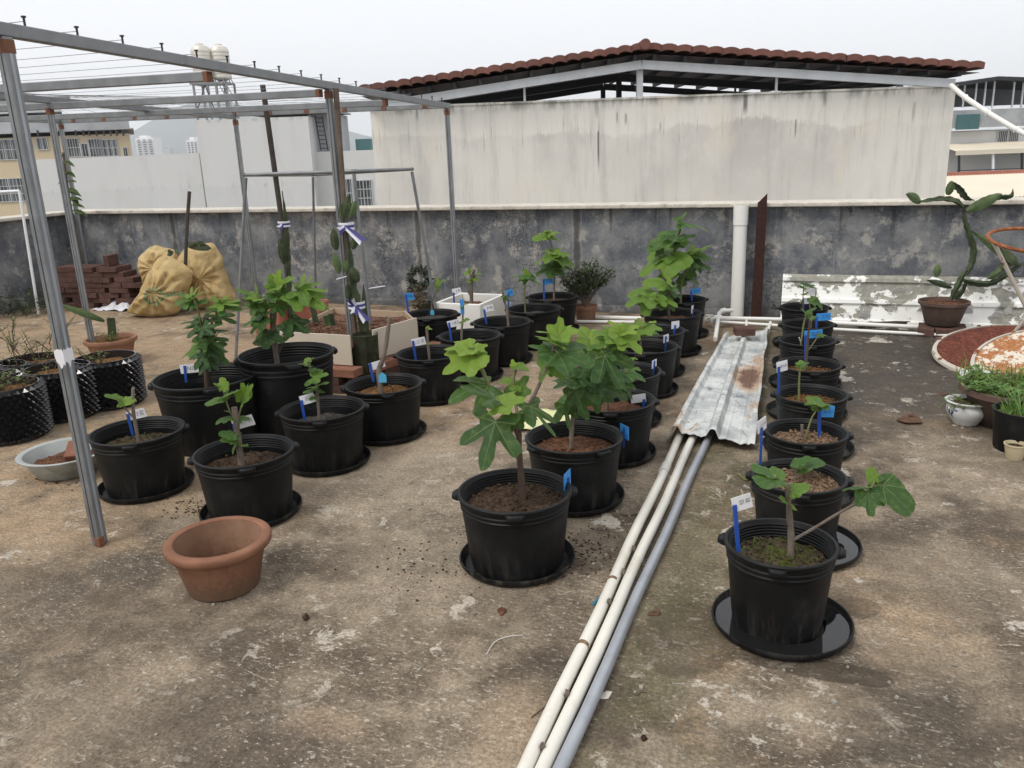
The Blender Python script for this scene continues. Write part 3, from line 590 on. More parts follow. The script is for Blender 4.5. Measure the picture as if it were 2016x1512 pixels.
m = MB(); l0 = V((Tw.q(440, 180).x, -.8, zb_)); l1 = V((Tw.q(478, 222).x, -.8, 0.0)); k = V((.30, 0, .15))
m.tube([l0, l1], .025, 6).tube([l0+k, l1+k], .025, 6)
for i in range(8): p = l0.lerp(l1, (i+.5)/8); m.tube([p, p+k], .02, 6)
m.build('ladder', MT['galv'], Tw.r)
# --- far towers
for i, (x0, x1, y0, y1, d, lab) in enumerate(((266, 301, 272, 320, 900, 'distant white high-rise with rows of balconies beyond the grey wall'), (366, 388, 276, 320, 700, 'distant cream high-rise beside the tall grey block'), (307, 334, 293, 322, 1500, 'faint hazy grey block at the foot of the hill'))):
    t = Far('distant_tower', lab, 'building', (x0+x1)/2, d); A, B_ = t.q(x0, y0), t.q(x1, y0)
    mtl = MT['white_far'] if i != 2 else MT['grey_c']
    MB().box(((A.x+B_.x)/2, 10, A.z/2), (B_.x-A.x, 20, A.z)).build('tower_wall', mtl, t.r)
    MB().box(((A.x*.65+B_.x*.35), 10, A.z+1.2), ((B_.x-A.x)*.4, 12, 2.4)).build('roof_block', mtl, t.r)
    if i == 2: continue
    nf = int((y1-y0)/4.2)
    for f in range(nf):
        zc = A.z-2.2-f*4.2*d/F
        for cpx in (.18, .5, .82):
            MB().box((A.x+(B_.x-A.x)*cpx, -.25, zc), ((B_.x-A.x)*.17, .5, 2.0*d/F)).build('window', MT['glass'], t.r)
        if i == 0: MB().box(((A.x+B_.x)/2, -.9, zc-1.3*d/F), ((B_.x-A.x)*.96, 1.6, .5*d/F)).build('balcony', mtl, t.r)
# --- green leaves and teal box beside the grey side block
tb = Far('teal_box', 'teal metal box on the side block next to the white wall', 'box', 713, DG+1.2, K(713, 296, DG+1.2).z)
A, B_ = tb.q(699, 274), tb.q(731, 295); MB().box(((A.x+B_.x)/2, .3, (A.z+B_.z)/2), (B_.x-A.x, .6, A.z-B_.z)).build('box_shell', MT['teal'], tb.r, bevel=.02)
MB().box(((A.x+B_.x)/2, .3, -.05), (.5, .4, .1)).build('support', MT['steel_d'], tb.r)
# --- right building
DR = 45.0
Br = Far('right_building', 'white building with open top floor, cream awning and railed balcony', 'building', 1960, DR)
Br.block('wall', MT['white_wall'], 1850, 2300, 252, thick=8); Br.block('parapet_band', MT['grey_c'], 1852, 2300, 210, 254, d=DR-.5, thick=8)
Br.block('dark_wall', MT['grey_c'], 1850, 2300, 168, 212, d=DR+5, thick=.3)
for px in (1895, 1918, 1936, 1953, 1992, 2010, 2060): p = Br.q(px, 212, DR+.2); q_ = Br.q(px, 160, DR+.2); MB().bar(p, q_+V((.15, 0, 0)), .07, .07).build('post', MT['steel_w'], Br.r)
A, M_, B_ = Br.q(1840, 170, DR-.6), Br.q(1966, 150, DR-.6), Br.q(2200, 158, DR-.6)
m = MB()
for p, q_ in ((A, M_), (M_, B_)): m.add([p, q_, q_+V((0, 8, 0)), p+V((0, 8, 0)), p-V((0, 0, .18)), q_-V((0, 0, .18)), q_+V((0, 8, -.18)), p+V((0, 8, -.18))], [(0, 1, 2, 3), (4, 7, 6, 5), (0, 4, 5, 1), (2, 6, 7, 3), (0, 3, 7, 4), (1, 5, 6, 2)])
m.build('roof', MT['steel_d'], Br.r)
Br.window(1958, 2006, 256, 304, 2, 2, bars=12); Br.window(1955, 2000, 340, 362, 2, 1, bars=10); Br.window(2040, 2090, 256, 304, 2, 2, bars=12)
A, B_ = Br.q(1882, 299, DR-2.2), Br.q(2300, 290, DR-2.2)
aw = MB(); na = 70
aw.grid(lambda u, v: (A.x+u*(B_.x-A.x), (A.y)+v*2.1, A.z+v*.35+.05*(abs((u*na) % 1-.5))), na*2, 1); aw.build('awning', MT['cream_tin'], Br.r)
MB().box(((A.x+B_.x)/2, A.y-.02, A.z-.06), (B_.x-A.x, .06, .22)).build('awning_edge', MT['cream_tin'], Br.r)
for px in (1888, 1955, 2012): MB().bar(Br.q(px, 364, DR-2.1), Br.q(px, 300, DR-2.1), .09, .09).build('awning_post', MT['steel_w' if px == 1955 else 'steel_d'], Br.r)
for py in (336, 342, 356): MB().bar(Br.q(1884, py, DR-2.2), Br.q(2300, py-14, DR-2.2), .04, .04).build('rail', MT['steel_d'], Br.r)
Br.block('balcony_slab', MT['grey_c'], 1880, 2300, 362, 372, d=DR-2.4, thick=2.4)
A, B_ = Br.q(1885, 226, DR-.6), Br.q(1926, 254, DR-.6); MB().box(((A.x+B_.x)/2, A.y, (A.z+B_.z)/2), (B_.x-A.x, .1, A.z-B_.z)).build('teal_sign', MT['teal'], Br.r)
sr = Far('sheet_roof', 'cream corrugated sheet roof below the railed balcony', 'roof', 1960, 30, ZG)
A, B_ = sr.q(1850, 394, 30), sr.q(2300, 378, 30)
na = 60; m = MB().grid(lambda u, v: (A.x+u*(B_.x-A.x), v*5, A.z+v*.55+.06*abs((u*na) % 1-.5)), na*2, 1); m.build('roof_sheet', MT['cream_tin'], sr.r)
MB().box(((A.x+B_.x)/2, 5.02, A.z+.62), (B_.x-A.x, .12, .16)).build('ridge_flashing', MT['pink'], sr.r); MB().box(((A.x+B_.x)/2, 2.5, A.z/2-.1), (B_.x-A.x-.3, 4.8, A.z-.2)).build('shed_wall', MT['grey_c'], sr.r)
# --- hill
hl = [(120, 305), (200, 300), (256, 262), (300, 236), (345, 212), (400, 196), (450, 200), (520, 222), (590, 240), (656, 250), (716, 266), (800, 284), (900, 290), (1100, 284)]
m = MB(); vs = []
DH = 3000
for i, (px, py) in enumerate(hl):
    p = K(px, py, DH); b0 = K(px, py, DH-600); b1 = K(px, py, DH+700)
    for q_, f in ((b0, 0), (K(px, py, DH-330), .45), (p, 1), (b1, 0)): vs.append(V((q_.x, q_.y, ZG+(p.z-ZG)*f*(1 if f == 1 else .9+.2*sin(i*2.3)))))
n = len(hl); m.add(vs, [(i*4+k, (i+1)*4+k, (i+1)*4+k+1, i*4+k+1) for i in range(n-1) for k in range(3)])
tag(m.build('hill', MT['hill'], None, 'all'), kind='structure')
# ================================================================ SHARED SHAPES
def L_(root, p): return V(p)-root.location
def frnd(a, b): return random.uniform(a, b)
def leaf_mesh(name, lobes, floor_r, droop, fold, seed, ser=.03):
    rnd = random.Random(seed); N = 64; out = []
    for k in range(N):
        th = -pi+2*pi*(k+.5)/N; r = floor_r*(.55+.45*cos(th)) if abs(th) > 1.9 else floor_r
        for a, ln, wd in lobes:
            for s_ in ((1, -1) if a else (1,)):
                dlt = (th-a*s_+pi) % (2*pi)-pi; r = max(r, ln*math.exp(-(abs(dlt)/wd)**3.0))
        if abs(th) > 2.75: r *= max(.25, (pi-abs(th))/.4)
        r *= 1+ser*sin(th*23+seed)+.03*sin(th*7+seed*2)
        out.append((th, r))
    mxy = max(r*cos(t) for t, r in out); m = MB(); uv = []
    ph = rnd.uniform(0, 6)
    def P3(x, y, t, f, r):
        z = -droop*(y*y*(1 if y > 0 else .6))-droop*.9*x*x+fold*abs(x)*(1-.5*abs(x))
        z += .055*f*f*sin(3*t+ph)+.03*f*sin(7*t+ph*2)
        return V((x, y, z))
    m.v.append(V((0, 0, 0))); uv.append((0, 0))
    rings = (.3, .62, 1.0)
    for f in rings:
        for t, r in out:
            x, y = f*r*sin(t)/mxy, f*r*cos(t)/mxy
            m.v.append(P3(x, y, t, f, r)); uv.append((x, y))
    for k in range(N):
        l = (k+1) % N
        m.f.append((0, 1+l, 1+k))
        for j in range(len(rings)-1): a = 1+j*N; b = a+N; m.f.append((a+k, a+l, b+l, b+k))
    me = m.mesh(name, MT['leaf'], 'all'); ul = me.uv_layers.new(name='UVMap')
    for lp in me.loops: ul.data[lp.index].uv = uv[lp.vertex_index]
    return me
DEEP = [(0, 1, .37), (.92, .92, .38), (1.85, .62, .42)]; MID = [(0, 1, .47), (.98, .86, .46), (1.90, .66, .50)]; OVAL = [(0, 1, .75), (.95, .72, .6), (1.9, .55, .7)]
ENT = [(0, 1, .95), (.75, .66, .9), (1.7, .48, .9)]
LEAF = {'e': [leaf_mesh('leaf', ENT, .42, dr, fo, i+31, .018) for i, (dr, fo) in enumerate(((.18, .15), (.38, .06), (.08, .28)))], 'd': [leaf_mesh('leaf', DEEP, .42, dr, fo, i+1) for i, (dr, fo) in enumerate(((.12, .10), (.30, .04), (.05, .22)))],
        'm': [leaf_mesh('leaf', MID, .68, dr, fo, i+11) for i, (dr, fo) in enumerate(((.12, .12), (.32, .05), (.06, .25)))],
        'o': [leaf_mesh('leaf', OVAL, .55, dr, fo, i+21, .02) for i, (dr, fo) in enumerate(((.15, .15), (.35, .06), (.05, .30)))]}
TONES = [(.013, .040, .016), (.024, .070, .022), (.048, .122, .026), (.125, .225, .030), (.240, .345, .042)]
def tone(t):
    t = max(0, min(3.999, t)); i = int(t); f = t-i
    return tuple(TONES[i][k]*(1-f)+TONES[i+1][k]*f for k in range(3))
def put_leaf(root, b, tip, tn, kind='m', var=None, nh=None):
    b, tip = V(b), V(tip); y = tip-b; L = y.length
    if L < 1e-4: return
    y.normalize(); n = V(nh) if nh is not None else V((0, 0, 1))-HV*frnd(.0, .55)+UV_*frnd(-.45, .45)
    n = n-y*n.dot(y)
    if n.length < .05: n = V((0, 0, 1))-HV; n = n-y*n.dot(y)
    n.normalize(); x = y.cross(n)
    k = random.randrange(3) if var is None else var
    o = ob('leaf', LEAF[kind][k], root); L *= .93; ws = L*(frnd(.84, 1.0) if kind not in 'oe' else frnd(.70, .84) if kind == 'o' else frnd(.9, 1.05))
    M = Matrix((x*ws, y*L, n*L)).transposed().to_4x4(); M.translation = b
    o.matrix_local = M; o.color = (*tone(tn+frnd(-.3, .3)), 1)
    return o
def jit(p, s): return V(p)+V((frnd(-s, s), frnd(-s, s), frnd(-s, s)))
def smooth_pts(pts, k=4):
    pts = [V(p) for p in pts]
    if len(pts) < 3: return [pts[0].lerp(pts[-1], i/4) for i in range(5)]
    out = []
    for i in range(len(pts)-1):
        p0 = pts[max(i-1, 0)]; p1 = pts[i]; p2 = pts[i+1]; p3 = pts[min(i+2, len(pts)-1)]
        for j in range(k):
            t = j/k; out.append(.5*((2*p1)+(p2-p0)*t+(2*p0-5*p1+4*p2-p3)*t*t+(3*p1-p0-3*p2+p3)*t**3))
    out.append(pts[-1]); return out
def stem(root, pts, r0, r1, mat='bark', name='stem', n=9):
    q = smooth_pts(pts); m = len(q)
    rs = [(r0+(r1-r0)*i/(m-1))*(1+.08*sin(i*2.1)+frnd(-.05, .05)) for i in range(m)]
    return MB().tube(q, rs, n).build(name, MT[mat], root, True)
def petiole(root, a, b, r=.003):
    a, b = V(a), V(b); mid = (a+b)/2+V((0, 0, .25*(a-b).length*.3))
    return MB().tube([a, mid, b], [r*1.2, r, r*.9], 5).build('petiole', MT['shoot'], root, True)
# ---- black nursery pot and its saucer
def pot_mesh(rt, rb, h):
    m = MB(); nb = 40
    def scal(p, q):
        return p
    pr = [(rb*.2, .012), (rb*.93, .006), (rb*.985, 0), (rb, .012)]
    for f in (.15, .35, .55, .75, .80): pr.append((rb+(rt-rb)*f, h*f))
    for f in (.815, .875):                                          # moulded rings below the rim
        r = rb+(rt-rb)*f; pr += [(r+.0035, h*f), (r+.0035, h*(f+.008)), (r+.0005, h*(f+.02))]
    pr += [(rt-.001, h*.935), (rt+.004, h*.945), (rt+.008, h*.965), (rt+.008, h*.99), (rt+.005, h), (rt-.003, h), (rt-.006, h*.985)]
    for f in (.95, .915, .88, .845, .81): r = rb+(rt-rb)*f-.008; pr += [(r, h*(f+.012)), (r-.0035, h*f)]
    pr += [(rb+(rt-rb)*.7-.008, h*.7), (rb+(rt-rb)*.45-.008, h*.45), (rb*.9, h*.40)]
    m.lathe(pr, 56); return m.mesh('pot', MT['pot'], True)
def handle_mesh(rt, h):
    m = MB(); n = 8; half = .165
    sec = [(.004, .975), (.016, .985), (.024, .965), (.024, .93), (.015, .915), (.004, .92)]
    for i in range(n+1):
        a = -half+2*half*i/n; e = .25+.75*min(1, sin(pi*i/n)*1.8)
        for dr, z in sec: m.v.append(V(((rt+.003+dr*e)*cos(a), (rt+.003+dr*e)*sin(a), h*z)))
    k = len(sec)
    for i in range(n):
        for j in range(k): l = (j+1) % k; m.f.append((i*k+j, (i+1)*k+j, (i+1)*k+l, i*k+l))
    m.f.append(tuple(range(k))); m.f.append(tuple(n*k+j for j in range(k))[::-1])
    return m.mesh('handle', MT['pot'], True)
def saucer_mesh(r):
    pr = [(0, .004), (r*.86, .004), (r*.90, .002), (r*.93, .012), (r*.965, .026), (r*.98, .031), (r, .031), (r*1.008, .026), (r*.995, .018), (r*.945, .004), (r*.92, -.0005), (0, -.0005)]
    return MB().lathe([(a, z+.001) for a, z in pr], 56).mesh('saucer', MT['pot'], True)
POTS = {'L': (.203, .172, .285), 'R': (.163, .136, .285), 'S': (.185, .158, .285), 'B': (.265, .225, .38), 'C': (.255, .215, .44)}
PM = {k: (pot_mesh(*v), handle_mesh(v[0], v[2])) for k, v in POTS.items()}
SM = {'L': saucer_mesh(.215), 'B': saucer_mesh(.27)}
def soil_mesh(r, z, seed, hgt=.012, mat='soil', rings=14, n=44):
    m = MB(); off = V((seed*3.1, seed*1.7, 0)); m.v.append(V((0, 0, z+.01)))
    for j in range(1, rings+1):
        for k in range(n):
            q = 2*pi*k/n; p = V((r*j/rings*cos(q), r*j/rings*sin(q), 0))
            hh = mnoise.noise((p+off)*14)*hgt+mnoise.noise((p+off)*38)*hgt*.7+mnoise.noise((p+off)*85)*hgt*.55+.012*(1-(j/rings)**2)
            m.v.append(p+V((0, 0, z+hh)))
    for k in range(n):
        l = (k+1) % n; m.f.append((0, 1+k, 1+l))
        for j in range(rings-1): a = 1+j*n; m.f.append((a+k, a+n+k, a+n+l, a+l))
    return m.mesh('soil', MT[mat], 'all')
seedc = [0]
def clods(root, r, z, n, s0, s1, mat):
    m = MB()
    for i in range(n):
        q = frnd(0, 2*pi); rr = r*math.sqrt(frnd(0, 1)); s_ = frnd(s0, s1); c = V((rr*cos(q), rr*sin(q), z+s_*.4+.008*(1-(rr/r)**2)))
        vs = [c+V((a*s_*frnd(.6, 1.2), b*s_*frnd(.6, 1.2), e*s_*frnd(.5, 1))) for a, b, e in ((1, 0, 0), (-1, 0, 0), (0, 1, 0), (0, -1, 0), (0, 0, 1), (0, 0, -1))]
        m.add(vs, [(0, 2, 4), (2, 1, 4), (1, 3, 4), (3, 0, 4), (2, 0, 5), (1, 2, 5), (3, 1, 5), (0, 3, 5)])
    return tag(m.build('soil_crumbs', MT[mat], root), kind='stuff')
def potted(label, c, kind='L', soil='soil', drop=.06, hrot=0.0, saucer=None, slabel=None, water=False, group=None, nclod=0, plant='potted_fig', cat='potted plant'):
    """c: world xy of the pot axis"""
    rt, rb, h = POTS[kind]; z0 = .006 if saucer else 0.001
    r = thing(plant, label, cat, (c[0], c[1], z0), 0, group)
    p = ob('pot', PM[kind][0], r)
    for i in range(4): hd = ob('handle', PM[kind][1], p); hd.rotation_euler = (0, 0, hrot+i*pi/2)
    seedc[0] += 1; zs = h-drop; f = zs/h; rs = rb+(rt-rb)*f-.0105
    ob('soil', soil_mesh(rs, zs-.008, seedc[0], .010, soil), r)
    if nclod: clods(r, rs*.93, zs, nclod, .003, .009, soil)
    if saucer:
        so = V(saucer) if not isinstance(saucer, bool) else V((0, 0, 0))
        s = thing('saucer', slabel, 'saucer', (c[0]+so.x, c[1]+so.y, 0), 0, 'black saucers under the fig pots'); ob('tray', SM['B' if kind in 'BC' else 'L'], s)
        if water: rw = .215*.945; MB().lathe([(rw, .018), (rw*.9, .0185), (rb*.985+.0, .0185)], 48).build('water', MT['water'], s, True)
    r['_d'] = dep(c); r['_zs'] = z0+zs
    return r
def label_tag(label, base, top, cardc, w_, h_, text, dp, colr='w', tilt=0.0, yaw=0.0, ink=None, tx=0, stake=True):
    """stake from pixel base to pixel top, card centred on pixel cardc, all at heading depth dp"""
    b = K(*base, dp); t = thing('plant_label', label, 'label', b, ANG+yaw, 'plant labels stuck in the pots')
    Mi = Matrix.Rotation(-(ANG+yaw), 3, 'Z')
    e = Mi @ (K(*top, dp)-b); e.y = 0; c = Mi @ (K(*cardc, dp)-b); c.y = 0
    if stake:
        ax = e.normalized(); m = MB(); m.bar(-ax*.02, e, .014, .004, (0, 1, 0)); m.build('stake', MT['stake'], t, bevel=.001)
    Mt = Matrix.Rotation(-rad(tilt), 3, 'Y')
    MB().box(c+V((0, .0045, 0)), (w_, .0022, h_), M=Mt).build('card', MT['card' if colr == 'w' else 'card_b'], t)
    if text:
        cu = bpy.data.curves.new('txt', 'FONT'); cu.body = text; cu.size = h_*(.62 if ord(text[-1]) > 200 else .7); cu.align_x = 'CENTER'; cu.align_y = 'CENTER'; cu.resolution_u = 2; cu.offset = -.012*cu.size; cu.shear = .12
        to = bpy.data.objects.new('txt', cu); col.objects.link(to)
        dg = bpy.context.evaluated_depsgraph_get(); me = bpy.data.meshes.new_from_object(to.evaluated_get(dg)); bpy.data.objects.remove(to)
        me.name = 'writing'; me.materials.clear(); me.materials.append(MT[ink or 'ink'])
        wdt = (max(v.co.x for v in me.vertices)-min(v.co.x for v in me.vertices)) if len(me.vertices) else 1
        k = min(1, w_*.62/max(wdt, 1e-4))
        for v in me.vertices: q = Mt @ V((v.co.x*k+w_*.12+tx, 0, v.co.y*k)); v.co = c+q+V((0, .0045-.0016, 0))
        ob('writing', me, t)
    return t
# ================================================================ FIG POTS
def rim(px, py, kind='L'): p = G(px, py, POTS[kind][2]+.006); return (p.x, p.y)
def rim_r(pxr, py, kind='L'):
    rt = POTS[kind][0]+.012; c = G(pxr, py, POTS[kind][2]+.006)
    for _ in range(4): q = pxr-rt*F/dep(G(pxr-50, py, POTS[kind][2])); c = G(q, py, POTS[kind][2]+.006)
    return (c.x, c.y)
def PX(root, px, py, off=0.0): return K(px, py, root['_d']+off)-root.location
def fig_px(root, stems, leaves, kind='m', pet=True, ls=1.0):
    """stems: [(pixel points (x, y[, depth offset]), r0, r1, material)]; leaves: [(bx, by, tx, ty, tone, kind, d_base, d_tip)]"""
    allp = []
    for pts, r0, r1, mt in stems:
        q = [PX(root, p[0], p[1], p[2] if len(p) > 2 else 0) for p in pts]
        if abs(pts[0][1]) and len(stems) and pts is stems[0][0]:
            q[0].z = root['_zs']-root.location.z-.02
        stem(root, q, r0, r1, mt); allp += smooth_pts(q)
    for lf in leaves:
        bx, by, tx, ty, tn = lf[:5]; kd = lf[5] if len(lf) > 5 and lf[5] else kind
        d0 = lf[6] if len(lf) > 6 else frnd(-.03, .03); d1 = lf[7] if len(lf) > 7 else d0+frnd(-.05, .02)
        b = PX(root, bx, by, d0); put_leaf(root, b, b+(PX(root, tx, ty, d1)-b)*ls, tn, kd)
        if pet and allp:
            a = min(allp, key=lambda p: (p-b).length+.5*max(0, p.z-b.z))
            if .012 < (a-b).length < .2: petiole(root, a, b, .0028)
def auto_leaves(root, pts, n, size, tn=(1.5, 3.5), kind='m', f0=.35, pet=.05, droop=.1, up=.25):
    q = smooth_pts(pts, 6); m = len(q); az = frnd(0, 6)
    for i in range(n):
        f = f0+(1-f0)*(i+.5)/n; p = q[min(m-1, int(f*(m-1)))]; az += 2.4+frnd(-.3, .3)
        d = V((cos(az), sin(az), frnd(-droop, up))); s_ = size*frnd(.7, 1.15)*(1.0 if f < .8 else .75)
        b = p+d*pet*frnd(.6, 1.2)+V((0, 0, .012)); petiole(root, p, b, .0024)
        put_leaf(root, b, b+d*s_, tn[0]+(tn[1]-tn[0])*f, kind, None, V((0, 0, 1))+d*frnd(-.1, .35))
GR = 'black nursery pots holding young figs'
# ---------------- middle row
M1 = potted('black pot holding a tall fig with big dark lobed leaves, foremost of its row', rim(1013, 963), 'L', 'soil', .052, .35, True, 'round black saucer under the foremost big fig pot', group=GR, nclod=260)
fig_px(M1, [([(1030, 990), (1026, 940), (1022, 880), (1022, 845)], .0125, .0095, 'bark_brown'),
            ([(1022, 848), (1035, 810, .02), (1058, 765, .03), (1085, 700, .04), (1096, 664, .05)], .0085, .005, 'bark'),
            ([(1022, 862), (1004, 826, -.03), (990, 805, -.06), (981, 790, -.07)], .008, .005, 'bark_brown'),
            ([(1018, 850), (985, 800, .05), (962, 757, .08), (940, 706, .10), (930, 684, .1)], .009, .006, 'shoot'),
            ([(1024, 840), (1014, 790, .06), (1011, 750, .08), (1018, 722, .08)], .007, .004, 'shoot')],
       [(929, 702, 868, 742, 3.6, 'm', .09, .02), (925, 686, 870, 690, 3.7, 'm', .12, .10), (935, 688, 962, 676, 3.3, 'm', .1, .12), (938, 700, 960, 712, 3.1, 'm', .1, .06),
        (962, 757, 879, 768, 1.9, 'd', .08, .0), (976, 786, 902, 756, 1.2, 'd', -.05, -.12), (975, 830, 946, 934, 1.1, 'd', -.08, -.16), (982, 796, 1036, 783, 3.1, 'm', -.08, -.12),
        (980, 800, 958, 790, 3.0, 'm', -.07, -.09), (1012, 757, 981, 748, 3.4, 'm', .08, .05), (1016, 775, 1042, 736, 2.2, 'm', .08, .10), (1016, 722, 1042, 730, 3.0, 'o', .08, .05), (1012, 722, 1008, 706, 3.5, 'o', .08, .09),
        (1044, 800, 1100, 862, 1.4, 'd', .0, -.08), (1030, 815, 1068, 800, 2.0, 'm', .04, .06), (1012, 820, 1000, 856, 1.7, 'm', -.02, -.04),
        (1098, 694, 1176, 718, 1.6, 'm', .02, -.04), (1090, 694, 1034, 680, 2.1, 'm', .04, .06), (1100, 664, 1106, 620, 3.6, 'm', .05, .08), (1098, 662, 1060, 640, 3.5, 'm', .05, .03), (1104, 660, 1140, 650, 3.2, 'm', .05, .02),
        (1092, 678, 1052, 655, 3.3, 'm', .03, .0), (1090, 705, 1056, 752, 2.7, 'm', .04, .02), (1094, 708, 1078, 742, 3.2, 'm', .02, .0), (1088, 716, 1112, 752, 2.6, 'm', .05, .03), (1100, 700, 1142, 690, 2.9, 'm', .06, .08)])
M2 = potted('black pot holding a bushy dark-leaved fig, second in the row by the three pipes', rim(1130, 858), 'L', 'soil_red', .062, .9, True, 'round black saucer under the bushy dark-leaved fig pot', group=GR, nclod=200)
fig_px(M2, [([(1124, 875), (1126, 840), (1130, 800), (1135, 755), (1138, 715)], .010, .007, 'bark'),
            ([(1132, 780), (1160, 725, .02), (1195, 685, .03), (1222, 655, .03)], .009, .005, 'shoot'), ([(1130, 790), (1112, 745, .03), (1105, 705, .05)], .008, .005, 'shoot'), ([(1136, 745), (1150, 700, .1), (1160, 668, .12)], .007, .005, 'shoot')],
       [(1128, 752, 1088, 768, .8, 'm', -.04, -.12), (1135, 770, 1150, 832, .7, 'd', -.06, -.12), (1150, 742, 1110, 735, 1.0, 'm', -.05, -.10), (1140, 735, 1166, 766, 1.2, 'd', -.06, -.12), (1160, 735, 1196, 800, .8, 'm', -.04, -.10), (1120, 790, 1085, 826, 1.9, 'm', .02, -.02),
        (1112, 800, 1124, 850, .9, 'd', -.04, -.08), (1165, 750, 1230, 770, .9, 'm', .0, -.05), (1175, 715, 1202, 752, 1.0, 'm', -.03, -.08), (1190, 700, 1228, 772, 1.2, 'd', -.04, -.10), (1200, 690, 1244, 712, 1.3, 'd', .0, -.05),
        (1222, 660, 1268, 700, 3.2, 'm', .02, -.04), (1218, 664, 1160, 655, 3.0, 'm', .03, .03), (1222, 652, 1200, 625, 3.5, 'm', .04, .06), (1224, 655, 1262, 640, 3.3, 'm', .04, .07), (1205, 668, 1172, 690, 2.3, 'm', .03, -.02), (1224, 660, 1222, 640, 3.6, 'o', .03, .03),
        (1160, 670, 1120, 640, 3.4, 'm', .12, .12), (1162, 668, 1196, 645, 3.2, 'm', .12, .14), (1158, 680, 1130, 690, 2.4, 'm', .10, .05), (1165, 685, 1185, 712, 2.2, 'm', .10, .06), (1150, 705, 1110, 716, 1.8, 'm', .08, .02), (1106, 705, 1072, 722, 2.2, 'm', .05, .0), (1190, 760, 1240, 790, 1.1, 'm', .02, .0), (1170, 775, 1180, 818, .9, 'm', .02, -.02)])
M3 = potted('black pot with fig hidden under leaves and a blank white card', rim_r(1296, 785), 'L', 'soil_red', .065, .2, True, 'round black saucer under the pot with the blank white card', group=GR)
fig_px(M3, [([(1195, 800), (1196, 775), (1200, 745), (1204, 720)], .009, .006, 'bark'), ([(1198, 765), (1222, 740), (1240, 725)], .006, .004, 'shoot')],
       [(1230, 735, 1276, 738, 2.0, 'o', .0, -.02), (1222, 745, 1258, 760, 1.6, 'm'), (1205, 725, 1180, 715, 2.2), (1206, 735, 1245, 745, 1.2), (1200, 755, 1240, 778, .9, 'm', -.03, -.06), (1210, 752, 1258, 776, 1.0, 'm'), (1204, 720, 1215, 690, 2.4)])
M4 = potted('black pot with empty-looking dry soil, fourth in the row by the tin sheet', rim_r(1306, 729), 'L', 'soil_grey', .085, .1, True, 'black saucer fourth along the row by the tin sheet', group=GR)
q = [V((-.02, 0, .2)), V((-.015, .01, .28)), V((0, 0, .36))]; stem(M4, q, .008, .005, 'bark'); auto_leaves(M4, q, 6, .07, (1.5, 3))
M5 = potted('black pot with a thin young fig topped by small bright leaves beside the tin sheet', rim_r(1338, 680), 'L', 'soil_grey', .075, .1, True, 'black saucer fifth along the row by the tin sheet', group=GR)
fig_px(M5, [([(1262, 690), (1261, 665), (1262, 645)], .008, .005, 'bark')], [(1262, 648, 1238, 634, 3.0), (1264, 646, 1305, 638, 3.0), (1262, 642, 1256, 624, 3.4), (1262, 655, 1288, 648, 2.4), (1260, 656, 1236, 652, 2.2), (1264, 650, 1280, 632, 3.2)])
M6 = potted('black pot with a low leafy fig sixth along the row by the tin sheet', rim_r(1351, 649), 'L', 'soil_grey', .065, .2, True, 'black saucer sixth along the row by the tin sheet', group=GR)
q = [V((-.05, 0, .2)), V((-.05, .01, .26)), V((-.04, 0, .31))]; stem(M6, q, .007, .004, 'bark'); auto_leaves(M6, q, 5, .06, (2, 3.3))
c7 = rim_r(1381, 618); M7 = potted('black pot with a spreading fig of large bright leaves near the white standpipe', (c7[0], c7[1]+.05), 'L', 'soil_red', .055, .2, True, 'black saucer under the spreading bright-leaved fig', group=GR)
fig_px(M7, [([(1318, 625), (1316, 600), (1318, 580), (1316, 560)], .010, .006, 'bark'), ([(1317, 598), (1295, 588), (1278, 582)], .006, .004, 'shoot')],
       [(1280, 582, 1228, 600, 3.0, 'm', 0, -.1), (1276, 585, 1268, 625, 2.8, 'o', -.04, -.10), (1284, 578, 1250, 572, 3.1, 'o'), (1300, 588, 1338, 606, 2.9, 'm', -.04, -.1), (1296, 592, 1306, 612, 2.3, 'o', -.03, -.06), (1316, 565, 1340, 570, 2.0), (1314, 560, 1270, 545, 2.9, 'o'), (1318, 556, 1302, 540, 3.2), (1318, 575, 1345, 590, 1.4), (1310, 592, 1330, 615, 1.6)])
M8 = potted('black pot with the tallest fig, stems rising above the coping beside the standpipe', rim_r(1392, 588, 'S'), 'S', 'soil', .06, .4, True, 'black saucer under the tallest fig', group=GR)
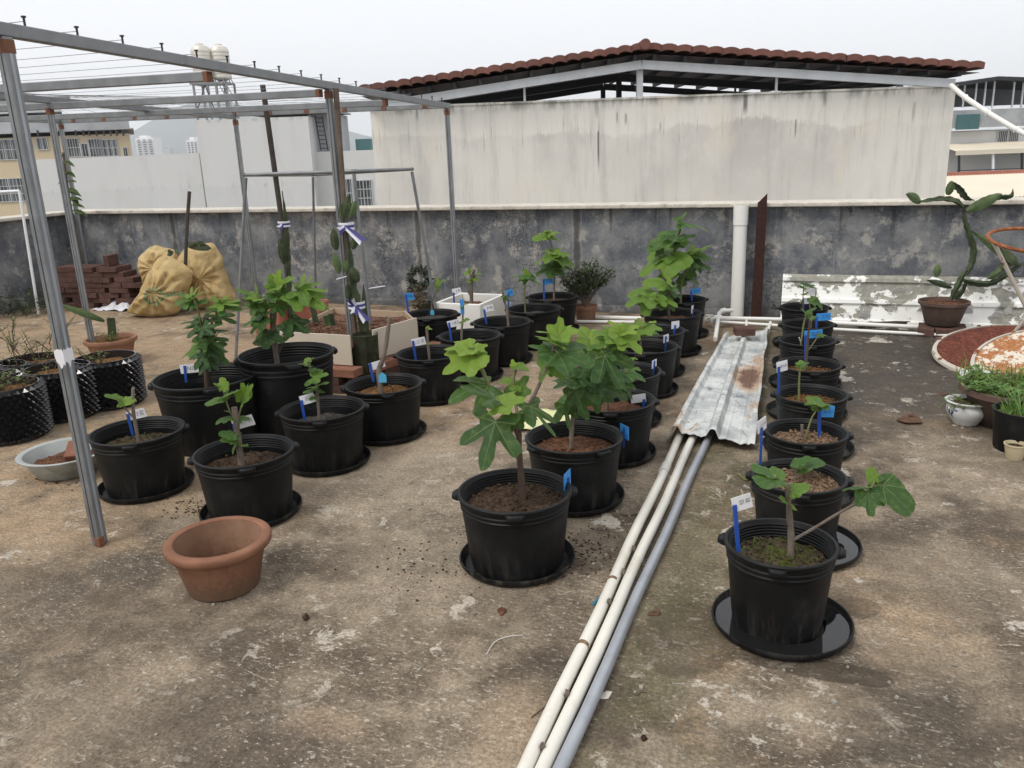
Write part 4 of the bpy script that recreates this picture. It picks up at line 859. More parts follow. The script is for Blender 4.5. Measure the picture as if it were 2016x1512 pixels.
fig_px(M8, [([(1314, 600), (1318, 550), (1326, 505), (1332, 470), (1345, 440)], .012, .006, 'bark_brown'), ([(1340, 600), (1342, 560), (1352, 525), (1368, 495)], .009, .005, 'shoot'), ([(1318, 545), (1300, 510), (1290, 490)], .007, .004, 'shoot')],
       [(1345, 441, 1398, 438, 1.8, 'o', .0, -.05), (1343, 440, 1330, 424, 2.2, 'o'), (1340, 438, 1352, 414, 2.0, 'o'), (1330, 470, 1268, 494, 2.1, 'o'), (1332, 466, 1296, 475, 1.6, 'm'), (1335, 470, 1372, 460, 1.3, 'o'), (1336, 476, 1364, 472, 3.0, 'm'), (1326, 500, 1252, 528, 2.9, 'm', .0, -.06), (1322, 510, 1300, 500, 2.2), (1330, 505, 1350, 530, 1.0, 'm'), (1368, 498, 1406, 476, 2.9, 'm'), (1366, 500, 1408, 510, 2.0, 'm'), (1365, 505, 1390, 535, 1.8, 'm'), (1368, 500, 1360, 480, 3.2, 'm'), (1360, 512, 1405, 528, 1.3, 'o'),
        (1322, 535, 1290, 552, 3.0), (1325, 530, 1345, 545, 2.4, 'o'), (1316, 556, 1280, 560, 2.0), (1346, 545, 1380, 560, 1.2, 'o'), (1345, 550, 1334, 575, 1.3, 'o'), (1352, 540, 1372, 520, 1.6), (1290, 492, 1276, 480, 2.4), (1292, 495, 1312, 480, 1.3), (1318, 560, 1336, 568, 1.5), (1316, 570, 1296, 588, 1.2), (1322, 480, 1350, 486, 1.5, 'm'), (1320, 520, 1355, 512, 1.2, 'm'), (1318, 500, 1282, 512, 2.5, 'm')])
# ---------------- right row
R1 = potted('black pot with weedy soil, cut fig stump and one long side branch', rim(1537, 1066, 'R'), 'R', 'soil_moss', .055, .0, (.015, .0, 0), 'black saucer full of water under the stump with the long side branch', True, GR, 160)
fig_px(R1, [([(1556, 1110), (1557, 1050), (1553, 1000), (1551, 953)], .0115, .0075, 'bark'), ([(1560, 1064), (1602, 1040, .02), (1655, 1008, .0), (1690, 988, -.02), (1708, 968, -.03)], .0050, .0038, 'bark'), ([(1552, 962), (1535, 948, -.02), (1524, 936, -.03)], .005, .004, 'shoot'), ([(1708, 968, -.03), (1718, 955, -.03), (1722, 944, -.03)], .005, .0035, 'shoot')],
       [(1524, 937, 1480, 912, 2.0, 'e', -.03, -.02), (1528, 943, 1490, 946, 1.6, 'e', -.05, -.10), (1529, 938, 1532, 918, 2.2, 'e', -.03, .02), (1559, 968, 1592, 950, 2.6, 'e', -.01, -.03), (1558, 968, 1556, 950, 2.2, 'e', .0, .02), (1554, 993, 1574, 998, 2.9, 'e'), (1552, 992, 1540, 985, 2.9, 'e'),
        (1706, 960, 1657, 948, 1.2, 'e', -.04, .02), (1710, 972, 1716, 1020, 1.3, 'm', -.05, -.10), (1738, 955, 1806, 1010, 1.2, 'e', -.02, -.10), (1720, 946, 1713, 919, 2.8, 'e', -.03, -.02), (1724, 948, 1738, 936, 1.9, 'e', -.02, .0)])
R2 = potted('black pot of gritty mix with a tiny fig seedling in the right row', rim(1573, 935, 'R'), 'R', 'soil_grit', .035, .1, (.02, 0, 0), 'black saucer with water under the gritty seedling pot', True, GR, 500)
fig_px(R2, [([(1566, 958), (1566, 938), (1570, 918)], .0045, .003, 'bark')], [(1571, 918, 1556, 912, 2.0, 'e'), (1571, 917, 1594, 894, 1.8, 'e'), (1573, 918, 1626, 902, 1.8, 'e'), (1570, 919, 1580, 925, 2.2, 'e')])
R3 = potted('black pot of gritty mix with one pale lobed leaf on a thin curved stem', rim(1587, 848, 'R'), 'R', 'soil_grit', .045, .1, True, 'black saucer under the pot with one pale lobed leaf', group=GR, nclod=300)
fig_px(R3, [([(1584, 842), (1596, 828), (1606, 810), (1610, 798)], .004, .003, 'shoot'), ([(1579, 862), (1579, 848), (1579, 836)], .006, .006, 'bark')], [(1610, 797, 1612, 776, 2.4, 'm', 0, .08), (1610, 798, 1584, 790, 2.2, 'm'), (1611, 798, 1640, 790, 2.2, 'm')])
R4 = potted('black pot of orange peat with a green shoot and one round leaf', rim(1597, 774, 'R'), 'R', 'soil_peat', .05, .1, True, 'black saucer under the orange peat pot', group=GR, nclod=200)
fig_px(R4, [([(1574, 780), (1573, 755), (1575, 725)], .006, .004, 'shoot')], [(1576, 724, 1566, 714, 2.3, 'o'), (1576, 724, 1594, 712, 2.2, 'o'), (1576, 722, 1580, 707, 2.4, 'o', 0, .05)])
R5 = potted('black pot of orange peat with a bare dark fig twig', rim(1593, 716, 'R'), 'R', 'soil_peat', .05, .2, True, 'black saucer under the bare dark twig pot', group=GR, nclod=150)
fig_px(R5, [([(1586, 712), (1590, 680), (1592, 650), (1597, 620)], .008, .005, 'bark_brown'), ([(1591, 690), (1604, 672), (1612, 660)], .003, .002, 'shoot')], [(1612, 660, 1630, 656, 2.4, 'o'), (1597, 628, 1612, 622, 1.9, 'o')])
R6 = potted('black pot with a yellow-green leaning shoot beside a short cut stub', rim(1589, 668, 'R'), 'R', 'soil_grey', .08, .2, True, 'black saucer under the leaning yellow-green shoot', group=GR)
fig_px(R6, [([(1576, 665), (1582, 640), (1588, 618)], .006, .004, 'shoot'), ([(1576, 672), (1573, 664)], .004, .004, 'stone_w')], [(1588, 618, 1576, 604, 1.8, 'o'), (1588, 618, 1604, 600, 2.0, 'o'), (1588, 620, 1600, 614, 2.0, 'o')])
R7 = potted('black pot with a twisted twig, next to last in the right row', rim(1590, 636, 'R'), 'R', 'soil', .07, .2, True, 'black saucer next to last in the right row', group=GR)
fig_px(R7, [([(1596, 640), (1598, 618), (1594, 600), (1600, 585)], .006, .004, 'bark')], [(1600, 588, 1626, 604, 2.2, 'o'), (1599, 590, 1612, 580, 2.4, 'o')])
R8 = potted('black pot with two thin stems in front of the peeling white panel', rim(1584, 603, 'R'), 'R', 'soil', .06, .2, True, 'black saucer in front of the peeling white panel', group=GR)
fig_px(R8, [([(1581, 610), (1581, 585), (1582, 562)], .004, .003, 'bark_brown'), ([(1604, 610), (1605, 590), (1607, 570)], .004, .003, 'bark')], [(1600, 564, 1574, 554, 1.2, 'o'), (1581, 566, 1570, 562, 2.2, 'o'), (1582, 580, 1592, 574, 2.2, 'o'), (1580, 592, 1574, 598, 1.8, 'o')])
# ---------------- left rows
L1 = potted('black pot with a forked pale cutting bearing two leaves beside the steel post', rim(270, 846), 'L', 'soil_moss', .075, .6, True, 'black saucer under the forked pale cutting', group=GR, nclod=200)
fig_px(L1, [([(272, 862), (266, 832), (262, 805), (262, 764)], .0085, .0075, 'bark'), ([(263, 822), (250, 808), (241, 796), (239, 790)], .0045, .003, 'bark')], [(239, 790, 203, 776, 2.6, 'e'), (240, 790, 260, 784, 3.0, 'e'), (238, 788, 236, 780, 3.2, 'e')])
L2 = potted('black pot with a thick cut stump sprouting several leafy shoots behind the empty terracotta pot', rim(480, 886), 'L', 'soil', .07, .7, True, 'black saucer behind the empty terracotta pot', group=GR, nclod=160)
fig_px(L2, [([(473, 892), (468, 860), (465, 830), (461, 802)], .014, .0125, 'bark'), ([(464, 830), (452, 808), (444, 785), (440, 765)], .004, .003, 'shoot'), ([(467, 830), (474, 805), (480, 780)], .004, .003, 'shoot')],
       [(440, 766, 428, 748, 2.9, 'o'), (440, 766, 450, 750, 2.9, 'o'), (440, 764, 438, 740, 3.3, 'o', 0, .03), (446, 782, 398, 795, 2.2, 'o', 0, -.05), (448, 780, 470, 768, 2.0, 'm'), (480, 782, 496, 756, 2.8, 'm'), (480, 780, 478, 752, 2.9, 'm'), (478, 786, 494, 775, 2.6, 'o'), (456, 822, 420, 824, 2.0, 'o'), (458, 815, 440, 806, 1.8, 'm'), (470, 826, 488, 820, 1.8, 'o'), (464, 858, 428, 850, 1.9, 'o'), (462, 868, 432, 866, 2.2, 'o'), (468, 872, 455, 895, 2.0, 'o'), (474, 880, 488, 876, 2.6, 'o')])
L3 = potted('black pot with an upright leafy young fig and a two-character card', rim(634, 802), 'L', 'soil_grey', .085, .5, True, 'black saucer under the upright leafy young fig', group=GR, nclod=60)
fig_px(L3, [([(627, 815), (625, 780), (622, 750), (612, 728), (606, 712)], .008, .004, 'bark')], [(606, 712, 600, 700, 2.8, 'o'), (606, 712, 614, 700, 2.9, 'o'), (608, 720, 584, 716, 2.5, 'm'), (612, 728, 632, 726, 2.2, 'o'), (618, 744, 650, 736, 2.6, 'm'), (620, 748, 600, 752, 2.0, 'o'), (622, 760, 644, 752, 2.3, 'm'), (621, 768, 594, 770, 2.3, 'o'), (624, 774, 640, 772, 2.1, 'o'), (622, 780, 610, 784, 2.7, 'o'), (616, 738, 610, 740, 3.0, 'o')])
L4 = potted('black pot with a thick bent leafless fig cutting and a pale blue tag', rim(755, 754), 'L', 'soil_peat', .065, .6, True, 'black saucer under the thick bent leafless cutting', group=GR, nclod=150)
fig_px(L4, [([(748, 752), (746, 732), (752, 712), (760, 680), (767, 624)], .0155, .011, 'bark')], [], pet=False)
L5 = potted('black pot with a short twig with a tiny sprout beside the cream tile planter', rim(846, 693), 'L', 'soil_grey', .09, .4, True, 'black saucer under the short sprouting twig', group=GR)
fig_px(L5, [([(846, 706), (843, 680), (840, 646)], .009, .0075, 'bark')], [(842, 646, 852, 648, 3.4, 'o'), (842, 646, 843, 640, 3.4, 'o'), (842, 676, 850, 677, 2.8, 'o')])
L6 = potted('black pot with a thin twig topped by a bright blue clip', rim(925, 659), 'L', 'soil_grey', .07, .3, True, 'black saucer under the twig with a bright blue clip', group=GR)
fig_px(L6, [([(908, 672), (909, 650), (911, 630), (911, 608)], .0085, .006, 'bark')], [(912, 602, 922, 597, 2.6, 'o'), (911, 605, 904, 604, 3.0, 'o'), (912, 632, 920, 625, 2.8, 'o'), (911, 634, 902, 635, 2.6, 'o'), (912, 630, 918, 634, 3, 'o')])
p = PX(L6, 910, 604); MB().box(p, (.025, .012, .10), ANG).build('blue_clip', MT['card_b'], L6)
L7 = potted('black pot with a pale bare stem with buds beside the white foam box', rim(988, 632), 'L', 'soil_grey', .075, .3, True, 'black saucer beside the white foam box', group=GR)
fig_px(L7, [([(1001, 634), (998, 610), (992, 590), (989, 570)], .0095, .007, 'bark')], [(991, 576, 984, 572, 2.8, 'o'), (992, 582, 1004, 585, 2.4, 'm'), (993, 584, 1000, 574, 2.6, 'm'), (994, 588, 1006, 590, 2.2, 'o')])
L8 = potted('black pot with a small fig with drooping leaves, between foam box and tall leafy fig', rim(1052, 606), 'L', 'soil_grey', .06, .2, True, 'black saucer under the small drooping-leaved fig', group=GR)
fig_px(L8, [([(1034, 606), (1033, 580), (1034, 550), (1037, 538)], .006, .004, 'shoot')], [(1036, 542, 1004, 538, 2.0, 'm'), (1036, 545, 1016, 558, 2.8, 'm'), (1038, 542, 1058, 548, 2.2, 'm'), (1038, 550, 1068, 562, 1.4, 'o'), (1037, 540, 1034, 528, 3.0, 'o'), (1036, 548, 1030, 562, 2.6, 'o'), (1038, 544, 1052, 535, 2.4, 'o')])
c9 = rim(1091, 581); L9 = potted('black pot with a slim fig of bright tiers beside the jade plant', (c9[0], c9[1]-.04), 'L', 'soil', .05, .1, True, 'black saucer beside the jade plant', group=GR)
fig_px(L9, [([(1090, 585), (1091, 545), (1090, 500), (1082, 470), (1079, 455)], .008, .004, 'bark')],
       [(1080, 462, 1044, 470, 2.8, 'o'), (1082, 460, 1105, 452, 3.0, 'o'), (1079, 456, 1072, 450, 3.4, 'o'), (1082, 470, 1108, 474, 2.6, 'o'), (1084, 466, 1068, 456, 3.0, 'm'), (1090, 500, 1046, 520, 3.0, 'm'), (1088, 496, 1064, 492, 3.2, 'm'), (1092, 498, 1130, 502, 3.2, 'm'), (1092, 502, 1136, 524, 3.0, 'm'), (1090, 495, 1104, 486, 3.3, 'm'), (1092, 510, 1122, 528, 2.4, 'o'), (1090, 528, 1050, 540, 1.2, 'm'), (1092, 525, 1126, 530, 1.2, 'o'), (1092, 510, 1098, 528, 2.0, 'm'), (1089, 520, 1066, 522, 1.4, 'm')])
P10 = potted('black pot with a crooked twig and fresh top leaves behind the tile planter', rim(848, 616), 'L', 'soil_grey', .045, .3, None, None, group=GR)
fig_px(P10, [([(852, 620), (850, 600), (856, 580), (862, 562)], .008, .004, 'bark')], [(862, 560, 860, 542, 3.2, 'o'), (862, 560, 874, 546, 3.0, 'o'), (860, 566, 854, 556, 2.6, 'o'), (860, 572, 864, 562, 2.6, 'o')])
B1 = potted('large black pot with a dense narrow fig of many deeply cut leaves', rim(405, 737, 'B'), 'B', 'soil', .13, .8, None, None, group=GR)
fig_px(B1, [([(404, 742), (403, 700), (404, 650), (406, 625)], .0155, .014, 'bark_brown'), ([(404, 660), (395, 630, -.02), (386, 600, -.03), (376, 585, -.03)], .007, .004, 'shoot'), ([(408, 655), (420, 630), (432, 605), (434, 595)], .007, .004, 'shoot'), ([(404, 690), (418, 670, -.08), (430, 655, -.1)], .005, .003, 'shoot')],
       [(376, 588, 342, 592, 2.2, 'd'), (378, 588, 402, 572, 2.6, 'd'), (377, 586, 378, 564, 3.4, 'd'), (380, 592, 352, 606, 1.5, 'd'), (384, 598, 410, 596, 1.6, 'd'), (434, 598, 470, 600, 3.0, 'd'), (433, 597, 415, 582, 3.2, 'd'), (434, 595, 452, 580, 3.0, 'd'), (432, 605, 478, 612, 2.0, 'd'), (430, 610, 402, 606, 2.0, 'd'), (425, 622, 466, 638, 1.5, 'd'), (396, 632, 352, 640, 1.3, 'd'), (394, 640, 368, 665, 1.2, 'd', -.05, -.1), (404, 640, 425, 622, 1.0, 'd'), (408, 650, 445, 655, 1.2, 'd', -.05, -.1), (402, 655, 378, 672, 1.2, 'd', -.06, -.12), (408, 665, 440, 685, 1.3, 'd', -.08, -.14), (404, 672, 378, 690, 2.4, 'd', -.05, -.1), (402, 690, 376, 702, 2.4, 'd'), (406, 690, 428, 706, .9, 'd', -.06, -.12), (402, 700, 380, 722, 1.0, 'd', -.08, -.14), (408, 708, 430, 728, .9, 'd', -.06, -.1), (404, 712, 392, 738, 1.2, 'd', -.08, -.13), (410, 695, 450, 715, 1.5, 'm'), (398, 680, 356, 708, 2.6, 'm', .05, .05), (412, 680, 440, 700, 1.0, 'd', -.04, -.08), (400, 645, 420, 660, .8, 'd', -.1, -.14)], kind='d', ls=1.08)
B2 = potted('tallest black pot with a broad-crowned fig in front of the tile planter', rim(563, 692, 'C'), 'C', 'soil', .16, .75, None, None, group=GR)
fig_px(B2, [([(543, 700), (541, 672), (537, 640), (536, 612)], .016, .0145, 'bark'), ([(538, 680), (524, 655), (514, 620), (506, 590)], .008, .005, 'bark_brown'), ([(548, 695), (562, 660), (572, 630), (585, 595), (592, 570)], .008, .005, 'bark_brown'), ([(540, 660), (543, 620), (545, 585), (545, 560)], .006, .004, 'shoot')],
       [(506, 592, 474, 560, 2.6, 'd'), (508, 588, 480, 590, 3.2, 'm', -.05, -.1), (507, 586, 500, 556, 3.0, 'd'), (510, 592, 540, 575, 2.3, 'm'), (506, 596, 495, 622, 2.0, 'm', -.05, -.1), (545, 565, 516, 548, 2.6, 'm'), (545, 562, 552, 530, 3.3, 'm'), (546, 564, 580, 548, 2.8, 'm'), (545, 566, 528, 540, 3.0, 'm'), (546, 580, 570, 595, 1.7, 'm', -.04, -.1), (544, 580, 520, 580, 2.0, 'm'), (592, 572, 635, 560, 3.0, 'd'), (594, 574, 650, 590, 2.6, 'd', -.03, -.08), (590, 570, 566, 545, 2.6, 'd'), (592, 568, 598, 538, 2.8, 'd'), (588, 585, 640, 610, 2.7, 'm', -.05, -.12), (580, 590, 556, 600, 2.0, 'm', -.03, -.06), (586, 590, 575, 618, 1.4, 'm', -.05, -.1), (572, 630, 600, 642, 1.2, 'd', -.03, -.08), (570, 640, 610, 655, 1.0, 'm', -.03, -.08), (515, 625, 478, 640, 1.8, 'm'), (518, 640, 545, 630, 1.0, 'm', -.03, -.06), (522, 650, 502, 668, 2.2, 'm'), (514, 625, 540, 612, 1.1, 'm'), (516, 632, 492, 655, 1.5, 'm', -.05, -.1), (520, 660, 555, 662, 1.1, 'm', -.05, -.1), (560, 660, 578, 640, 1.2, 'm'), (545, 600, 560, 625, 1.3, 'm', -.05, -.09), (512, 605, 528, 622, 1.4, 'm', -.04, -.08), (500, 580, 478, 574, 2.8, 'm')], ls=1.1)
# small clip tags
def clip(root, px, py, s=.03):
    p = PX(root, px, py, -.02); m = MB(); d = s/2
    m.add([p+UV_*x+V((0, 0, z))-HV*y for y in (0, .003) for x, z in ((-d, -d*1.2), (d, -d*1.2), (d, d*.7), (0, d*1.5), (-d, d*.7))], [(0, 1, 2, 3, 4)[::-1], (5, 6, 7, 8, 9)]+[(k, (k+1) % 5, 5+(k+1) % 5, 5+k) for k in range(5)])
    m.build('variety_tag', MT['cyan'], root)
clip(L4, 753, 744, .042); clip(P10, 851, 615, .03)
# ---------------- plant labels
def LT(pot, label, base, top, cc, w_, h_, text, colr='w', tilt=8, yaw=0, off=0.0, ink=None): return label_tag(label, base, top, cc, w_, h_, text, pot['_d']+off, colr, tilt, yaw, ink)
LT(R1, 'white card with two characters on a blue stake in the weedy pot', (1453, 1076), (1446, 994), (1462, 991), .062, .048, '草莓', tilt=14, yaw=.1, off=-.02)
LT(R2, 'white card lettered LUV on a blue stake in the gritty seedling pot', (1497, 905), (1500, 842), (1505, 838), .058, .05, 'LUV', tilt=10, yaw=.75, off=-.0)
LT(R3, 'blue card reading 女王S on a wide blue stake', (1613, 852), (1613, 802), (1628, 811), .066, .05, '女王S', 'b', -3, off=.03)
LT(R4, 'white card lettered BNR on a tall blue stake', (1533, 768), (1533, 722), (1542, 722), .060, .052, 'BNR', tilt=7, yaw=.3, off=.0)
LT(R5, 'blue card with brushed characters in the bare dark twig pot', (1586, 708), (1586, 660), (1602, 658), .10, .045, '佐加', 'b', 3, off=.05)
LT(R7, 'blue card numbered 276 in the right row', (1607, 650), (1608, 624), (1622, 624), .095, .05, '276', 'b', 2, off=-.02)
LT(R8, 'small blue card tucked behind the card numbered 276', (1606, 640), (1606, 616), (1612, 618), .075, .05, 'Z', 'b', 2, off=-.10)
LT(R8, 'white card with characters between two thin stems', (1581, 612), (1581, 588), (1592, 592), .085, .045, '华丽', 'w', 2, off=.05)
LT(L1, 'white card with faint characters behind the forked pale cutting', (260, 850), (251, 815), (268, 816), .088, .044, '白蜜', tilt=11, off=.08)
LT(L2, 'white card with characters behind the thick cut stump', (467, 872), (460, 834), (478, 832), .095, .048, '卡户黄', tilt=14, off=.05)
LT(L3, 'white card reading 長柄 beside the upright leafy young fig', (599, 820), (593, 788), (605, 786), .074, .048, '長柄', tilt=15, off=.0)
LT(L4, 'white card with a letter T behind the bent leafless cutting', (734, 744), (728, 715), (742, 719), .085, .042, 'T', tilt=15, off=.03)
LT(L5, 'white card reading 土金 beside the short sprouting twig', (819, 711), (813, 671), (824, 673), .086, .048, '土金', tilt=10, off=.02)
LT(L6, 'white card numbered 187 in front of the blue-clipped twig', (888, 668), (884, 635), (893, 637), .082, .046, '187', tilt=12, off=.02)
LT(L7, 'white card lettered MR in front of the foam box', (957, 633), (953, 609), (962, 607), .070, .046, 'MR', tilt=9, off=.03)
LT(L8, 'blue card behind the pale bare stem with buds', (1001, 600), (1001, 578), (1003, 577), .055, .052, 'BK', 'b', 18, off=-.03)
LT(L9, 'blue card at the foot of the slim fig of bright tiers', (1071, 585), (1070, 550), (1079, 554), .082, .048, 'LSB', 'b', 6, off=.0)
LT(P10, 'blue card in the pot behind the tile planter', (804, 614), (799, 580), (806, 584), .072, .052, 'MEI', 'b', 4, off=.02)
LT(B1, 'white card half hidden by deeply cut leaves', (366, 746), (363, 720), (372, 726), .10, .05, 'NO', 'w', 4, off=.12)
LT(M1, 'blue card edge-on at the rim of the foremost big fig pot', (1120, 976), (1122, 940), (1117, 944), .070, .062, None, 'b', 0, 1.15, off=.05)
LT(M2, 'blue card edge-on at the rim of the bushy fig pot', (1227, 872), (1230, 842), (1230, 850), .068, .060, None, 'b', 0, -1.15, off=.03)
LT(M3, 'blank white card leaning in the pot under spreading leaves', (1267, 798), (1268, 786), (1257, 785), .074, .042, None, 'w', 6, off=.03)
LT(M4, 'white card edge-on in the dry soil pot', (1288, 730), (1291, 710), (1294, 717), .055, .045, None, 'w', 0, .95, off=.04)
LT(M5, 'white card edge-on beside the thin young fig', (1310, 685), (1313, 662), (1317, 667), .06, .048, 'N', 'w', 0, .85, off=.03)
LT(M6, 'white card standing in the low leafy fig pot', (1328, 652), (1330, 640), (1331, 640), .062, .05, None, 'w', 0, .4, off=.05)
LT(M7, 'white card edge-on under the spreading bright-leaved fig', (1364, 617), (1366, 608), (1367, 609), .05, .055, None, 'w', 0, 1.1, off=.03)
LT(M8, 'blue card at the foot of the tallest fig', (1362, 588), (1360, 572), (1370, 573), .075, .045, 'Dor', 'b', 8, off=.02)
# ================================================================ PERGOLA
FLp, BRp = V((-2.68, 2.29, 1.945)), V((-3.18, 7.08, 1.855)); P4, P3_ = V((-5.45, 7.08, 1.865)), V((-7.70, 7.08, 1.92))
fdir = (BRp-FLp)
def onbeam(a, b, px, py):                                   # point of beam a-b nearest to the pixel's ray
    best = min(((lambda p: (abs(prj(p)[0]-px)+abs(prj(p)[1]-py)*.2, p))(a.lerp(b, i/200)) for i in range(-20, 261)), key=lambda q: q[0]); return best[1]
def prj(p):
    c = RCAM.transposed() @ (V(p)-CAMP); return (CX+F*c.x/-c.z, CY-F*c.y/-c.z)
pg = thing('pergola', 'galvanised square-tube pergola frame strung with thin wires', 'pergola', (FLp.x, FLp.y, 0))
def pl(p): return V(p)-V((FLp.x, FLp.y, 0))
TW = .042
def sq(name, a, b, w_=TW, h_=TW, mat='galv', parent=None):
    return MB().bar(pl(a), pl(b), w_, h_).build(name, MT[mat], parent or pg, bevel=.004)
Cp = onbeam(FLp, BRp, 645, 160); P2 = V((-5.19, 4.70, 1.905))
posts = [FLp, Cp, BRp, P2, P4, P3_]
for i, p in enumerate(posts):
    th = .036 if i else .042
    po = sq('post', (p.x, p.y, .002), (p.x, p.y, p.z-TW/2-.002), th, th)
    MB().box(pl((p.x, p.y-th/2-.0004, p.z/2-.02)), (.004, .0012, p.z-.1)).build('groove_shading', MT['steel_d'], po); MB().box(pl((p.x+th/2+.0004, p.y, p.z/2-.02)), (.0012, .012, p.z-.1)).build('groove_shading', MT['pipe_grey'], po)  # raised strips: dark one paints groove shade, paler one a highlight line
    c = pl((p.x, p.y, p.z-.055)); MB().box(c, (th+.003, th+.003, .045)).build('primer_patch', MT['primer'], po)
MB().box(pl((FLp.x+.014, FLp.y-.014, .022)), (.026, .026, .036)).build('primer_patch', MT['primer'], pg)
f0 = FLp-fdir.normalized()*.35
sq('front_beam', f0, BRp+fdir.normalized()*.05, .04, .046)
ldir = (P4-P2).normalized(); sq('side_beam', P2-ldir*2.6+V((0, 0, .045)), P4+V((0, 0, .0)), .04, .045)
sq('back_beam', P3_+V((-.05, 0, 0)), BRp-(BRp-P3_).normalized()*.025, .04, .042)
lp3 = V((-7.45, 3.6, 1.97)); sq('far_beam', lp3, P3_-(P3_-lp3).normalized()*.024, .04, .042)
def cross(pxr, pyr, k):                                     # cross beam parallel to the back beam, hung under the front beam
    a = onbeam(FLp, BRp, pxr, pyr); d = (P3_-BRp).normalized(); st_ = a+V((0, 0, -.047))+d*.03
    b = st_+d*k; o = sq('cross_beam', st_, b, .04, .045)
    MB().box(pl(st_+d*.012), (.026, .042, .047)).build('primer_patch', MT['primer'], o); return a
cross(420, 120, 4.6); cross(640, 160, 4.3); cross(768, 185, 4.4)
m = MB(); bl = (BRp-f0).length; wires = []
for i in range(20):
    f = (i+.8)/20.3; p = f0.lerp(BRp, f)+V((0, 0, .023)); b_ = MB().tube([pl(p), pl(p+V((0, 0, .03)))], .0045, 6); b_.tube([pl(p+V((0, 0, .03))), pl(p+V((0, 0, .036)))], .009, 6); b_.build('bolt', MT['steel_d'], pg)
    wires.append(p+V((0, 0, .018)))
for i in range(11):
    p = P3_.lerp(BRp, (i+.5)/11)+V((0, 0, .021)); bb = MB().box(pl(p+V((0, -.0225, -.02))), (.05, .004, .03)).build('cleat', MT['primer'], pg); MB().tube([pl(p), pl(p+V((0, 0, .04)))], .004, 6).build('bolt', MT['steel_d'], pg)
    wires2 = p+V((0, 0, .03)); a = f0+V((-.2-.42*i, -.3, .09)); mid = (a+wires2)/2-V((0, 0, .02))
    MB().tube([pl(wires2), pl(mid), pl(a)], .0013, 4).build('wire', MT['galv'], pg)
for i, p in enumerate(wires):
    b = p+(P3_-BRp)*frnd(1.0, 1.04)+V((0, 0, frnd(.0, .04))); mid = p.lerp(b, .5)-V((0, 0, frnd(.01, .04)))
    MB().tube([pl(p), pl(p.lerp(b, .25)-V((0, 0, .012))), pl(mid), pl(b)], .0013, 4).build('wire', MT['galv'], pg)
# torn white tape round the front post
m = MB(); zt0 = K(122, 702, dep(FLp)).z
pts = []
for k in range(24):
    q = 2*pi*k/24; s_ = .0226; x = max(-s_, min(s_, s_*1.5*cos(q))); y = max(-s_, min(s_, s_*1.5*sin(q))); pts.append((x, y))
for k, (x, y) in enumerate(pts): m.v += [V((x, y, zt0-.022-.03*mnoise.noise(V((k*.9, 1.5, 0))))), V((x, y, zt0+.03+.012*mnoise.noise(V((k*.9, 5.5, 0)))))]
for k in range(24):
    l = (k+1) % 24; m.f.append((2*k, 2*l, 2*l+1, 2*k+1))
m.build('torn_tape', MT['card'], pg)
# thin white pipe frame at the far left
a0 = G(76, 618); tp = thing('pipe_rack', 'thin white pipe rack at the edge beside the side parapet', 'rack', a0)
d0 = dep(a0); t0 = K(38, 376, d0); MB().tube([(0, 0, 0), t0-a0], .014, 8).build('upright', MT['steel_w'], tp, True); MB().tube([t0-a0, K(-90, 382, d0)-a0], .014, 8).build('top_rail', MT['steel_w'], tp, True); MB().tube([K(-90, 382, d0)-a0, V((K(-90, 382, d0)-a0).to_tuple()[:2]+(0,))], .014, 8).build('upright', MT['steel_w'], tp, True)
# ================================================================ TRAPEZOID PIPE FRAME OVER THE CACTUS BED
fa, fb, fc, fd = G(464, 706), G(738, 716), G(866, 656), G(622, 598)
pf = thing('splayed_stand', 'splayed galvanised pipe stand straddling the tile planter', 'stand', fb)
def fl_(p): return V(p)-fb
ta, tb_, tc_, td = K(484, 350, dep(fa)), K(697, 343, dep(fb)), K(811, 338, dep(fc)-.1), K(616, 349, dep(fd)-.25)
PR = .0125
for a, b in ((fa, ta), (fb, tb_), (fc, tc_), (fd, td)): MB().tube([fl_(a), fl_(b)], PR, 10).build('leg', MT['galv'], pf, True)
for a, b in ((ta, tb_), (tb_, tc_), (tc_, td), (td, ta)):
    e = (b-a).normalized()*.012; MB().tube([fl_(a-e)+V((0, 0, .02)), fl_(b+e)+V((0, 0, .02))], PR*1.05, 10, cap=False).build('top_rail', MT['galv'], pf, True)
for (x0, y0, x1, y1), d in (((662, 550, 683, 544), dep(Cp)-.05), ((726, 568, 758, 563), dep(fb)-.02)): MB().tube([fl_(K(x0, y0, d)), fl_(K(x1, y1, d))], .004, 6).build('cross_pin', MT['cloth'], pf)
# ================================================================ TILE PLANTER WITH CACTUS
pc = G(684, 690)
zt_ = .37; zb0 = .19
hx = [G(540, 652, zt_), G(690, 660, zt_), G(732, 650, zt_), G(820, 625, zt_), G(796, 616, zt_-.05), G(657, 608, zt_-.05), G(600, 622, zt_)]
pln = thing('tile_planter', 'low planter walled with cream tiles on a brick base, filled with bark mulch', 'planter', (hx[1].x, hx[1].y, 0))
O = V((hx[1].x, hx[1].y, 0))
def wallp(a, b, mt, z1, z0=zb0, th=.012):
    a, b = V((a.x, a.y, 0))-O, V((b.x, b.y, 0))-O; d = (b-a).normalized(); n_ = V((d.y, -d.x, 0))
    MB().bar((a+b)/2-(b-a)/2+d*.004+V((0, 0, (z0+z1)/2)), b-d*.004+V((0, 0, (z0+z1)/2)), th, z1-z0).build('tile_panel', MT[mt], pln, bevel=.0015)
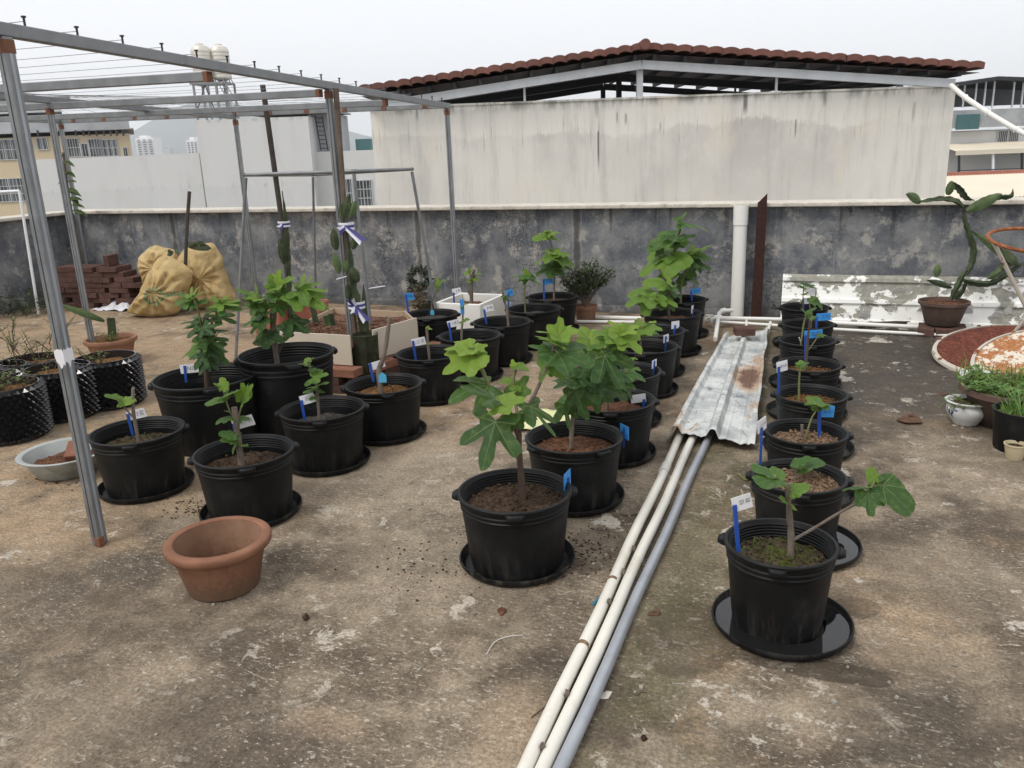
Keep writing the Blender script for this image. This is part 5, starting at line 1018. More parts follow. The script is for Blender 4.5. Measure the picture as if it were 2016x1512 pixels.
wallp(hx[0], hx[1], 'tile', zt_, .17); wallp(hx[2], hx[3], 'tile', zt_, .17); wallp(hx[3], hx[4], 'tile_p', zt_-.03); wallp(hx[4], hx[5], 'tile_p', zt_-.04); wallp(hx[5], hx[6], 'tile_p', zt_-.04); wallp(hx[6], hx[0], 'tile', zt_-.02)
mm = MB(); cen = sum((V((p.x, p.y, 0)) for p in hx), V((0, 0, 0)))/7-O; mm.v.append(cen+V((0, 0, .29)))
NS = 10; ring = []
for i in range(7):
    a, b = V((hx[i].x, hx[i].y, 0))-O, V((hx[(i+1) % 7].x, hx[(i+1) % 7].y, 0))-O
    ring += [a.lerp(b, k/6) for k in range(6)]
for j in range(1, NS+1):
    for p in ring:
        q = cen.lerp(p, j/NS*.985); mm.v.append(q+V((0, 0, .285+.03*mnoise.noise(q*9)+.02*mnoise.noise(q*30)))); 
n = len(ring)
for k in range(n):
    l = (k+1) % n; mm.f.append((0, 1+k, 1+l))
    for j in range(NS-1): a = 1+j*n; mm.f.append((a+k, a+n+k, a+n+l, a+l))
mm.build('mulch', MT['mulch'], pln, 'all')
def chips(root, c, r, z, n, mat, s=(.02, .008, .004)):
    m = MB()
    for i in range(n):
        q = frnd(0, 2*pi); rr = r*math.sqrt(frnd(0, 1)); m.box(V(c)+V((rr*cos(q), rr*sin(q), z+frnd(-.005, .012))), (s[0]*frnd(.5, 1.5), s[1]*frnd(.6, 1.3), s[2]), M=Matrix.Rotation(frnd(0, 6), 3, 'Z') @ Matrix.Rotation(frnd(-.5, .5), 3, 'X'))
    return tag(m.build('mulch_chips', MT[mat], root), kind='stuff')
chips(pln, cen, .40, .30, 500, 'mulch', (.03, .010, .005))
brm = MB().box((0, 0, 0), (.235, .113, .053)); BRICK = brm.mesh('brick', MT['brick']); BRICK_O = MB().box((0, 0, 0), (.235, .113, .053)).mesh('brick', MT['brick_o'])
def brick(root, p, rz, o_=False, tilt=0):
    b = ob('brick', BRICK_O if o_ else BRICK, root, .004); b.location = p; b.rotation_euler = (frnd(-.02, .02), tilt, rz); return b
e0 = (V((hx[1].x-hx[0].x, hx[1].y-hx[0].y, 0))).normalized(); e1 = (V((hx[3].x-hx[2].x, hx[3].y-hx[2].y, 0))).normalized()
for k in range(4):                                            # brick footing under the panels
    for lv in (0, 1, 2):
        brick(pln, V((0, 0, .027+.055*lv))-e0*(.06+.245*k+.12*(lv % 2))+V((e0.y, -e0.x, 0))*.035, math.atan2(e0.y, e0.x), lv == 2)
for k in range(9): brick(pln, (V((hx[2].x, hx[2].y, 0))-O)+e1*(.02+.245*(k % 3)+.1*(k//3 % 2))+V((e1.y, -e1.x, 0))*.035+V((0, 0, .027+.055*(k//3))), math.atan2(e1.y, e1.x), k > 5)
mp = (V((hx[1].x+hx[2].x, hx[1].y+hx[2].y, 0)))/2-O
MB().lathe([(.0, .002), (.085, .002), (.095, .35), (.090, .352), (.086, .33), (0, .325)], 6, mp+V((0, .045, .0))).build('mossy_block', MT['moss'], pln)
# ---- three-winged cactus stems
def cactus(root, pts, w0, mat='cactus', name='cactus_stem', waves=6, twist=.0, taper=True):
    q = smooth_pts(pts, 6); n = len(q); m = MB(); prev = None
    for i, p in enumerate(q):
        t = (q[min(i+1, n-1)]-q[max(i-1, 0)]).normalized()
        if prev is None: x = t.cross(-HV).normalized() if abs(t.dot(HV)) < .9 else t.cross(V((0, 0, 1))).normalized()
        else: x = (prev-t*prev.dot(t)).normalized()
        prev = x; y = t.cross(x); f = i/(n-1)
        ww = w0*((math.sin(pi*min(1, f*1.0+.10))**.55) if taper else 1)*(1+.16*math.sin(f*waves*2*pi))
        for k in range(3):
            a = 2*pi*k/3+twist*f+.15
            e = x*cos(a)+y*sin(a); b2 = x*cos(a+pi/3)+y*sin(a+pi/3); sd = t.cross(e)
            m.v += [p+e*ww+sd*w0*.06, p+e*ww-sd*w0*.06+e*0, p+b2*w0*.20]
    # order each ring: e+, e-, valley
    for i in range(n-1):
        for k in range(3):
            o = i*9+k*3; o2 = o+9; nx = i*9+((k+1) % 3)*3
            m.f += [(o+1, o, o2, o2+1), (o, o+2, o2+2, o2), (o+2, nx+1, nx+10, o2+2)]
    m.f += [tuple(range(9)), tuple((n-1)*9+k for k in range(9))[::-1]]
    return m.build(name, MT[mat], root, True)
def pad(root, b, tip, wd, mat='cactus_l', name='cactus_pad', th=.012): # flat leaf-like joint
    b, tip = V(b), V(tip); y = (tip-b); L = y.length; y.normalize(); n_ = (-HV+V((0, 0, .3))); n_ = (n_-y*n_.dot(y)).normalized(); x = y.cross(n_)
    m = MB(); N = 26
    for s_ in (-1, 1):
        for k in range(N+1):
            f = k/N; ww = wd*(math.sin(pi*min(1, f*.93+.06))**.6)*(1+.12*abs(math.sin(f*5*pi)))
            for e in (-1, -.45, 0, .45, 1): m.v.append(b+y*L*f+x*ww*e+n_*(s_*th*(1-abs(e))*.9+s_*.0008)+n_*.05*L*math.sin(f*pi))
    C_ = 5
    for s_ in (0, 1):
        o = s_*(N+1)*C_
        for k in range(N):
            for e in range(4): a = o+k*C_+e; m.f.append((a, a+1, a+C_+1, a+C_) if s_ else (a, a+C_, a+C_+1, a+1))
    return m.build(name, MT[mat], root, True)
# stake and cactus in the planter
sd = dep(G(702, 662, .3)); c2 = thing('staked_cactus', 'climbing cactus tied with striped ribbons to a wooden stake in the tile planter', 'cactus', G(702, 662, .3))
def q2(px, py, o=0.0): return K(px, py, sd+o)-c2.location
MB().tube(smooth_pts([q2(701, 676), q2(686, 520), q2(672, 330), q2(661, 174)]), .019, 8).build('stake', MT['wood'], c2, True)
cactus(c2, [q2(712, 668, -.03), q2(706, 610, -.05), q2(694, 560, -.05), q2(688, 500, -.04), q2(682, 445, -.04)], .028)
cactus(c2, [q2(722, 660, .0), q2(716, 610, .0), q2(716, 560, .02)], .024)
for b, t_, wd, mt in (((676, 430), (688, 385), .028, 'cactus'), ((690, 428), (700, 396), .026, 'cactus_l'), ((662, 492), (656, 450), .026, 'cactus'), ((668, 538), (658, 498), .024, 'cactus_l'), ((694, 490), (702, 466), .024, 'cactus'), ((684, 535), (678, 510), .022, 'cactus_l'), ((704, 556), (692, 525), .03, 'cactus'), ((688, 590), (684, 560), .022, 'cactus'), ((676, 440), (670, 400), .018, 'cactus')):
    pad(c2, q2(*b, -.05), q2(*t_, -.06), wd, mt)
def ribbon(root, c, w_, tails, parent=None):
    rb = MB()
    for k, z in enumerate((-.016, .0, .016)):
        rr = MB().lathe([(w_, z-.008), (w_+.002, z), (w_, z+.008)], 14, c); rr.build('ribbon', MT['cloth' if k != 1 else 'ribbon'], root, True)
    for t_ in tails:
        a, b = V(c)-HV*w_, V(t_); d = (b-a).normalized(); s_ = d.cross(HV).normalized()
        for k, mt in ((-1, 'cloth'), (1, 'ribbon')):
            MB().add([a+s_*(0 if k > 0 else -.012), a+s_*(.012 if k > 0 else 0), b+s_*(.028 if k > 0 else 0)+d*.01*k, b+s_*(0 if k > 0 else -.028)-HV*.01, a+s_*(0 if k > 0 else -.012)+HV*.003, a+s_*(.012 if k > 0 else 0)+HV*.003, b+s_*(.028 if k > 0 else 0)+d*.01*k+HV*.003, b+s_*(0 if k > 0 else -.028)-HV*.007], [(0, 1, 2, 3), (7, 6, 5, 4), (0, 4, 5, 1), (1, 5, 6, 2), (2, 6, 7, 3), (3, 7, 4, 0)]).build('ribbon_tail', MT[mt], root)
ribbon(c2, q2(682, 445, -.03), .05, [q2(714, 476, -.1), q2(668, 455, -.1)]); ribbon(c2, q2(702, 600, -.03), .055, [q2(722, 632, -.1), q2(690, 590, -.1), q2(698, 618, -.1)])
for b, t_, lb in (((622, 640), (614, 604), 'tallest dark cactus cutting in the planter mulch'), ((646, 646), (640, 622), 'pale green cactus cutting in the planter mulch'), ((654, 644), (650, 618), 'short dark cactus cutting beside the pale one in the mulch')):
    s_ = thing('cactus_cutting', lb, 'cactus', K(*b, dep(G(*b, .29))), 0, 'cactus cuttings in the tile planter'); dd = dep(s_.location); cactus(s_, [V((0, 0, -.02)), K((b[0]+t_[0])/2, (b[1]+t_[1])/2, dd)-s_.location, K(*t_, dd)-s_.location], .026, 'cactus_l' if b[0] == 646 else 'cactus', taper=False)
# ---- staked cactus in a brick-red pot, left of the planter
def squarepot(name, label, cpx, cpy, wt, wb, h, mat='pink', z=0.0):
    c = G(cpx, cpy, h); r = thing(name, label, 'pot', (c.x, c.y, z), ANG*.6); m = MB()
    def rg_(s_, zz, rd=.2): return [V((x*s_, y*s_, zz)) for x, y in ((-1, -.92), (-.92, -1), (.92, -1), (1, -.92), (1, .92), (.92, 1), (-.92, 1), (-1, .92))]
    rings = [rg_(wb*.98, .0), rg_(wb, .006), rg_(wt*.95, h*.86), rg_(wt, h*.87), rg_(wt, h), rg_(wt*.9, h), rg_(wt*.86, h*.8)]
    for q_ in rings: m.v += q_
    for i in range(len(rings)-1):
        for k in range(8): l = (k+1) % 8; m.f.append((i*8+k, i*8+l, (i+1)*8+l, (i+1)*8+k))
    m.f.append(tuple(range(8))[::-1]); m.build('pot_shell', MT[mat], r, bevel=.004)
    ob('soil', soil_mesh(wt*.84, h*.85, 40+cpx, .008, 'soil_red'), r); return r
s1 = squarepot('plastic_planter', 'brick-red plastic pot behind the broad-crowned fig', 532, 600, .135, .11, .26)
s2 = squarepot('plastic_planter', 'faded brick-red square pot beside the splayed pipe frame', 612, 594, .125, .105, .24)
d1 = dep(s1.location); c1 = thing('staked_cactus', 'dark cactus tied with a ribbon to a tall grey stake behind the broad-crowned fig', 'cactus', K(569, 606, d1)*1.0)
def q1(px, py, o=0.0): return K(px, py, d1+o)-c1.location
MB().tube(smooth_pts([q1(572, 625), q1(560, 480), q1(540, 330), q1(517, 167)]), .022, 8).build('stake', MT['wood_d'], c1, True)
cactus(c1, [q1(571, 600, -.04), q1(566, 520, -.05), q1(562, 440, -.05), q1(556, 376, -.04)], .028); pad(c1, q1(560, 520, -.04), q1(551, 470, -.05), .03, 'cactus')
ribbon(c1, q1(559, 441, -.03), .05, [q1(550, 450, -.1)])
# ================================================================ FOAM BOX
fbx = [G(861, 598, .26), G(952, 602, .26), G(989, 577, .26), G(899, 574, .26)]
ctr = sum((V((p.x, p.y, 0)) for p in fbx), V((0, 0, 0)))/4; ux = V((fbx[1].x-fbx[0].x, fbx[1].y-fbx[0].y, 0)); rzb = math.atan2(ux.y, ux.x)
fo = thing('foam_box', 'white foam box planter holding a cut fig trunk', 'box', (ctr.x, ctr.y, 0), rzb); lx, ly, hh = ux.length, min(.5, (V((fbx[2].x-fbx[1].x, fbx[2].y-fbx[1].y, 0))).length*.95), .26; th = .028
m = MB(); m.box((0, 0, .02), (lx-.03, ly-.03, .038))
m.box((0, -ly/2+th/2, hh/2), (lx, th, hh)).box((0, ly/2-th/2, hh/2), (lx, th, hh)).box((-lx/2+th/2, 0, hh/2), (th, ly-2*th, hh-.001)).box((lx/2-th/2, 0, hh/2), (th, ly-2*th, hh-.001)); m.build('box_shell', MT['foam'], fo, bevel=.006)
MB().grid(lambda u, v: ((u-.5)*(lx-2*th), (v-.5)*(ly-2*th), hh-.07+.015*mnoise.noise(V((u*6, v*6, 0)))), 14, 14).build('soil', MT['soil_red'], fo, True)
fr_ = thing('fig_cutting', 'thick cut fig trunk with small pale leaves growing in the foam box', 'fig', K(928, 592, dep(ctr))); fr_.location.z = .19; dfo = dep(ctr)
fr_['_d'] = dfo; fr_['_zs'] = .2
fig_px(fr_, [([(928, 594), (928, 570), (929, 550), (934, 531)], .017, .013, 'bark'), ([(927, 582), (923, 576), (921, 572)], .011, .010, 'bark'), ([(929, 552), (926, 542), (924, 534)], .004, .003, 'bark_brown'), ([(931, 548), (938, 540), (943, 530)], .004, .003, 'bark_brown')],
       [(922, 538, 910, 540, 3.2, 'm'), (924, 534, 926, 526, 3.0, 'm'), (929, 550, 913, 552, 3.0, 'm'), (932, 548, 944, 554, 3.2, 'm'), (930, 550, 934, 546, 3.2, 'm'), (940, 538, 948, 538, 2.8, 'm'), (942, 532, 944, 527, 2.6, 'm'), (930, 552, 940, 548, 3.3, 'm')])
label_tag('faint white card standing in the foam box', (894, 592), (893, 576), (899, 573), .075, .048, '1A', dfo-.05, 'w', 10)
# ================================================================ SACKS, BRICK STACK AND CORNER THINGS
class Pillow:
    """a stuffed sack: an outline at real size, inflated to a real thickness, wrinkled"""
    def __init__(s, outline, dp, th, seed, lean=0.0, wr=.02):
        P_ = [K(x, y, dp) for x, y in outline]; s.c = sum(P_, V((0, 0, 0)))/len(P_); s.base = V((s.c.x, s.c.y, 0)); s.dp = dp; s.th = th; s.seed = seed; s.lean = lean; s.wr = wr
        s.pol = sorted([(math.atan2((p-s.c).z, (p-s.c).dot(UV_)), math.hypot((p-s.c).z, (p-s.c).dot(UV_))) for p in P_])
    def R(s, a):
        pts = s.pol; n = len(pts)
        for i in range(n):
            a0, r0 = pts[i]; a1, r1 = pts[(i+1) % n]
            if i == n-1: a1 += 2*pi
            aa = a if a >= pts[0][0] else a+2*pi
            if a0 <= aa <= a1 or i == n-1: f = (aa-a0)/max(1e-6, a1-a0); return r0+(r1-r0)*f
    def pt(s, a, f, side):
        r = s.R(a)*f; x, z = r*cos(a), r*sin(a); p = V((x, z, side+s.seed*3.3))
        t = s.th*max(0, 1-f**2.0)**.72; t *= .75+.5*max(0, .5-z/.6); t += s.wr*.8*math.sin(a*13+4*mnoise.noise(V((x*5, z*5, s.seed))))*f*(1-f)*2.2
        t += s.wr*.9*(1-2*abs(mnoise.noise(V((x*11+z*4, z*5-x*3, s.seed*2.2)))))*(1-f**6)+s.wr*.6*(1-2*abs(mnoise.noise(V((x*6-z*12, z*9+x*5, s.seed*5.1)))))*(1-f**6)+s.wr*(mnoise.noise(p*7)+.7*mnoise.noise(V((x*18+z*9, z*6, s.seed)))+.35*mnoise.noise(p*38))*(1-f**6)
        q = s.c+UV_*x+V((0, 0, z))+HV*(side*t+s.lean*z)
        q.z = max(q.z, .003+.002*(side+1)); return q
    def build(s, name, label, cat, mat, extra=None, group=None):
        s.root = thing(name, label, cat, s.base, 0, group); m = MB(); N, Rn = 72, 18
        for side in (-1, 1):
            o = len(m.v); m.v.append(s.pt(0, 0, side)-s.base)
            for j in range(1, Rn+1):
                for k in range(N): m.v.append(s.pt(-pi+2*pi*k/N, (j/Rn)**.8, side)-s.base)
            for k in range(N):
                l = (k+1) % N; m.f.append((o, o+1+l, o+1+k) if side > 0 else (o, o+1+k, o+1+l))
                for j in range(Rn-1):
                    a = o+1+j*N; m.f.append((a+k, a+l, a+N+l, a+N+k) if side > 0 else (a+k, a+N+k, a+N+l, a+l))
        m.build('sack_body', MT[mat], s.root, 'all'); return s.root
    def front(s, px, py, lift=.004):
        p = K(px, py, s.dp)-s.c; x, z = p.dot(UV_), p.z; a = math.atan2(z, x); return s.pt(a, min(.97, math.hypot(x, z)/max(1e-6, s.R(a))), -1)-s.base-HV*lift
dk = dep(G(360, 616)); GS = 'yellow woven sacks by the parapet'
sB = Pillow([(355, 600), (352, 560), (345, 520), (362, 492), (395, 482), (418, 478), (428, 492), (440, 530), (452, 560), (470, 592), (445, 600), (410, 607)], dk+.22, .16, 1, .05, .036)
sB.build('woven_sack', 'big upright yellow sack leaning on the parapet with cut leaves in its mouth', 'sack', 'sack', group=GS)
sC = Pillow([(280, 545), (272, 508), (284, 496), (304, 483), (322, 488), (345, 494), (352, 520), (345, 550), (330, 575), (295, 580)], dk+.30, .13, 2, .05, .036)
sC.build('woven_sack', 'small yellow sack propped behind the sack with the green ring print', 'sack', 'sack', group=GS)
sA = Pillow([(248, 612), (262, 598), (275, 578), (284, 556), (298, 530), (308, 510), (322, 503), (345, 512), (372, 530), (378, 545), (370, 572), (362, 598), (352, 616), (320, 624), (285, 622), (262, 616)], dk-.08, .17, 3, .10, .040)
ra = sA.build('woven_sack', 'slumped yellow sack with a green ring printed on it', 'sack', 'sack', group=GS)
m = MB(); cx_, cy_, N = 318, 577, 36
for i, (r0, r1) in enumerate(((18.5, 15.5), (12.5, 11))):
    o = len(m.v)
    for k in range(N):
        q = 2*pi*k/N
        for r in (r0, r1): m.v.append(sA.front(cx_+r*cos(q)*1.0, cy_+r*sin(q)*.98))
    for k in range(N):
        if i == 0 and k % 9 == 8: continue
        l = (k+1) % N; m.f.append((o+2*k, o+2*l, o+2*l+1, o+2*k+1))
o = len(m.v); m.v += [sA.front(cx_+dx, cy_+dy, .005) for dx, dy in ((0, -8), (7, 7), (1, 5), (-7, 7), (-2, 1))]; m.f += [(o, o+4, o+2, o+1), (o+4, o+3, o+2)]
m.build('ring_print', MT['green_ink'], ra)
tx_ = MB()
for k in range(7):
    x0 = 337+k*5.2
    for w_ in range(2):
        o = len(tx_.v); y0 = 571+w_*4.5-k*.3; tx_.v += [sA.front(x0, y0), sA.front(x0+3.6, y0-.2), sA.front(x0+3.6, y0+2.6), sA.front(x0, y0+2.9)]; tx_.f.append((o, o+3, o+2, o+1))
tx_.build('printed_writing', MT['green_ink'], ra)
# pale lower sack skirt and white sheet
w0 = thing('plastic_sheet', 'crumpled white plastic sheet lying between the brick stack and the sacks', 'sheet', G(230, 612))
A = [G(180, 612), G(256, 614), G(262, 592), G(236, 598)]; hts = [.005, .02, .13, .16]
def shf(u, v):
    p = A[0].lerp(A[1], u).lerp(A[3].lerp(A[2], u), v); z = (hts[0]*(1-u)+hts[1]*u)*(1-v)+(hts[3]*(1-u)*u*2.2+hts[2]*u)*v
    return p-w0.location+V((0, 0, max(.004, z+.035*mnoise.noise(V((u*6, v*5, 3)))+.015*mnoise.noise(V((u*17, v*13, 1))))))
ms = MB().grid(shf, 30, 14); o_ = ms.build('sheet', MT['white_sack'], w0, 'all'); sm = o_.modifiers.new('s', 'SOLIDIFY'); sm.thickness = .002
# stick standing in the sack
dS = dk-.02; st_ = thing('wooden_stick', 'thin weathered stick standing upright among the yellow sacks', 'stick', K(363, 528, dS)); MB().tube(smooth_pts([V((0, 0, -.05)), K(368, 450, dS)-st_.location, K(373, 377, dS)-st_.location]), .017, 8).build('stick_body', MT['wood_d'], st_, True)
cl = thing('cut_leaves', 'limp cut green leaves stuffed in the mouths of the yellow sacks', 'leaves', K(380, 488, dk+.2)); dl = dk+.08
for b, t_ in (((372, 486), (412, 492)), ((378, 484), (400, 476)), ((340, 494), (330, 506)), ((345, 492), (352, 498)), ((392, 480), (416, 490)), ((332, 500), (336, 492)), ((365, 484), (385, 478))):
    pad(cl, K(*b, dl)-cl.location, K(*t_, dl-.05)-cl.location, .022, 'cactus', 'cut_leaf', .004)
# brick stack in the corner
dq = dep(G(170, 602)); bl = G(96, 604); brr = G(274, 606); bx_ = (V((brr.x-bl.x, brr.y-bl.y, 0))).normalized(); Ln = (V((brr.x, brr.y, 0))-V((bl.x, bl.y, 0))).length
bs = thing('brick_stack', 'loose stack of old dark red bricks against the parapet corner', 'bricks', (bl.x, bl.y, 0), math.atan2(bx_.y, bx_.x))
random.seed(31)
for lv in range(8):
    x = frnd(0, .08); top = lv >= 6
    while x < Ln-.1:
        if top and (x < .12 or x > Ln-.28): x += .1; continue
        turn = frnd(0, 1) < .22; L_b = .113 if turn else .235
        brick(bs, V((x+L_b/2, frnd(-.015, .015)+(.06 if turn else 0), .0275+lv*.0545)), (pi/2 if turn else 0)+frnd(-.06, .06)); 
        if not turn: brick(bs, V((x+L_b/2, .125+frnd(-.005, .01), .0275+lv*.0545)), frnd(-.04, .04))
        x += L_b+(frnd(.04, .10) if frnd(0, 1) < .40 else .008)
b_ = brick(bs, V((Ln*.74, .06, 8*.0545+.058)), pi/2+.25); b_.rotation_euler = (pi/2, 0, pi/2+.25)
# creeper in the corner with its stick
rc = G(152, 590); cr = thing('corner_creeper', 'thin leafy creeper climbing a leaning stick in the parapet corner', 'plant', (rc.x+.2, rc.y-.0, 0)); dC = dep(cr.location)
stem(cr, [V((0, 0, 0)), K(150, 470, dC)-cr.location, K(136, 390, dC)-cr.location, K(124, 300, dC)-cr.location], .022, .012, 'wood', 'stick')
def simple_leaf(root, b, t_, wd, mat, name='leaf'):
    b, t_ = V(b), V(t_); y = t_-b; n_ = V((0, 0, 1))-HV*.4; n_ = (n_-y.normalized()*n_.dot(y.normalized())).normalized(); x = y.normalized().cross(n_); m = MB()
    for f, ww in ((0, .1), (.2, .8), (.45, 1), (.7, .75), (.9, .3), (1, .02)):
        c = b+y*f-V((0, 0, .25*y.length*f*f)); m.v += [c-x*wd*ww+n_*.25*wd*ww, c, c+x*wd*ww+n_*.25*wd*ww]
    for k in range(5):
        for e in range(2): a = k*3+e; m.f.append((a, a+1, a+4, a+3))
    o = m.build(name, MT[mat], root, 'all'); return o
for bx0, by0, tx0, ty0 in ((124, 318, 146, 322), (120, 330, 112, 322), (128, 338, 148, 344), (130, 360, 150, 352), (132, 372, 156, 376), (134, 378, 160, 380), (138, 392, 162, 388), (136, 388, 156, 398), (140, 404, 166, 402), (142, 414, 172, 418), (130, 352, 112, 360), (126, 345, 140, 332), (146, 424, 168, 412), (122, 310, 128, 292)):
    simple_leaf(cr, K(bx0, by0, dC-.03)-cr.location, K(tx0, ty0, dC-.06)-cr.location, .035, 'moringa')
# weeds along the side parapet
def sprig(ms_, ml, base, tip, n, ls, rnd=1.0, wd=.42):
    base, tip = V(base), V(tip); mid = base.lerp(tip, .5)+V((frnd(-.02, .02), frnd(-.02, .02), 0))*rnd; pts = smooth_pts([base, mid, tip], 4); ms_.tube(pts, [.003*(1-.6*i/(len(pts)-1)) for i in range(len(pts))], 4)
    for i in range(n):
        f = .2+.8*(i+.5)/n; p = pts[min(len(pts)-1, int(f*(len(pts)-1)))]; a = i*2.4+frnd(-.4, .4); d = V((cos(a), sin(a), frnd(.1, .8))).normalized(); s_ = d.cross(V((0, 0, 1))).normalized(); L = ls*frnd(.6, 1.2); up_ = s_.cross(d)
        ml.add([p, p+d*L*.5+s_*L*wd*.55+up_*L*.05, p+d*L-V((0, 0, L*.1)), p+d*L*.5-s_*L*wd*.55+up_*L*.05], [(0, 1, 2), (0, 2, 3)])
wd_ = thing('weed_clump', 'dark green weeds growing at the foot of the side parapet', 'weeds', G(50, 620)); a1, a2 = MB(), MB(); random.seed(5)
for i in range(26):
    b = V((frnd(-.6, .25), frnd(-.18, .12), 0)); sprig(a1, a2, b, b+V((frnd(-.1, .1), frnd(-.1, .1), frnd(.10, .32))), 12, .06)
tag(a1.build('stems', MT['bark_brown'], wd_), kind='stuff'); tag(a2.build('foliage', MT['berry_d'], wd_), kind='stuff')
# ---- bumpy air-pruning pots with blueberries
def airpot_mesh(r, h):
    m = MB(); n = 28; rows = 12; m.lathe([(r*.97, 0), (r, .01), (r, h), (r-.006, h), (r-.006, h-.06), (0, h-.06)], 52)
    for j in range(rows):
        for k in range(n):
            q = 2*pi*(k+.5*(j % 2))/n; z = .018+(h-.03)*(j+.3)/rows; e = V((cos(q), sin(q), 0)); s_ = V((-sin(q), cos(q), 0)); w2 = pi*r/n*1.0; hz = (h/rows)*.95
            m.add([e*r*.995+s_*w2+V((0, 0, z)), e*r*.995+V((0, 0, z+hz)), e*r*.995-s_*w2+V((0, 0, z)), e*r*.995-V((0, 0, hz-z)), e*(r+.034)+V((0, 0, z+.006))], [(0, 1, 4), (1, 2, 4), (2, 3, 4), (3, 0, 4)])
    return m.mesh('bumpy_pot', MT['airpot'])
MT['airpot'] = simple('glossy_black_plastic', (.016, .016, .018), .2, 0, .3, 12, .05, .8)
AP = airpot_mesh(.182, .31)
def airpot(label, px, py, h_, ns, ls, mt, hg=.31, zt=.0):
    c = G(px, py, hg); r = thing('bumpy_pot_plant', label, 'potted plant', (c.x, c.y, 0), frnd(0, 1), 'bumpy black pots in the corner'); ob('bumpy_pot', AP, r); ob('soil', soil_mesh(.174, .262, px+3, .01, 'soil_peat'), r); a1, a2 = MB(), MB()
    for i in range(ns):
        b = V((frnd(-.08, .08), frnd(-.08, .08), .24)); tp = b+V((frnd(-.13, .13), frnd(-.13, .13), frnd(.5, 1)*h_)); sprig(a1, a2, b, tp, 9, ls)
        for k in range(3): c0 = b.lerp(tp, frnd(.3, .8)); sprig(a1, a2, c0, c0+V((frnd(-.09, .09), frnd(-.09, .09), frnd(.03, .12))), 5, ls*.8)
    tag(a1.build('stems', MT['bark_brown'], r), kind='stuff'); tag(a2.build('foliage', MT[mt], r), kind='stuff')
random.seed(12)
airpot('bumpy black pot with low bushy dark leaves at the front of its cluster', 5, 757, .16, 8, .035, 'berry'); airpot('bumpy black pot with a sparse tall blueberry beside the steel post', 112, 722, .34, 4, .032, 'berry'); airpot('bumpy black pot with a small sprig beside the terracotta bowl', 206, 702, .12, 3, .034, 'berry'); airpot('bumpy black pot with tall twiggy stems at the back of its cluster', 62, 706, .36, 6, .032, 'berry'); airpot('bumpy black pot with a pale-leaved upright blueberry', -14, 722, .38, 5, .036, 'berry')
# ---- terracotta bowl with a cactus cutting
cb = G(217, 665, .20); tbw = thing('terracotta_bowl', 'worn terracotta bowl with a stubby cactus and long leaf behind the bumpy pots', 'potted plant', (cb.x, cb.y, 0))
MB().lathe([(0, .002), (.12, .002), (.125, .01), (.17, .165), (.186, .17), (.192, .185), (.188, .20), (.17, .20), (.162, .185), (.155, .15), (0, .15)], 44).build('bowl', MT['terra2'], tbw, True); ob('soil', soil_mesh(.158, .172, 77, .012, 'soil_peat'), tbw)
dB = dep(cb); qb = lambda x, y, o=0: K(x, y, dB+o)-tbw.location
cactus(tbw, [qb(220, 662), qb(219, 645), qb(217, 626)], .034, 'cactus', taper=False); pad(tbw, qb(206, 632), qb(120, 600, -.12), .024, 'cactus_l', 'long_leaf', .006)
a1, a2 = MB(), MB(); random.seed(3)
for i in range(9): b = V((frnd(-.10, .08), frnd(-.1, .0), .17)); sprig(a1, a2, b, b+V((frnd(-.05, .05), frnd(-.05, .05), frnd(.04, .1))), 8, .035)
tag(a1.build('stems', MT['bark_brown'], tbw), kind='stuff'); tag(a2.build('foliage', MT['berry'], tbw), kind='stuff')
# ---- enamel basin
cb = G(128, 888, .11); ba = thing('basin', 'grey metal basin holding red soil and a brick piece behind the steel post', 'basin', (cb.x, cb.y, 0))
MB().lathe([(0, .002), (.13, .002), (.14, .006), (.195, .105), (.215, .108), (.218, .114), (.205, .116), (.19, .112), (.155, .045), (0, .045)], 48).build('bowl', MT['enamel'], ba, True); ob('soil', soil_mesh(.165, .055, 5, .015, 'soil_red'), ba)
bp = MB().box((.035, .03, .095), (.075, .11, .07), M=Matrix.Rotation(.5, 3, 'Z') @ Matrix.Rotation(.5, 3, 'X')).build('brick_piece', MT['brick_o'], ba, bevel=.006)
# ---- empty terracotta pot in front
cb = G(428, 1056, .196); TS = 1.04; tp_ = thing('terracotta_pot', 'empty thick-rimmed terracotta pot standing alone in front', 'pot', (cb.x, cb.y, 0)); tp_.scale = (TS, TS, 1.12); rr_ = .176
MB().lathe([(0, .001), (.112, .001), (.120, .006), (.150, .122), (.156, .134), (.162, .138), (.172, .143), (.178, .152), (.179, .164), (.176, .170), (.172, .172), (.150, .1735), (.146, .171), (.1445, .166)], 64).build('pot_body', MT['terra'], tp_, True)
MB().lathe([(.1445, .166), (.142, .15), (.118, .04), (.105, .032), (0, .030)], 64).build('pot_inside', MT['terra_in'], tp_, True)
ob('soil_residue', soil_mesh(.121, .062, 9, .006, 'soil_red'), tp_)
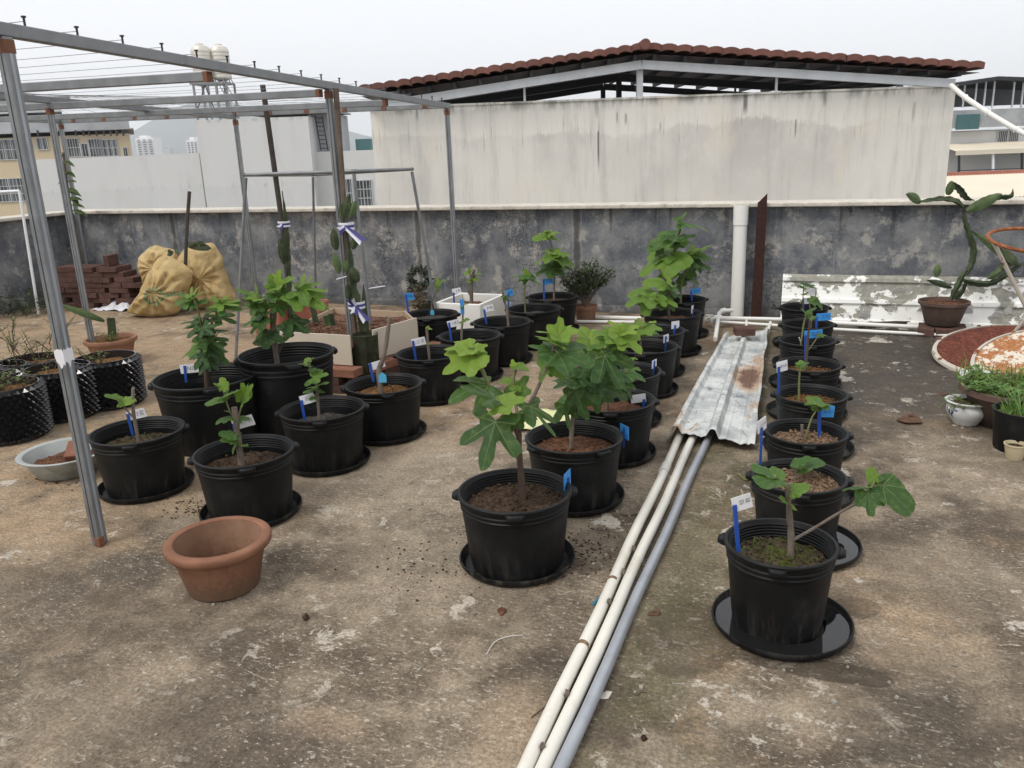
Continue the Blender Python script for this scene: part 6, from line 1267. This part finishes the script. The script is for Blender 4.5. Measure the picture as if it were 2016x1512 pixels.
# ---- jade plant and ring-shaped cactus by the parapet
cb = G(1151, 603, .14); jd = thing('jade_plant', 'bushy dark jade plant in a small terracotta pot by the parapet', 'potted plant', (cb.x, cb.y+.03, 0))
MB().lathe([(0, .001), (.075, .001), (.095, .115), (.105, .118), (.105, .145), (.092, .145), (.088, .12), (0, .12)], 32).build('pot', MT['terra2'], jd, True)
a1, a2 = MB(), MB(); random.seed(21); dj = dep(jd.location)
tips = [(1098, 532), (1108, 560), (1120, 520), (1130, 545), (1142, 530), (1150, 512), (1162, 516), (1172, 512), (1185, 525), (1200, 532), (1190, 545), (1165, 540), (1128, 565), (1140, 570), (1170, 555), (1104, 545), (1135, 525), (1156, 530), (1178, 538), (1118, 540), (1150, 555), (1206, 538)]
for x, y in tips:
    t_ = K(x, y, dj+frnd(-.10, .08))-jd.location; b = V((0, 0, .12)); md = b.lerp(t_, .5)+V((0, 0, .03)); a1.tube(smooth_pts([b, md, t_]), .006, 5)
    for i in range(85):
        p = (md.lerp(t_, frnd(0, 1)))+V((frnd(-.035, .035), frnd(-.035, .035), frnd(-.03, .03))); d = V((frnd(-1, 1), frnd(-1, 1), frnd(-.2, 1))).normalized(); s_ = d.cross(V((0.2, .1, 1))).normalized(); L = frnd(.018, .034)
        a2.add([p, p+d*L*.5+s_*L*.42, p+d*L, p+d*L*.5-s_*L*.42], [(0, 1, 2, 3)])
tag(a1.build('branches', MT['bark'], jd), kind='stuff'); tag(a2.build('foliage', MT['jade'], jd), kind='stuff')
cb = G(826, 622); rc_ = thing('ring_cactus', 'knobbly cactus twisted into a ring, dry below, behind the tile planter', 'cactus', (cb.x, cb.y+.15, 0)); dr_ = dep(rc_.location); random.seed(9)
MB().lathe([(0, .001), (.07, .001), (.09, .10), (.08, .10), (0, .09)], 20).build('pot', MT['moss'], rc_, True)
a1, a2 = MB(), MB()
def knob(mb_, p, r, n=1):
    for i in range(n):
        c = V(p)+V((frnd(-1, 1), frnd(-1, 1), frnd(-1, 1)))*r*1.1; d = V((frnd(-1, 1), frnd(-1, 1), frnd(-.3, 1))).normalized(); L = r*frnd(.9, 1.6); mb_.tube([c, c+d*L*.6, c+d*L], [r*.34, r*.30, r*.08], 5)
for k in range(46):
    q = 2*pi*k/46; p = K(826+17*cos(q)+frnd(-2, 2), 548-17*sin(q)*1.05+frnd(-2, 2), dr_+frnd(-.03, .03))-rc_.location; knob(a1, p, .026, 5)
for k in range(70):
    f = frnd(0, 1); p = K(826+frnd(-18, 18)*(1-.6*f), 566+f*48, dr_+frnd(-.04, .04))-rc_.location; knob(a2, p, .024, 4)
for k in range(20): knob(a1, K(808+frnd(-6, 6), 566+frnd(0, 10), dr_)-rc_.location, .018, 2)
tag(a1.build('green_arms', MT['spine'], rc_), kind='stuff'); tag(a2.build('dry_arms', MT['spine_dry'], rc_), kind='stuff')
# ================================================================ PIPES AND TIN SHEET
Y1 = 6.5
pn = [G(1043, 1512), G(1078, 1512), G(1111, 1512)]; pfr = [G(1338, 868), G(1365, 868), G(1394, 868)]; xs = [p.x for p in pn]
for i, (mt, r, lab) in enumerate((('pvc', .0198, 'white plastic pipe beside the fig pots, outer one of three running under the tin sheet'), ('pvc', .0193, 'white plastic pipe lying between another white pipe and a grey one'), ('pipe_grey', .0185, 'grey metal pipe lying beside two white ones'))):
    a_, b_ = pn[i], pfr[i]; d_ = (b_-a_)/(b_.y-a_.y); A0 = a_+d_*(.95-a_.y); B0 = a_+d_*(Y1-(.25 if i == 2 else 0)-a_.y)
    pp = thing('long_pipe', lab, 'pipe', (A0.x, A0.y, r+.001)); pts = [(B0-A0)*(k/24)+V((.003*sin(k*1.3+i), 0, .0015*sin(k*.9+i*2)+.0015)) for k in range(25)]
    MB().tube(pts, r, 18).build('pipe_run', MT[mt], pp, 'all')
    if i == 0:
        q_ = G(1310, 932); jp = V((q_.x, q_.y, .002))-V((A0.x, A0.y, 0)); jp = (B0-A0)*((q_.y-A0.y)/(B0.y-A0.y))+V((0, 0, .002)); e_ = (B0-A0).normalized()*.05
        MB().tube([jp-e_, jp+e_*.9, jp+e_], [r*1.2, r*1.2, r*1.08], 18).build('joint_socket', MT[mt], pp, True)
        for py in (1290, 1160): q_ = G(1075+(1512-py)*.44, py); jp = (B0-A0)*((q_.y-A0.y)/(B0.y-A0.y))+V((0, 0, .0018)); MB().tube([jp-e_*.16, jp+e_*.16], r*1.03, 18).build('mud_ring', MT['soil_grit'], pp, True)
random.seed(17); xm = (xs[0]+xs[1])/2
for py in (1496, 1390, 1205, 1145, 1098):
    c = G(1075+(1512-py)*.44, py); s_ = thing('wedge_pebble', 'small brown pebble wedged between the two white pipes', 'pebble', (((pn[0]+(pfr[0]-pn[0])*((c.y-pn[0].y)/(pfr[0].y-pn[0].y))).x+(pn[1]+(pfr[1]-pn[1])*((c.y-pn[1].y)/(pfr[1].y-pn[1].y))).x)/2, c.y, .036), frnd(0, 3), 'pebbles wedged between the pipes'); m = MB(); m.lathe([(0, -.010), (.006, -.008), (.008, 0), (.006, .009), (0, .012)], 7, fn=lambda p, q: p*(1+.25*sin(q*3+py))); m.build('pebble_body', MT['bark'], s_, True)
# tin sheet
tc4 = [G(1312, 852, .055), G(1486, 884, .02), G(1512, 646, .06), G(1418, 664, .06)]
ts = thing('tin_sheet', 'weathered ribbed tin sheet with rust stains covering the pipes', 'sheet', (0, 0, 0))
def tinf(u, v):
    p = tc4[0].lerp(tc4[1], u).lerp(tc4[3].lerp(tc4[2], u), v); z = .062+.008*sin(v*5)
    for c_, w_, h_ in ((.10, .045, .030), (.53, .045, .034), (.985, .035, .02)): d = abs(u-c_); z += h_*max(0, min(1, (w_*1.7-d)/(w_*.9)))
    z += .006*mnoise.noise(V((u*4, v*9, 0)))
    for c_ in (.24, .38, .68, .82): z += .0035*max(0, 1-abs(u-c_)/.02)
    if u < .08: z -= (.08-u)*.45
    if u > .6: z -= (u-.6)*.09*(1-v)
    if v < .06: z += .012*mnoise.noise(V((u*14, 2, 0)))*(1-v/.06)
    x = p.x+(.012*mnoise.noise(V((v*7, 4, 0))) if u > .93 else 0)
    return (x, p.y+(.02*mnoise.noise(V((u*9, 7, 0))) if v < .02 or v > .98 else 0), max(.008, z))
o_ = MB().grid(tinf, 110, 60).build('tin', MT['tin'], ts, True); sm = o_.modifiers.new('s', 'SOLIDIFY'); sm.thickness = .0025
bc = G(1465, 655, .11); bw = thing('loose_brick', 'dark loose brick weighing down the end of the tin sheet', 'brick', (bc.x, bc.y, .098), .25); MB().box((0, 0, .027), (.145, .115, .055)).build('brick_body', MT['brick'], bw, bevel=.006)
# plumbing along the parapet
YP = 7.02
def wp(px, py, z=.05): p = G(px, py, z); return V((p.x, p.y, z))
pm = thing('plumbing_run', 'white plastic plumbing with valve and elbows along the foot of the parapet', 'pipe', (wp(1414, 634).x, wp(1414, 634).y, 0)); Oq = V(pm.location)
def run(pts, r=.0165, name='pipe', mat='pvc_clean'): return MB().tube([V(p)-Oq for p in pts], r, 12).build(name, MT[mat], pm, True)
e1_ = wp(1414, 626, .075)
run(smooth_pts([wp(1408, 668, .05), wp(1411, 648, .06), e1_]), .017); run(smooth_pts([e1_, wp(1416, 617, .10), wp(1424, 612, .11), wp(1442, 611, .11)], 5), .017)
run([e1_+V((-.03, 0, 0)), e1_+V((.03, 0, 0))], .024, 'elbow'); run([wp(1420, 613, .105), wp(1428, 611, .11)], .023, 'elbow')
run([e1_, wp(1540, 629, .06), wp(1650, 636, .045), wp(1815, 644, .03)], .0165); run([wp(1392, 632, .045), wp(1490, 638, .045), wp(1640, 648, .03), wp(1790, 656, .02), wp(1945, 664, .016)], .012)
run([wp(1388, 630, .06), e1_], .0165); run([wp(1390, 630, .06), wp(1402, 630, .065)], .026, 'valve_body'); run([wp(1396, 624, .10), wp(1396, 630, .06)], .008, 'valve_stem'); MB().box(wp(1396, 621, .105)-Oq, (.07, .02, .014)).build('valve_handle', MT['pvc_clean'], pm, bevel=.004)
run(smooth_pts([wp(1420, 628, .05), wp(1462, 631, .045), wp(1470, 634, .05), wp(1468, 648, .05)]), .011); run([wp(1517, 635, .05), wp(1512, 650, .045)], .012)
pl2 = thing('spare_pipe', 'short white pipes lying by the parapet between jade plant and figs', 'pipe', wp(1140, 632, .02)); 
for a, b, r in (((1150, 624), (1262, 627), .019), ((1136, 633), (1250, 634), .014)): MB().tube([wp(*a, .02)-pl2.location, wp(*b, .02)-pl2.location], r, 12).build('pipe', MT['pvc_clean'], pl2, True)
ec = thing('capped_pipe', 'white pipe with an end cap in front of the peeling panel', 'pipe', wp(1880, 645, .03)); MB().tube([V((0, 0, 0)), wp(1992, 651, .03)-ec.location], .016, 12).build('pipe', MT['pvc_clean'], ec, True); MB().tube([wp(1988, 651, .03)-ec.location, wp(2004, 652, .03)-ec.location], .022, 12).build('end_cap', MT['pvc_clean'], ec, True)
# standpipe and rusty angle iron
cb = W(1451, 615, 7.255); sp = thing('standpipe', 'thick white vertical plastic pipe standing against the parapet', 'pipe', (cb.x, cb.y, 0)); zt_p = K(1454, 403, dep(cb)).z
MB().tube([(0, 0, .001), (0, 0, zt_p-.17)], .0555, 24).build('pipe_body', MT['pvc_clean'], sp, True); MB().lathe([(.056, zt_p-.17), (.061, zt_p-.165), (.061, zt_p), (.052, zt_p), (.052, zt_p-.15)], 24).build('socket_end', MT['pvc_clean'], sp, True)
cb = W(1489, 615, 7.21); ri = thing('angle_iron', 'dark rusty angle iron with a slanted top leaning by the standpipe', 'steel bar', (cb.x, cb.y, 0)); dA = dep(cb)
p0, p1, t0, t1 = K(1480, 622, dA), K(1499, 624, dA), K(1494, 398, dA+.02), K(1511, 381, dA+.02); m = MB()
th = V((0, 0, 0))+HV*.006; vs = [p-V((cb.x, cb.y, 0)) for p in (p0, p1, t1, t0)]; vs[0].z = vs[1].z = .001
m.add(vs+[v+th for v in vs], [(0, 1, 2, 3), (7, 6, 5, 4), (0, 4, 5, 1), (1, 5, 6, 2), (2, 6, 7, 3), (3, 7, 4, 0)]); vl = [vs[0]+th*1.05, vs[0]+HV*.03, vs[3]+HV*.03, vs[3]+th*1.05]; m.add(vl+[v+UV_*.006 for v in vl], [(0, 1, 2, 3), (7, 6, 5, 4), (0, 4, 5, 1), (1, 5, 6, 2), (2, 6, 7, 3), (3, 7, 4, 0)]); m.build('bar', MT['rust_dark'], ri)
# ================================================================ PEELING PANEL, CLAY POT, RIGHT SIDE
pa = G(1536, 632); pan = thing('peeling_panel', 'long ribbed panel with flaking white paint leaning on the parapet', 'panel', (pa.x, pa.y, 0)); dP = dep(pa)
PH = K(1536, 545, dP).z; PLn = 3.4
prof = [(0, 0), (.03, .02), (.06, .02), (.085, 0), (.40, 0), (.44, .022), (.50, .022), (.53, 0), (.86, 0), (.89, .02), (.95, .02), (1.0, -.012)]
m = MB(); 
for u in range(41):
    for f, o in prof: m.v.append(V((PLn*u/40, -o+f*.10+.01*mnoise.noise(V((u*.3, f*2, 0))), .002+PH*f+.006*mnoise.noise(V((u*.4, 3, 0)))*f)))
k_ = len(prof); m.f += [(u*k_+j, (u+1)*k_+j, (u+1)*k_+j+1, u*k_+j+1) for u in range(40) for j in range(k_-1)]
o_ = m.build('panel_sheet', MT['peel'], pan); sm = o_.modifiers.new('s', 'SOLIDIFY'); sm.thickness = .006; sm.offset = 1
random.seed(44)
for i in range(12):                                               # curled paint flakes
    x = frnd(.1, 1.9); z = PH*random.choice([.16, .22, .30, .58, .7]); y = z/PH*.10-.012; w_ = frnd(.05, .13); h_ = frnd(.03, .07)
    o_ = MB().add([V((x, y, z)), V((x+w_, y, z+frnd(-.01, .01))), V((x+w_*.8, y-.03, z+h_)), V((x+w_*.4, y-.035, z+h_*1.3)), V((x+w_*.15, y-.02, z+h_*.6))], [(0, 1, 2, 3, 4)]).build('paint_flake', MT['card' if i % 2 else 'foam'], pan); sm = o_.modifiers.new('s', 'SOLIDIFY'); sm.thickness = .0015
tmb = thing('dark_timber', 'dark weathered timber strip lying in front of the peeling panel', 'timber', wp(1690, 640, .02)); MB().bar((0, 0, 0), wp(1925, 628, .02)-tmb.location, .05, .03).build('timber_body', MT['wood_d'], tmb, bevel=.004)
zr = .25; cb = G(1859, 592, zr); cp = thing('clay_pot_cactus', 'brown clay pot with a tall arching dragon fruit cactus raised on bricks', 'potted plant', (cb.x, cb.y, .072)); dc = dep(cb)
hh = zr-.072; MB().lathe([(0, .002), (.115, .002), (.12, .01), (.158, hh*.75), (.165, hh*.85), (.178, hh*.88), (.18, hh), (.166, hh), (.158, hh*.85), (0, hh*.8)], 48).build('pot', MT['clay'], cp, True); ob('soil', soil_mesh(.16, hh*.86, 66, .012, 'soil_red'), cp)
qc = lambda x, y, o=0.0: K(x, y, dc+o)-cp.location
cactus(cp, [qc(1872, 590), qc(1884, 565), qc(1896, 542), qc(1905, 530)], 0.0245, 'cactus'); cactus(cp, [qc(1882, 590, .03), qc(1896, 572, .03), qc(1904, 550, .03)], 0.0180, 'cactus')
cactus(cp, [qc(1903, 540, -.01), qc(1913, 520), qc(1917, 492), qc(1908, 460), qc(1899, 430), qc(1896, 402)], 0.0277, 'cactus', waves=9)
cactus(cp, [qc(1896, 408), qc(1882, 396), qc(1855, 392), qc(1822, 396), qc(1806, 397)], 0.0228, 'cactus'); pad(cp, qc(1812, 398), qc(1785, 382, -.05), 0.0320, 'cactus_l'); pad(cp, qc(1866, 384), qc(1874, 356), 0.0288, 'cactus_l'); cactus(cp, [qc(1876, 360), qc(1890, 372), qc(1902, 388), qc(1918, 395)], 0.0277, 'cactus')
pad(cp, qc(1902, 416, -.02), qc(1972, 382, -.05), 0.0360, 'cactus_l'); cactus(cp, [qc(1930, 396), qc(1962, 388), qc(1990, 386), qc(1994, 372)], 0.0228, 'cactus')
cactus(cp, [qc(1898, 552, -.03), qc(1925, 558), qc(1955, 556), qc(1990, 535), qc(2030, 505)], 0.0262, 'cactus', waves=8); pad(cp, qc(1945, 548), qc(1972, 532, -.04), 0.0240, 'cactus_l'); pad(cp, qc(1975, 508), qc(1914, 455, -.05), 0.0240, 'cactus_l'); pad(cp, qc(1970, 490), qc(2005, 525), 0.0320, 'cactus'); pad(cp, qc(1844, 545), qc(1846, 520), 0.0280, 'cactus_l'); pad(cp, qc(1872, 566), qc(1826, 552, -.05), 0.0224, 'cactus'); pad(cp, qc(1876, 588), qc(1895, 568, -.05), 0.0144, 'cactus'); pad(cp, qc(1960, 535), qc(2000, 505, .03), 0.0320, 'cactus')
bkp = thing('brick_support', 'short pile of dark bricks under the brown clay pot', 'bricks', (cb.x, cb.y, 0)); 
for dx, dy, rz, lv in ((-.12, -.02, 1.45, 0), (.0, -.02, 1.6, 0), (.12, .0, 1.5, 0)): brick(bkp, V((dx*.9, dy-.02, .031)), rz)
for b in bkp.children: b.scale = (1, 1, 1.15)
# rusted discs
def disc(label, cpx, cpy, zc, R, nrm, mat, rimm, thick=.012, secs=20):
    c = G(cpx, cpy, zc); t = thing('rusted_disc', label, 'metal disc', c); n_ = V(nrm).normalized(); x = n_.cross(V((0, 1, .1))).normalized(); y = n_.cross(x); Mx = Matrix((x, y, n_)).transposed()
    m = MB().lathe([(0, .0), (R*.93, .004), (R*.93, -.008), (0, -.012)], 56); m.v = [Mx @ p for p in m.v]; m.build('disc_plate', MT[mat], t, True)
    m = MB().lathe([(R*.935, .012), (R*.99, .004), (R, -.012), (R*.94, -.016), (R*.935, .012)], 56); m.v = [Mx @ p for p in m.v]; m.build('disc_rim', MT[rimm], t, True)
    for k in range(8): q = 2*pi*k/8+.3; MB().lathe([(0, .012), (.012, .010), (.014, .0)], 8, Mx @ V((R*.965*cos(q), R*.965*sin(q), .006))).build('rivet', MT['rust'], t)
disc('large dark-red rusted metal disc with cream rim lying by the parapet', 1992, 690, .085, .47, (-.08, -.16, 1), 'rust_disc', 'rustwhite')
disc('pale rust-streaked metal disc propped on the darker rusted disc', 2062, 712, .16, .40, (-.16, -.30, 1), 'rust_pale', 'rustwhite')
# ring stand
dn = 5.2; rs_ = thing('ring_stand', 'rusty metal ring stand with white painted legs beside the rusted discs', 'stand', (K(2040, 640, dn).x, K(2040, 640, dn).y, 0)); qn = lambda x, y, o=0.0: K(x, y, dn+o)-rs_.location
zc = K(2030, 478, dn).z; cc_ = qn(2046, 474); Rr = .285
Mr = Matrix((UV_, (HV*cos(.17)+V((0, 0, 1))*sin(.17)), (V((0, 0, 1))*cos(.17)-HV*sin(.17)))).transposed()
MB().tube([cc_+Mr @ V((Rr*cos(q), Rr*sin(q), 0)) for q in [2*pi*k/40 for k in range(40)]], .012, 8, closed=True).build('top_ring', MT['rust'], rs_, True)
for q in (pi-ANG*0+2.0*0, pi+2.09, pi+4.18):
    d_ = V((cos(q), sin(q), 0)); a = cc_+Mr @ (d_*Rr); b = V((cc_.x, cc_.y, .002))+(UV_*d_.x+HV*d_.y)*-.20; b = V((b.x, b.y, .012)); MB().tube([a, b], .0135, 8).build('leg', MT['rustwhite'], rs_, True)
# big brown weed pot
cb = G(1994, 762, .20); bp_ = thing('weed_pot', 'wide brown clay pot overflowing with bright green weeds', 'potted plant', (cb.x+.02, cb.y, 0))
MB().lathe([(0, .002), (.16, .002), (.17, .01), (.235, .155), (.25, .165), (.268, .175), (.268, .205), (.245, .205), (.235, .17), (0, .165)], 56).build('pot', MT['clay'], bp_, True); ob('soil', soil_mesh(.235, .175, 88, .015, 'soil'), bp_)
a1, a2 = MB(), MB(); random.seed(8)
for i in range(170):
    q = frnd(0, 6.28); r_ = .25*math.sqrt(frnd(0, 1)); b = V((r_*cos(q), r_*sin(q), .18)); sprig(a1, a2, b, b+V((.04*cos(q)+frnd(-.04, .04), .04*sin(q)+frnd(-.04, .04), frnd(.02, .085))), 9, .034)
tag(a1.build('stems', MT['shoot'], bp_), kind='stuff'); tag(a2.build('foliage', MT['weed'], bp_), kind='stuff')
def blades(n, r, z, h0, h1, wd, spread=.5, c=(0, 0)):
    m = MB()
    for i in range(n):
        q = frnd(0, 6.28); rr = r*math.sqrt(frnd(0, 1)); b = V((c[0]+rr*cos(q), c[1]+rr*sin(q), z)); h = frnd(h0, h1); l_ = V((frnd(-1, 1), frnd(-1, 1), 0))*spread*h; s_ = V((frnd(-1, 1), frnd(-1, 1), 0)).normalized()*wd
        pts = [b, b+l_*.25+V((0, 0, h*.55)), b+l_*.7+V((0, 0, h*.92)), b+l_*1.15+V((0, 0, h*.95))]
        m.add([pts[0]-s_, pts[0]+s_, pts[1]-s_*.9, pts[1]+s_*.9, pts[2]-s_*.6, pts[2]+s_*.6, pts[3]], [(0, 1, 3, 2), (2, 3, 5, 4), (4, 5, 6)])
    return m
tag(blades(120, .2, .18, .05, .13, .0022, .4, (-.08, .1)).build('grass', MT['dragon'], bp_), kind='stuff')
# porcelain bowls
def porcelain(label, px, py, s_, weeds):
    cb = G(px, py, .125*s_); t = thing('porcelain_bowl', label, 'potted plant', (cb.x, cb.y, 0), .5); pr = [(0, .002), (.06, .002), (.064, .012), (.08, .035), (.098, .068), (.097, .09), (.088, .105), (.094, .115), (.107, .122), (.108, .126), (.095, .127), (.084, .11), (0, .10)]
    MB().lathe([(a*s_, b*s_) for a, b in pr], 48).build('bowl', MT['porc'], t, True); ob('soil', soil_mesh(.086*s_, .108*s_, 3, .006, 'soil_moss'), t); a1, a2 = MB(), MB()
    for i in range(weeds):
        q = frnd(0, 6.28); r_ = .085*s_*math.sqrt(frnd(0, 1)); b = V((r_*cos(q), r_*sin(q), .108*s_)); sprig(a1, a2, b, b+V((.05*cos(q), .05*sin(q), frnd(.0, .035))), 6, .018)
    for k in range(3): b = V((-.09*s_, -.03+.03*k, .12)); sprig(a1, a2, b, b+V((-.03, frnd(-.03, .03), -frnd(.03, .09))), 7, .018)
    tag(a1.build('stems', MT['shoot'], t), kind='stuff'); tag(a2.build('foliage', MT['weed'], t), kind='stuff')
porcelain('white porcelain bowl painted with blue leaves, trailing small weeds', 1906, 788, 1.02, 36); porcelain('blue and white porcelain bowl half hidden behind the wide weed pot', 1934, 738, 1.1, 20)
cb = G(2016, 806, .20); bg_ = thing('ribbed_pot', 'small ribbed black pot with drooping spider-plant blades', 'potted plant', (cb.x, cb.y, 0))
MB().lathe([(0, .001), (.105, .001), (.11, .01), (.128, .19), (.133, .192), (.133, .2), (.122, .2), (.118, .17), (0, .165)], 72, fn=lambda p, q: V((p.x, p.y, p.z)) if p.z > .185 or p.z < .008 else V((p.x*(1+.012*(1 if int(q/(2*pi)*72) % 2 else -1)), p.y*(1+.012*(1 if int(q/(2*pi)*72) % 2 else -1)), p.z))).build('pot', MT['pot'], bg_, True); ob('soil', soil_mesh(.117, .17, 4, .01, 'soil_moss'), bg_)
tag(blades(60, .08, .17, .06, .15, .004, .9).build('blades', MT['weed'], bg_), kind='stuff'); tag(blades(160, .11, .17, .01, .04, .003, .9).build('grass', MT['dragon'], bg_), kind='stuff')
cb = G(2000, 874, .075); cm = thing('cream_cup', 'little cream plastic cup of soil beside the ribbed black pot', 'pot', (cb.x, cb.y, 0)); MB().lathe([(0, .001), (.034, .001), (.036, .004), (.046, .07), (.050, .071), (.050, .077), (.044, .077), (.041, .06), (0, .058)], 28).build('cup', MT['creampot'], cm, True); ob('soil', soil_mesh(.041, .062, 6, .003, 'soil'), cm)
# weeds in the front right pot
tag(blades(300, .13, .218, .006, .026, .0014, .9).build('grass', MT['dragon'], R1), kind='stuff')
tag(blades(90, .12, .19, .008, .03, .0014, .8).build('grass', MT['dragon'], L1), kind='stuff')
# ================================================================ SMALL LITTER ON THE FLOOR
random.seed(77)
def lump(name, label, cat, px, py, s_, mat, flat=.5, group=None, seed=0):
    c = G(px, py); t = thing(name, label, cat, (c.x, c.y, 0), frnd(0, 6), group); m = MB(); rnd = random.Random(seed+px)
    m.lathe([(0, 0.0005), (s_*.8, .0005), (s_, s_*flat*.5), (s_*.7, s_*flat), (0, s_*flat*1.1)], 9, fn=lambda p, q: V((p.x*(1+.35*sin(q*2+px)+.15*sin(q*5)), p.y*(.7+.2*sin(q*3+py)), p.z*(1+.3*sin(q*2+py)) if p.z > .001 else p.z))); m.build(name+'_body', MT[mat], t, False); return t
lump('dirt_clod', 'dark dirt clod lying alone in front of the empty terracotta pot', 'clod', 603, 1219, .016, 'soil', .9); lump('dirt_clod', 'flat brown clod in front of the foremost big fig pot', 'clod', 988, 1205, .022, 'soil_red', .35)
lump('orange_peel', 'round orange peel under the long side branch', 'peel', 1755, 964, .036, 'orange', .7); lump('orange_peel', 'flat dried orange peel scrap beyond the long side branch', 'peel', 1785, 1001, .035, 'deadleaf', .3)
b = lump('bark_scrap', 'crumpled dark brown bark scrap on the bare floor near the porcelain bowl', 'debris', 1790, 829, .085, 'deadleaf', .28); lump('bark_scrap', 'small dark bark scrap between the panel and the porcelain bowl', 'debris', 1858, 776, .035, 'deadleaf', .2)
lump('wood_chip', 'flat grey wood chip beside the pipes by the bushy fig pot', 'chip', 1244, 1010, .045, 'wood', .2); lump('dead_leaf', 'curled dry brown leaf beside the grey pipe', 'leaf', 1288, 1208, .024, 'deadleaf', .25); lump('paper_scrap', 'pale scrap beside the grey pipe near the bottom', 'scrap', 1189, 1370, .022, 'stone_w', .2)
lump('screw', 'small dark screw lying on the floor right of the grey pipe', 'screw', 1268, 1456, .012, 'rust_dark', .8)
gm = MB()
for i in range(420):
    px, py = random.choice([(random.randint(0, 1000), random.randint(1080, 1512)), (random.randint(1220, 2016), random.randint(1280, 1512)), (random.randint(1700, 2016), random.randint(880, 1300)), (random.randint(1130, 1280), random.randint(950, 1200)), (random.randint(500, 900), random.randint(880, 1100))])
    c = G(px, py)
    if xs[0]-.06 < c.x < xs[2]+.08 or (c.xy-R1.location.xy).length < .24 or (c.xy-M1.location.xy).length < .24: continue
    s_ = frnd(.0015, .006)*(1.6 if frnd(0, 1) < .06 else 1); gm.box((c.x, c.y, s_*.4), (s_*2*frnd(.6, 1.3), s_*1.5, s_), M=Matrix.Rotation(frnd(0, 3), 3, 'Z') @ Matrix.Rotation(frnd(-.4, .4), 3, 'X'))
tag(gm.build('grit', MT['stone']), 'loose grit and specks scattered over the concrete floor', 'grit', kind='stuff')
def twig(label, pts, r, mat, name='dry_stalk', cat='stalk'):
    P_ = [G(x, y)+V((0, 0, r+.001)) for x, y in pts]; t = thing(name, label, cat, P_[0]); MB().tube([p-P_[0] for p in smooth_pts(P_)], r, 5).build(name+'_body', MT[mat], t, True)
twig('curved dry stalk lying left of the white pipes', [(958, 1290), (975, 1265), (1000, 1255), (1030, 1252)], .002, 'stone_w'); twig('straight dry straw poking from the white pipes near the bottom', [(1046, 1414), (1070, 1395), (1096, 1373)], .0018, 'wood'); twig('thin pale straw by the pipes under the bushy fig pot', [(1232, 1035), (1238, 1060), (1240, 1080)], .0015, 'wood')
twig('yellowed curled stem lying left of the gritty seedling pot', [(1452, 935), (1470, 948), (1480, 938), (1500, 944)], .005, 'shoot', 'curled_stem', 'stem'); twig('bent straw on the concrete right of the grey pipe', [(1254, 1370), (1262, 1363), (1274, 1364)], .002, 'wood')
for (a, b, lb) in (((1168, 1193), (1194, 1170), 'longer frayed scrap of blue twine beside the white pipes'), ((1206, 1132), (1212, 1136), 'tiny tuft of blue twine at the edge of the white pipe')):
    twig(lb, [a, ((a[0]+b[0])/2, (a[1]+b[1])/2-2), b], .005, 'twine', 'blue_twine', 'twine')
random.seed(3)
def crumbs(label, px, py, rx, ry, n, mat='soil', s0=.0012, s1=.0042):
    c = G(px, py); t = thing('spilled_soil', label, 'soil', (c.x, c.y, 0)); m = MB()
    for i in range(n):
        s_ = frnd(s0, s1); p = V((random.gauss(0, rx), random.gauss(0, ry), s_*.5)); m.box(p, (s_*2, s_*1.6, s_*1.2), frnd(0, 3))
    tag(m.build('crumbs', MT[mat], t), kind='stuff')
crumbs('dark soil crumbs spilled right of the foremost big fig pot', 1150, 1090, .07, .12, 170); crumbs('soil crumbs spilled between the two front left pots', 385, 1000, .08, .06, 120); crumbs('soil specks scattered left of the foremost big fig pot', 850, 1120, .12, .14, 90); crumbs('brown crumbs by the red soil basin', 120, 940, .10, .06, 90, 'soil_red')
c = G(1075, 826); yc = thing('yellow_sheet', 'pale yellow printed sheet lying behind the foremost big fig', 'sheet', (c.x, c.y, 0)); A = [G(1020, 850)-c, G(1120, 846)-c, G(1140, 812)-c, G(1060, 808)-c]
o_ = MB().grid(lambda u, v: A[0].lerp(A[1], u).lerp(A[3].lerp(A[2], u), v)+V((0, 0, .012+.012*mnoise.noise(V((u*4, v*4, 0))))), 16, 10).build('sheet', MT['yellowcloth'], yc, 'all'); sm = o_.modifiers.new('s', 'SOLIDIFY'); sm.thickness = .003
c = G(778, 682, .0); cu = thing('plastic_cup', 'cloudy square plastic tub standing against the cream tile planter', 'cup', (hx[2].x*.5+hx[3].x*.5, hx[2].y*.5+hx[3].y*.5-.10, .055), .5); MB().lathe([(0, .0), (.045, .0), (.058, .105), (.054, .105), (.042, .01), (0, .01)], 4).build('tub', MT['plastic'], cu)
# ================================================================ HAZE
hz = MB().box((0, 0, 0), (15900, 15900, 300)).build('haze', None); hz.location = (0, 0, ZG-1+150); tag(hz, 'thin pale summer haze over the whole town', 'haze', kind='stuff')
mh = bpy.data.materials.new('haze_air'); mh.use_nodes = True; n_ = mh.node_tree.nodes; n_.clear(); pv = n_.new('ShaderNodeVolumePrincipled'); pv.inputs['Density'].default_value = .00030; pv.inputs['Color'].default_value = (.94, .97, 1, 1); pv.inputs['Anisotropy'].default_value = .2
oo = n_.new('ShaderNodeOutputMaterial'); mh.node_tree.links.new(pv.outputs[0], oo.inputs['Volume']); hz.data.materials.append(mh)
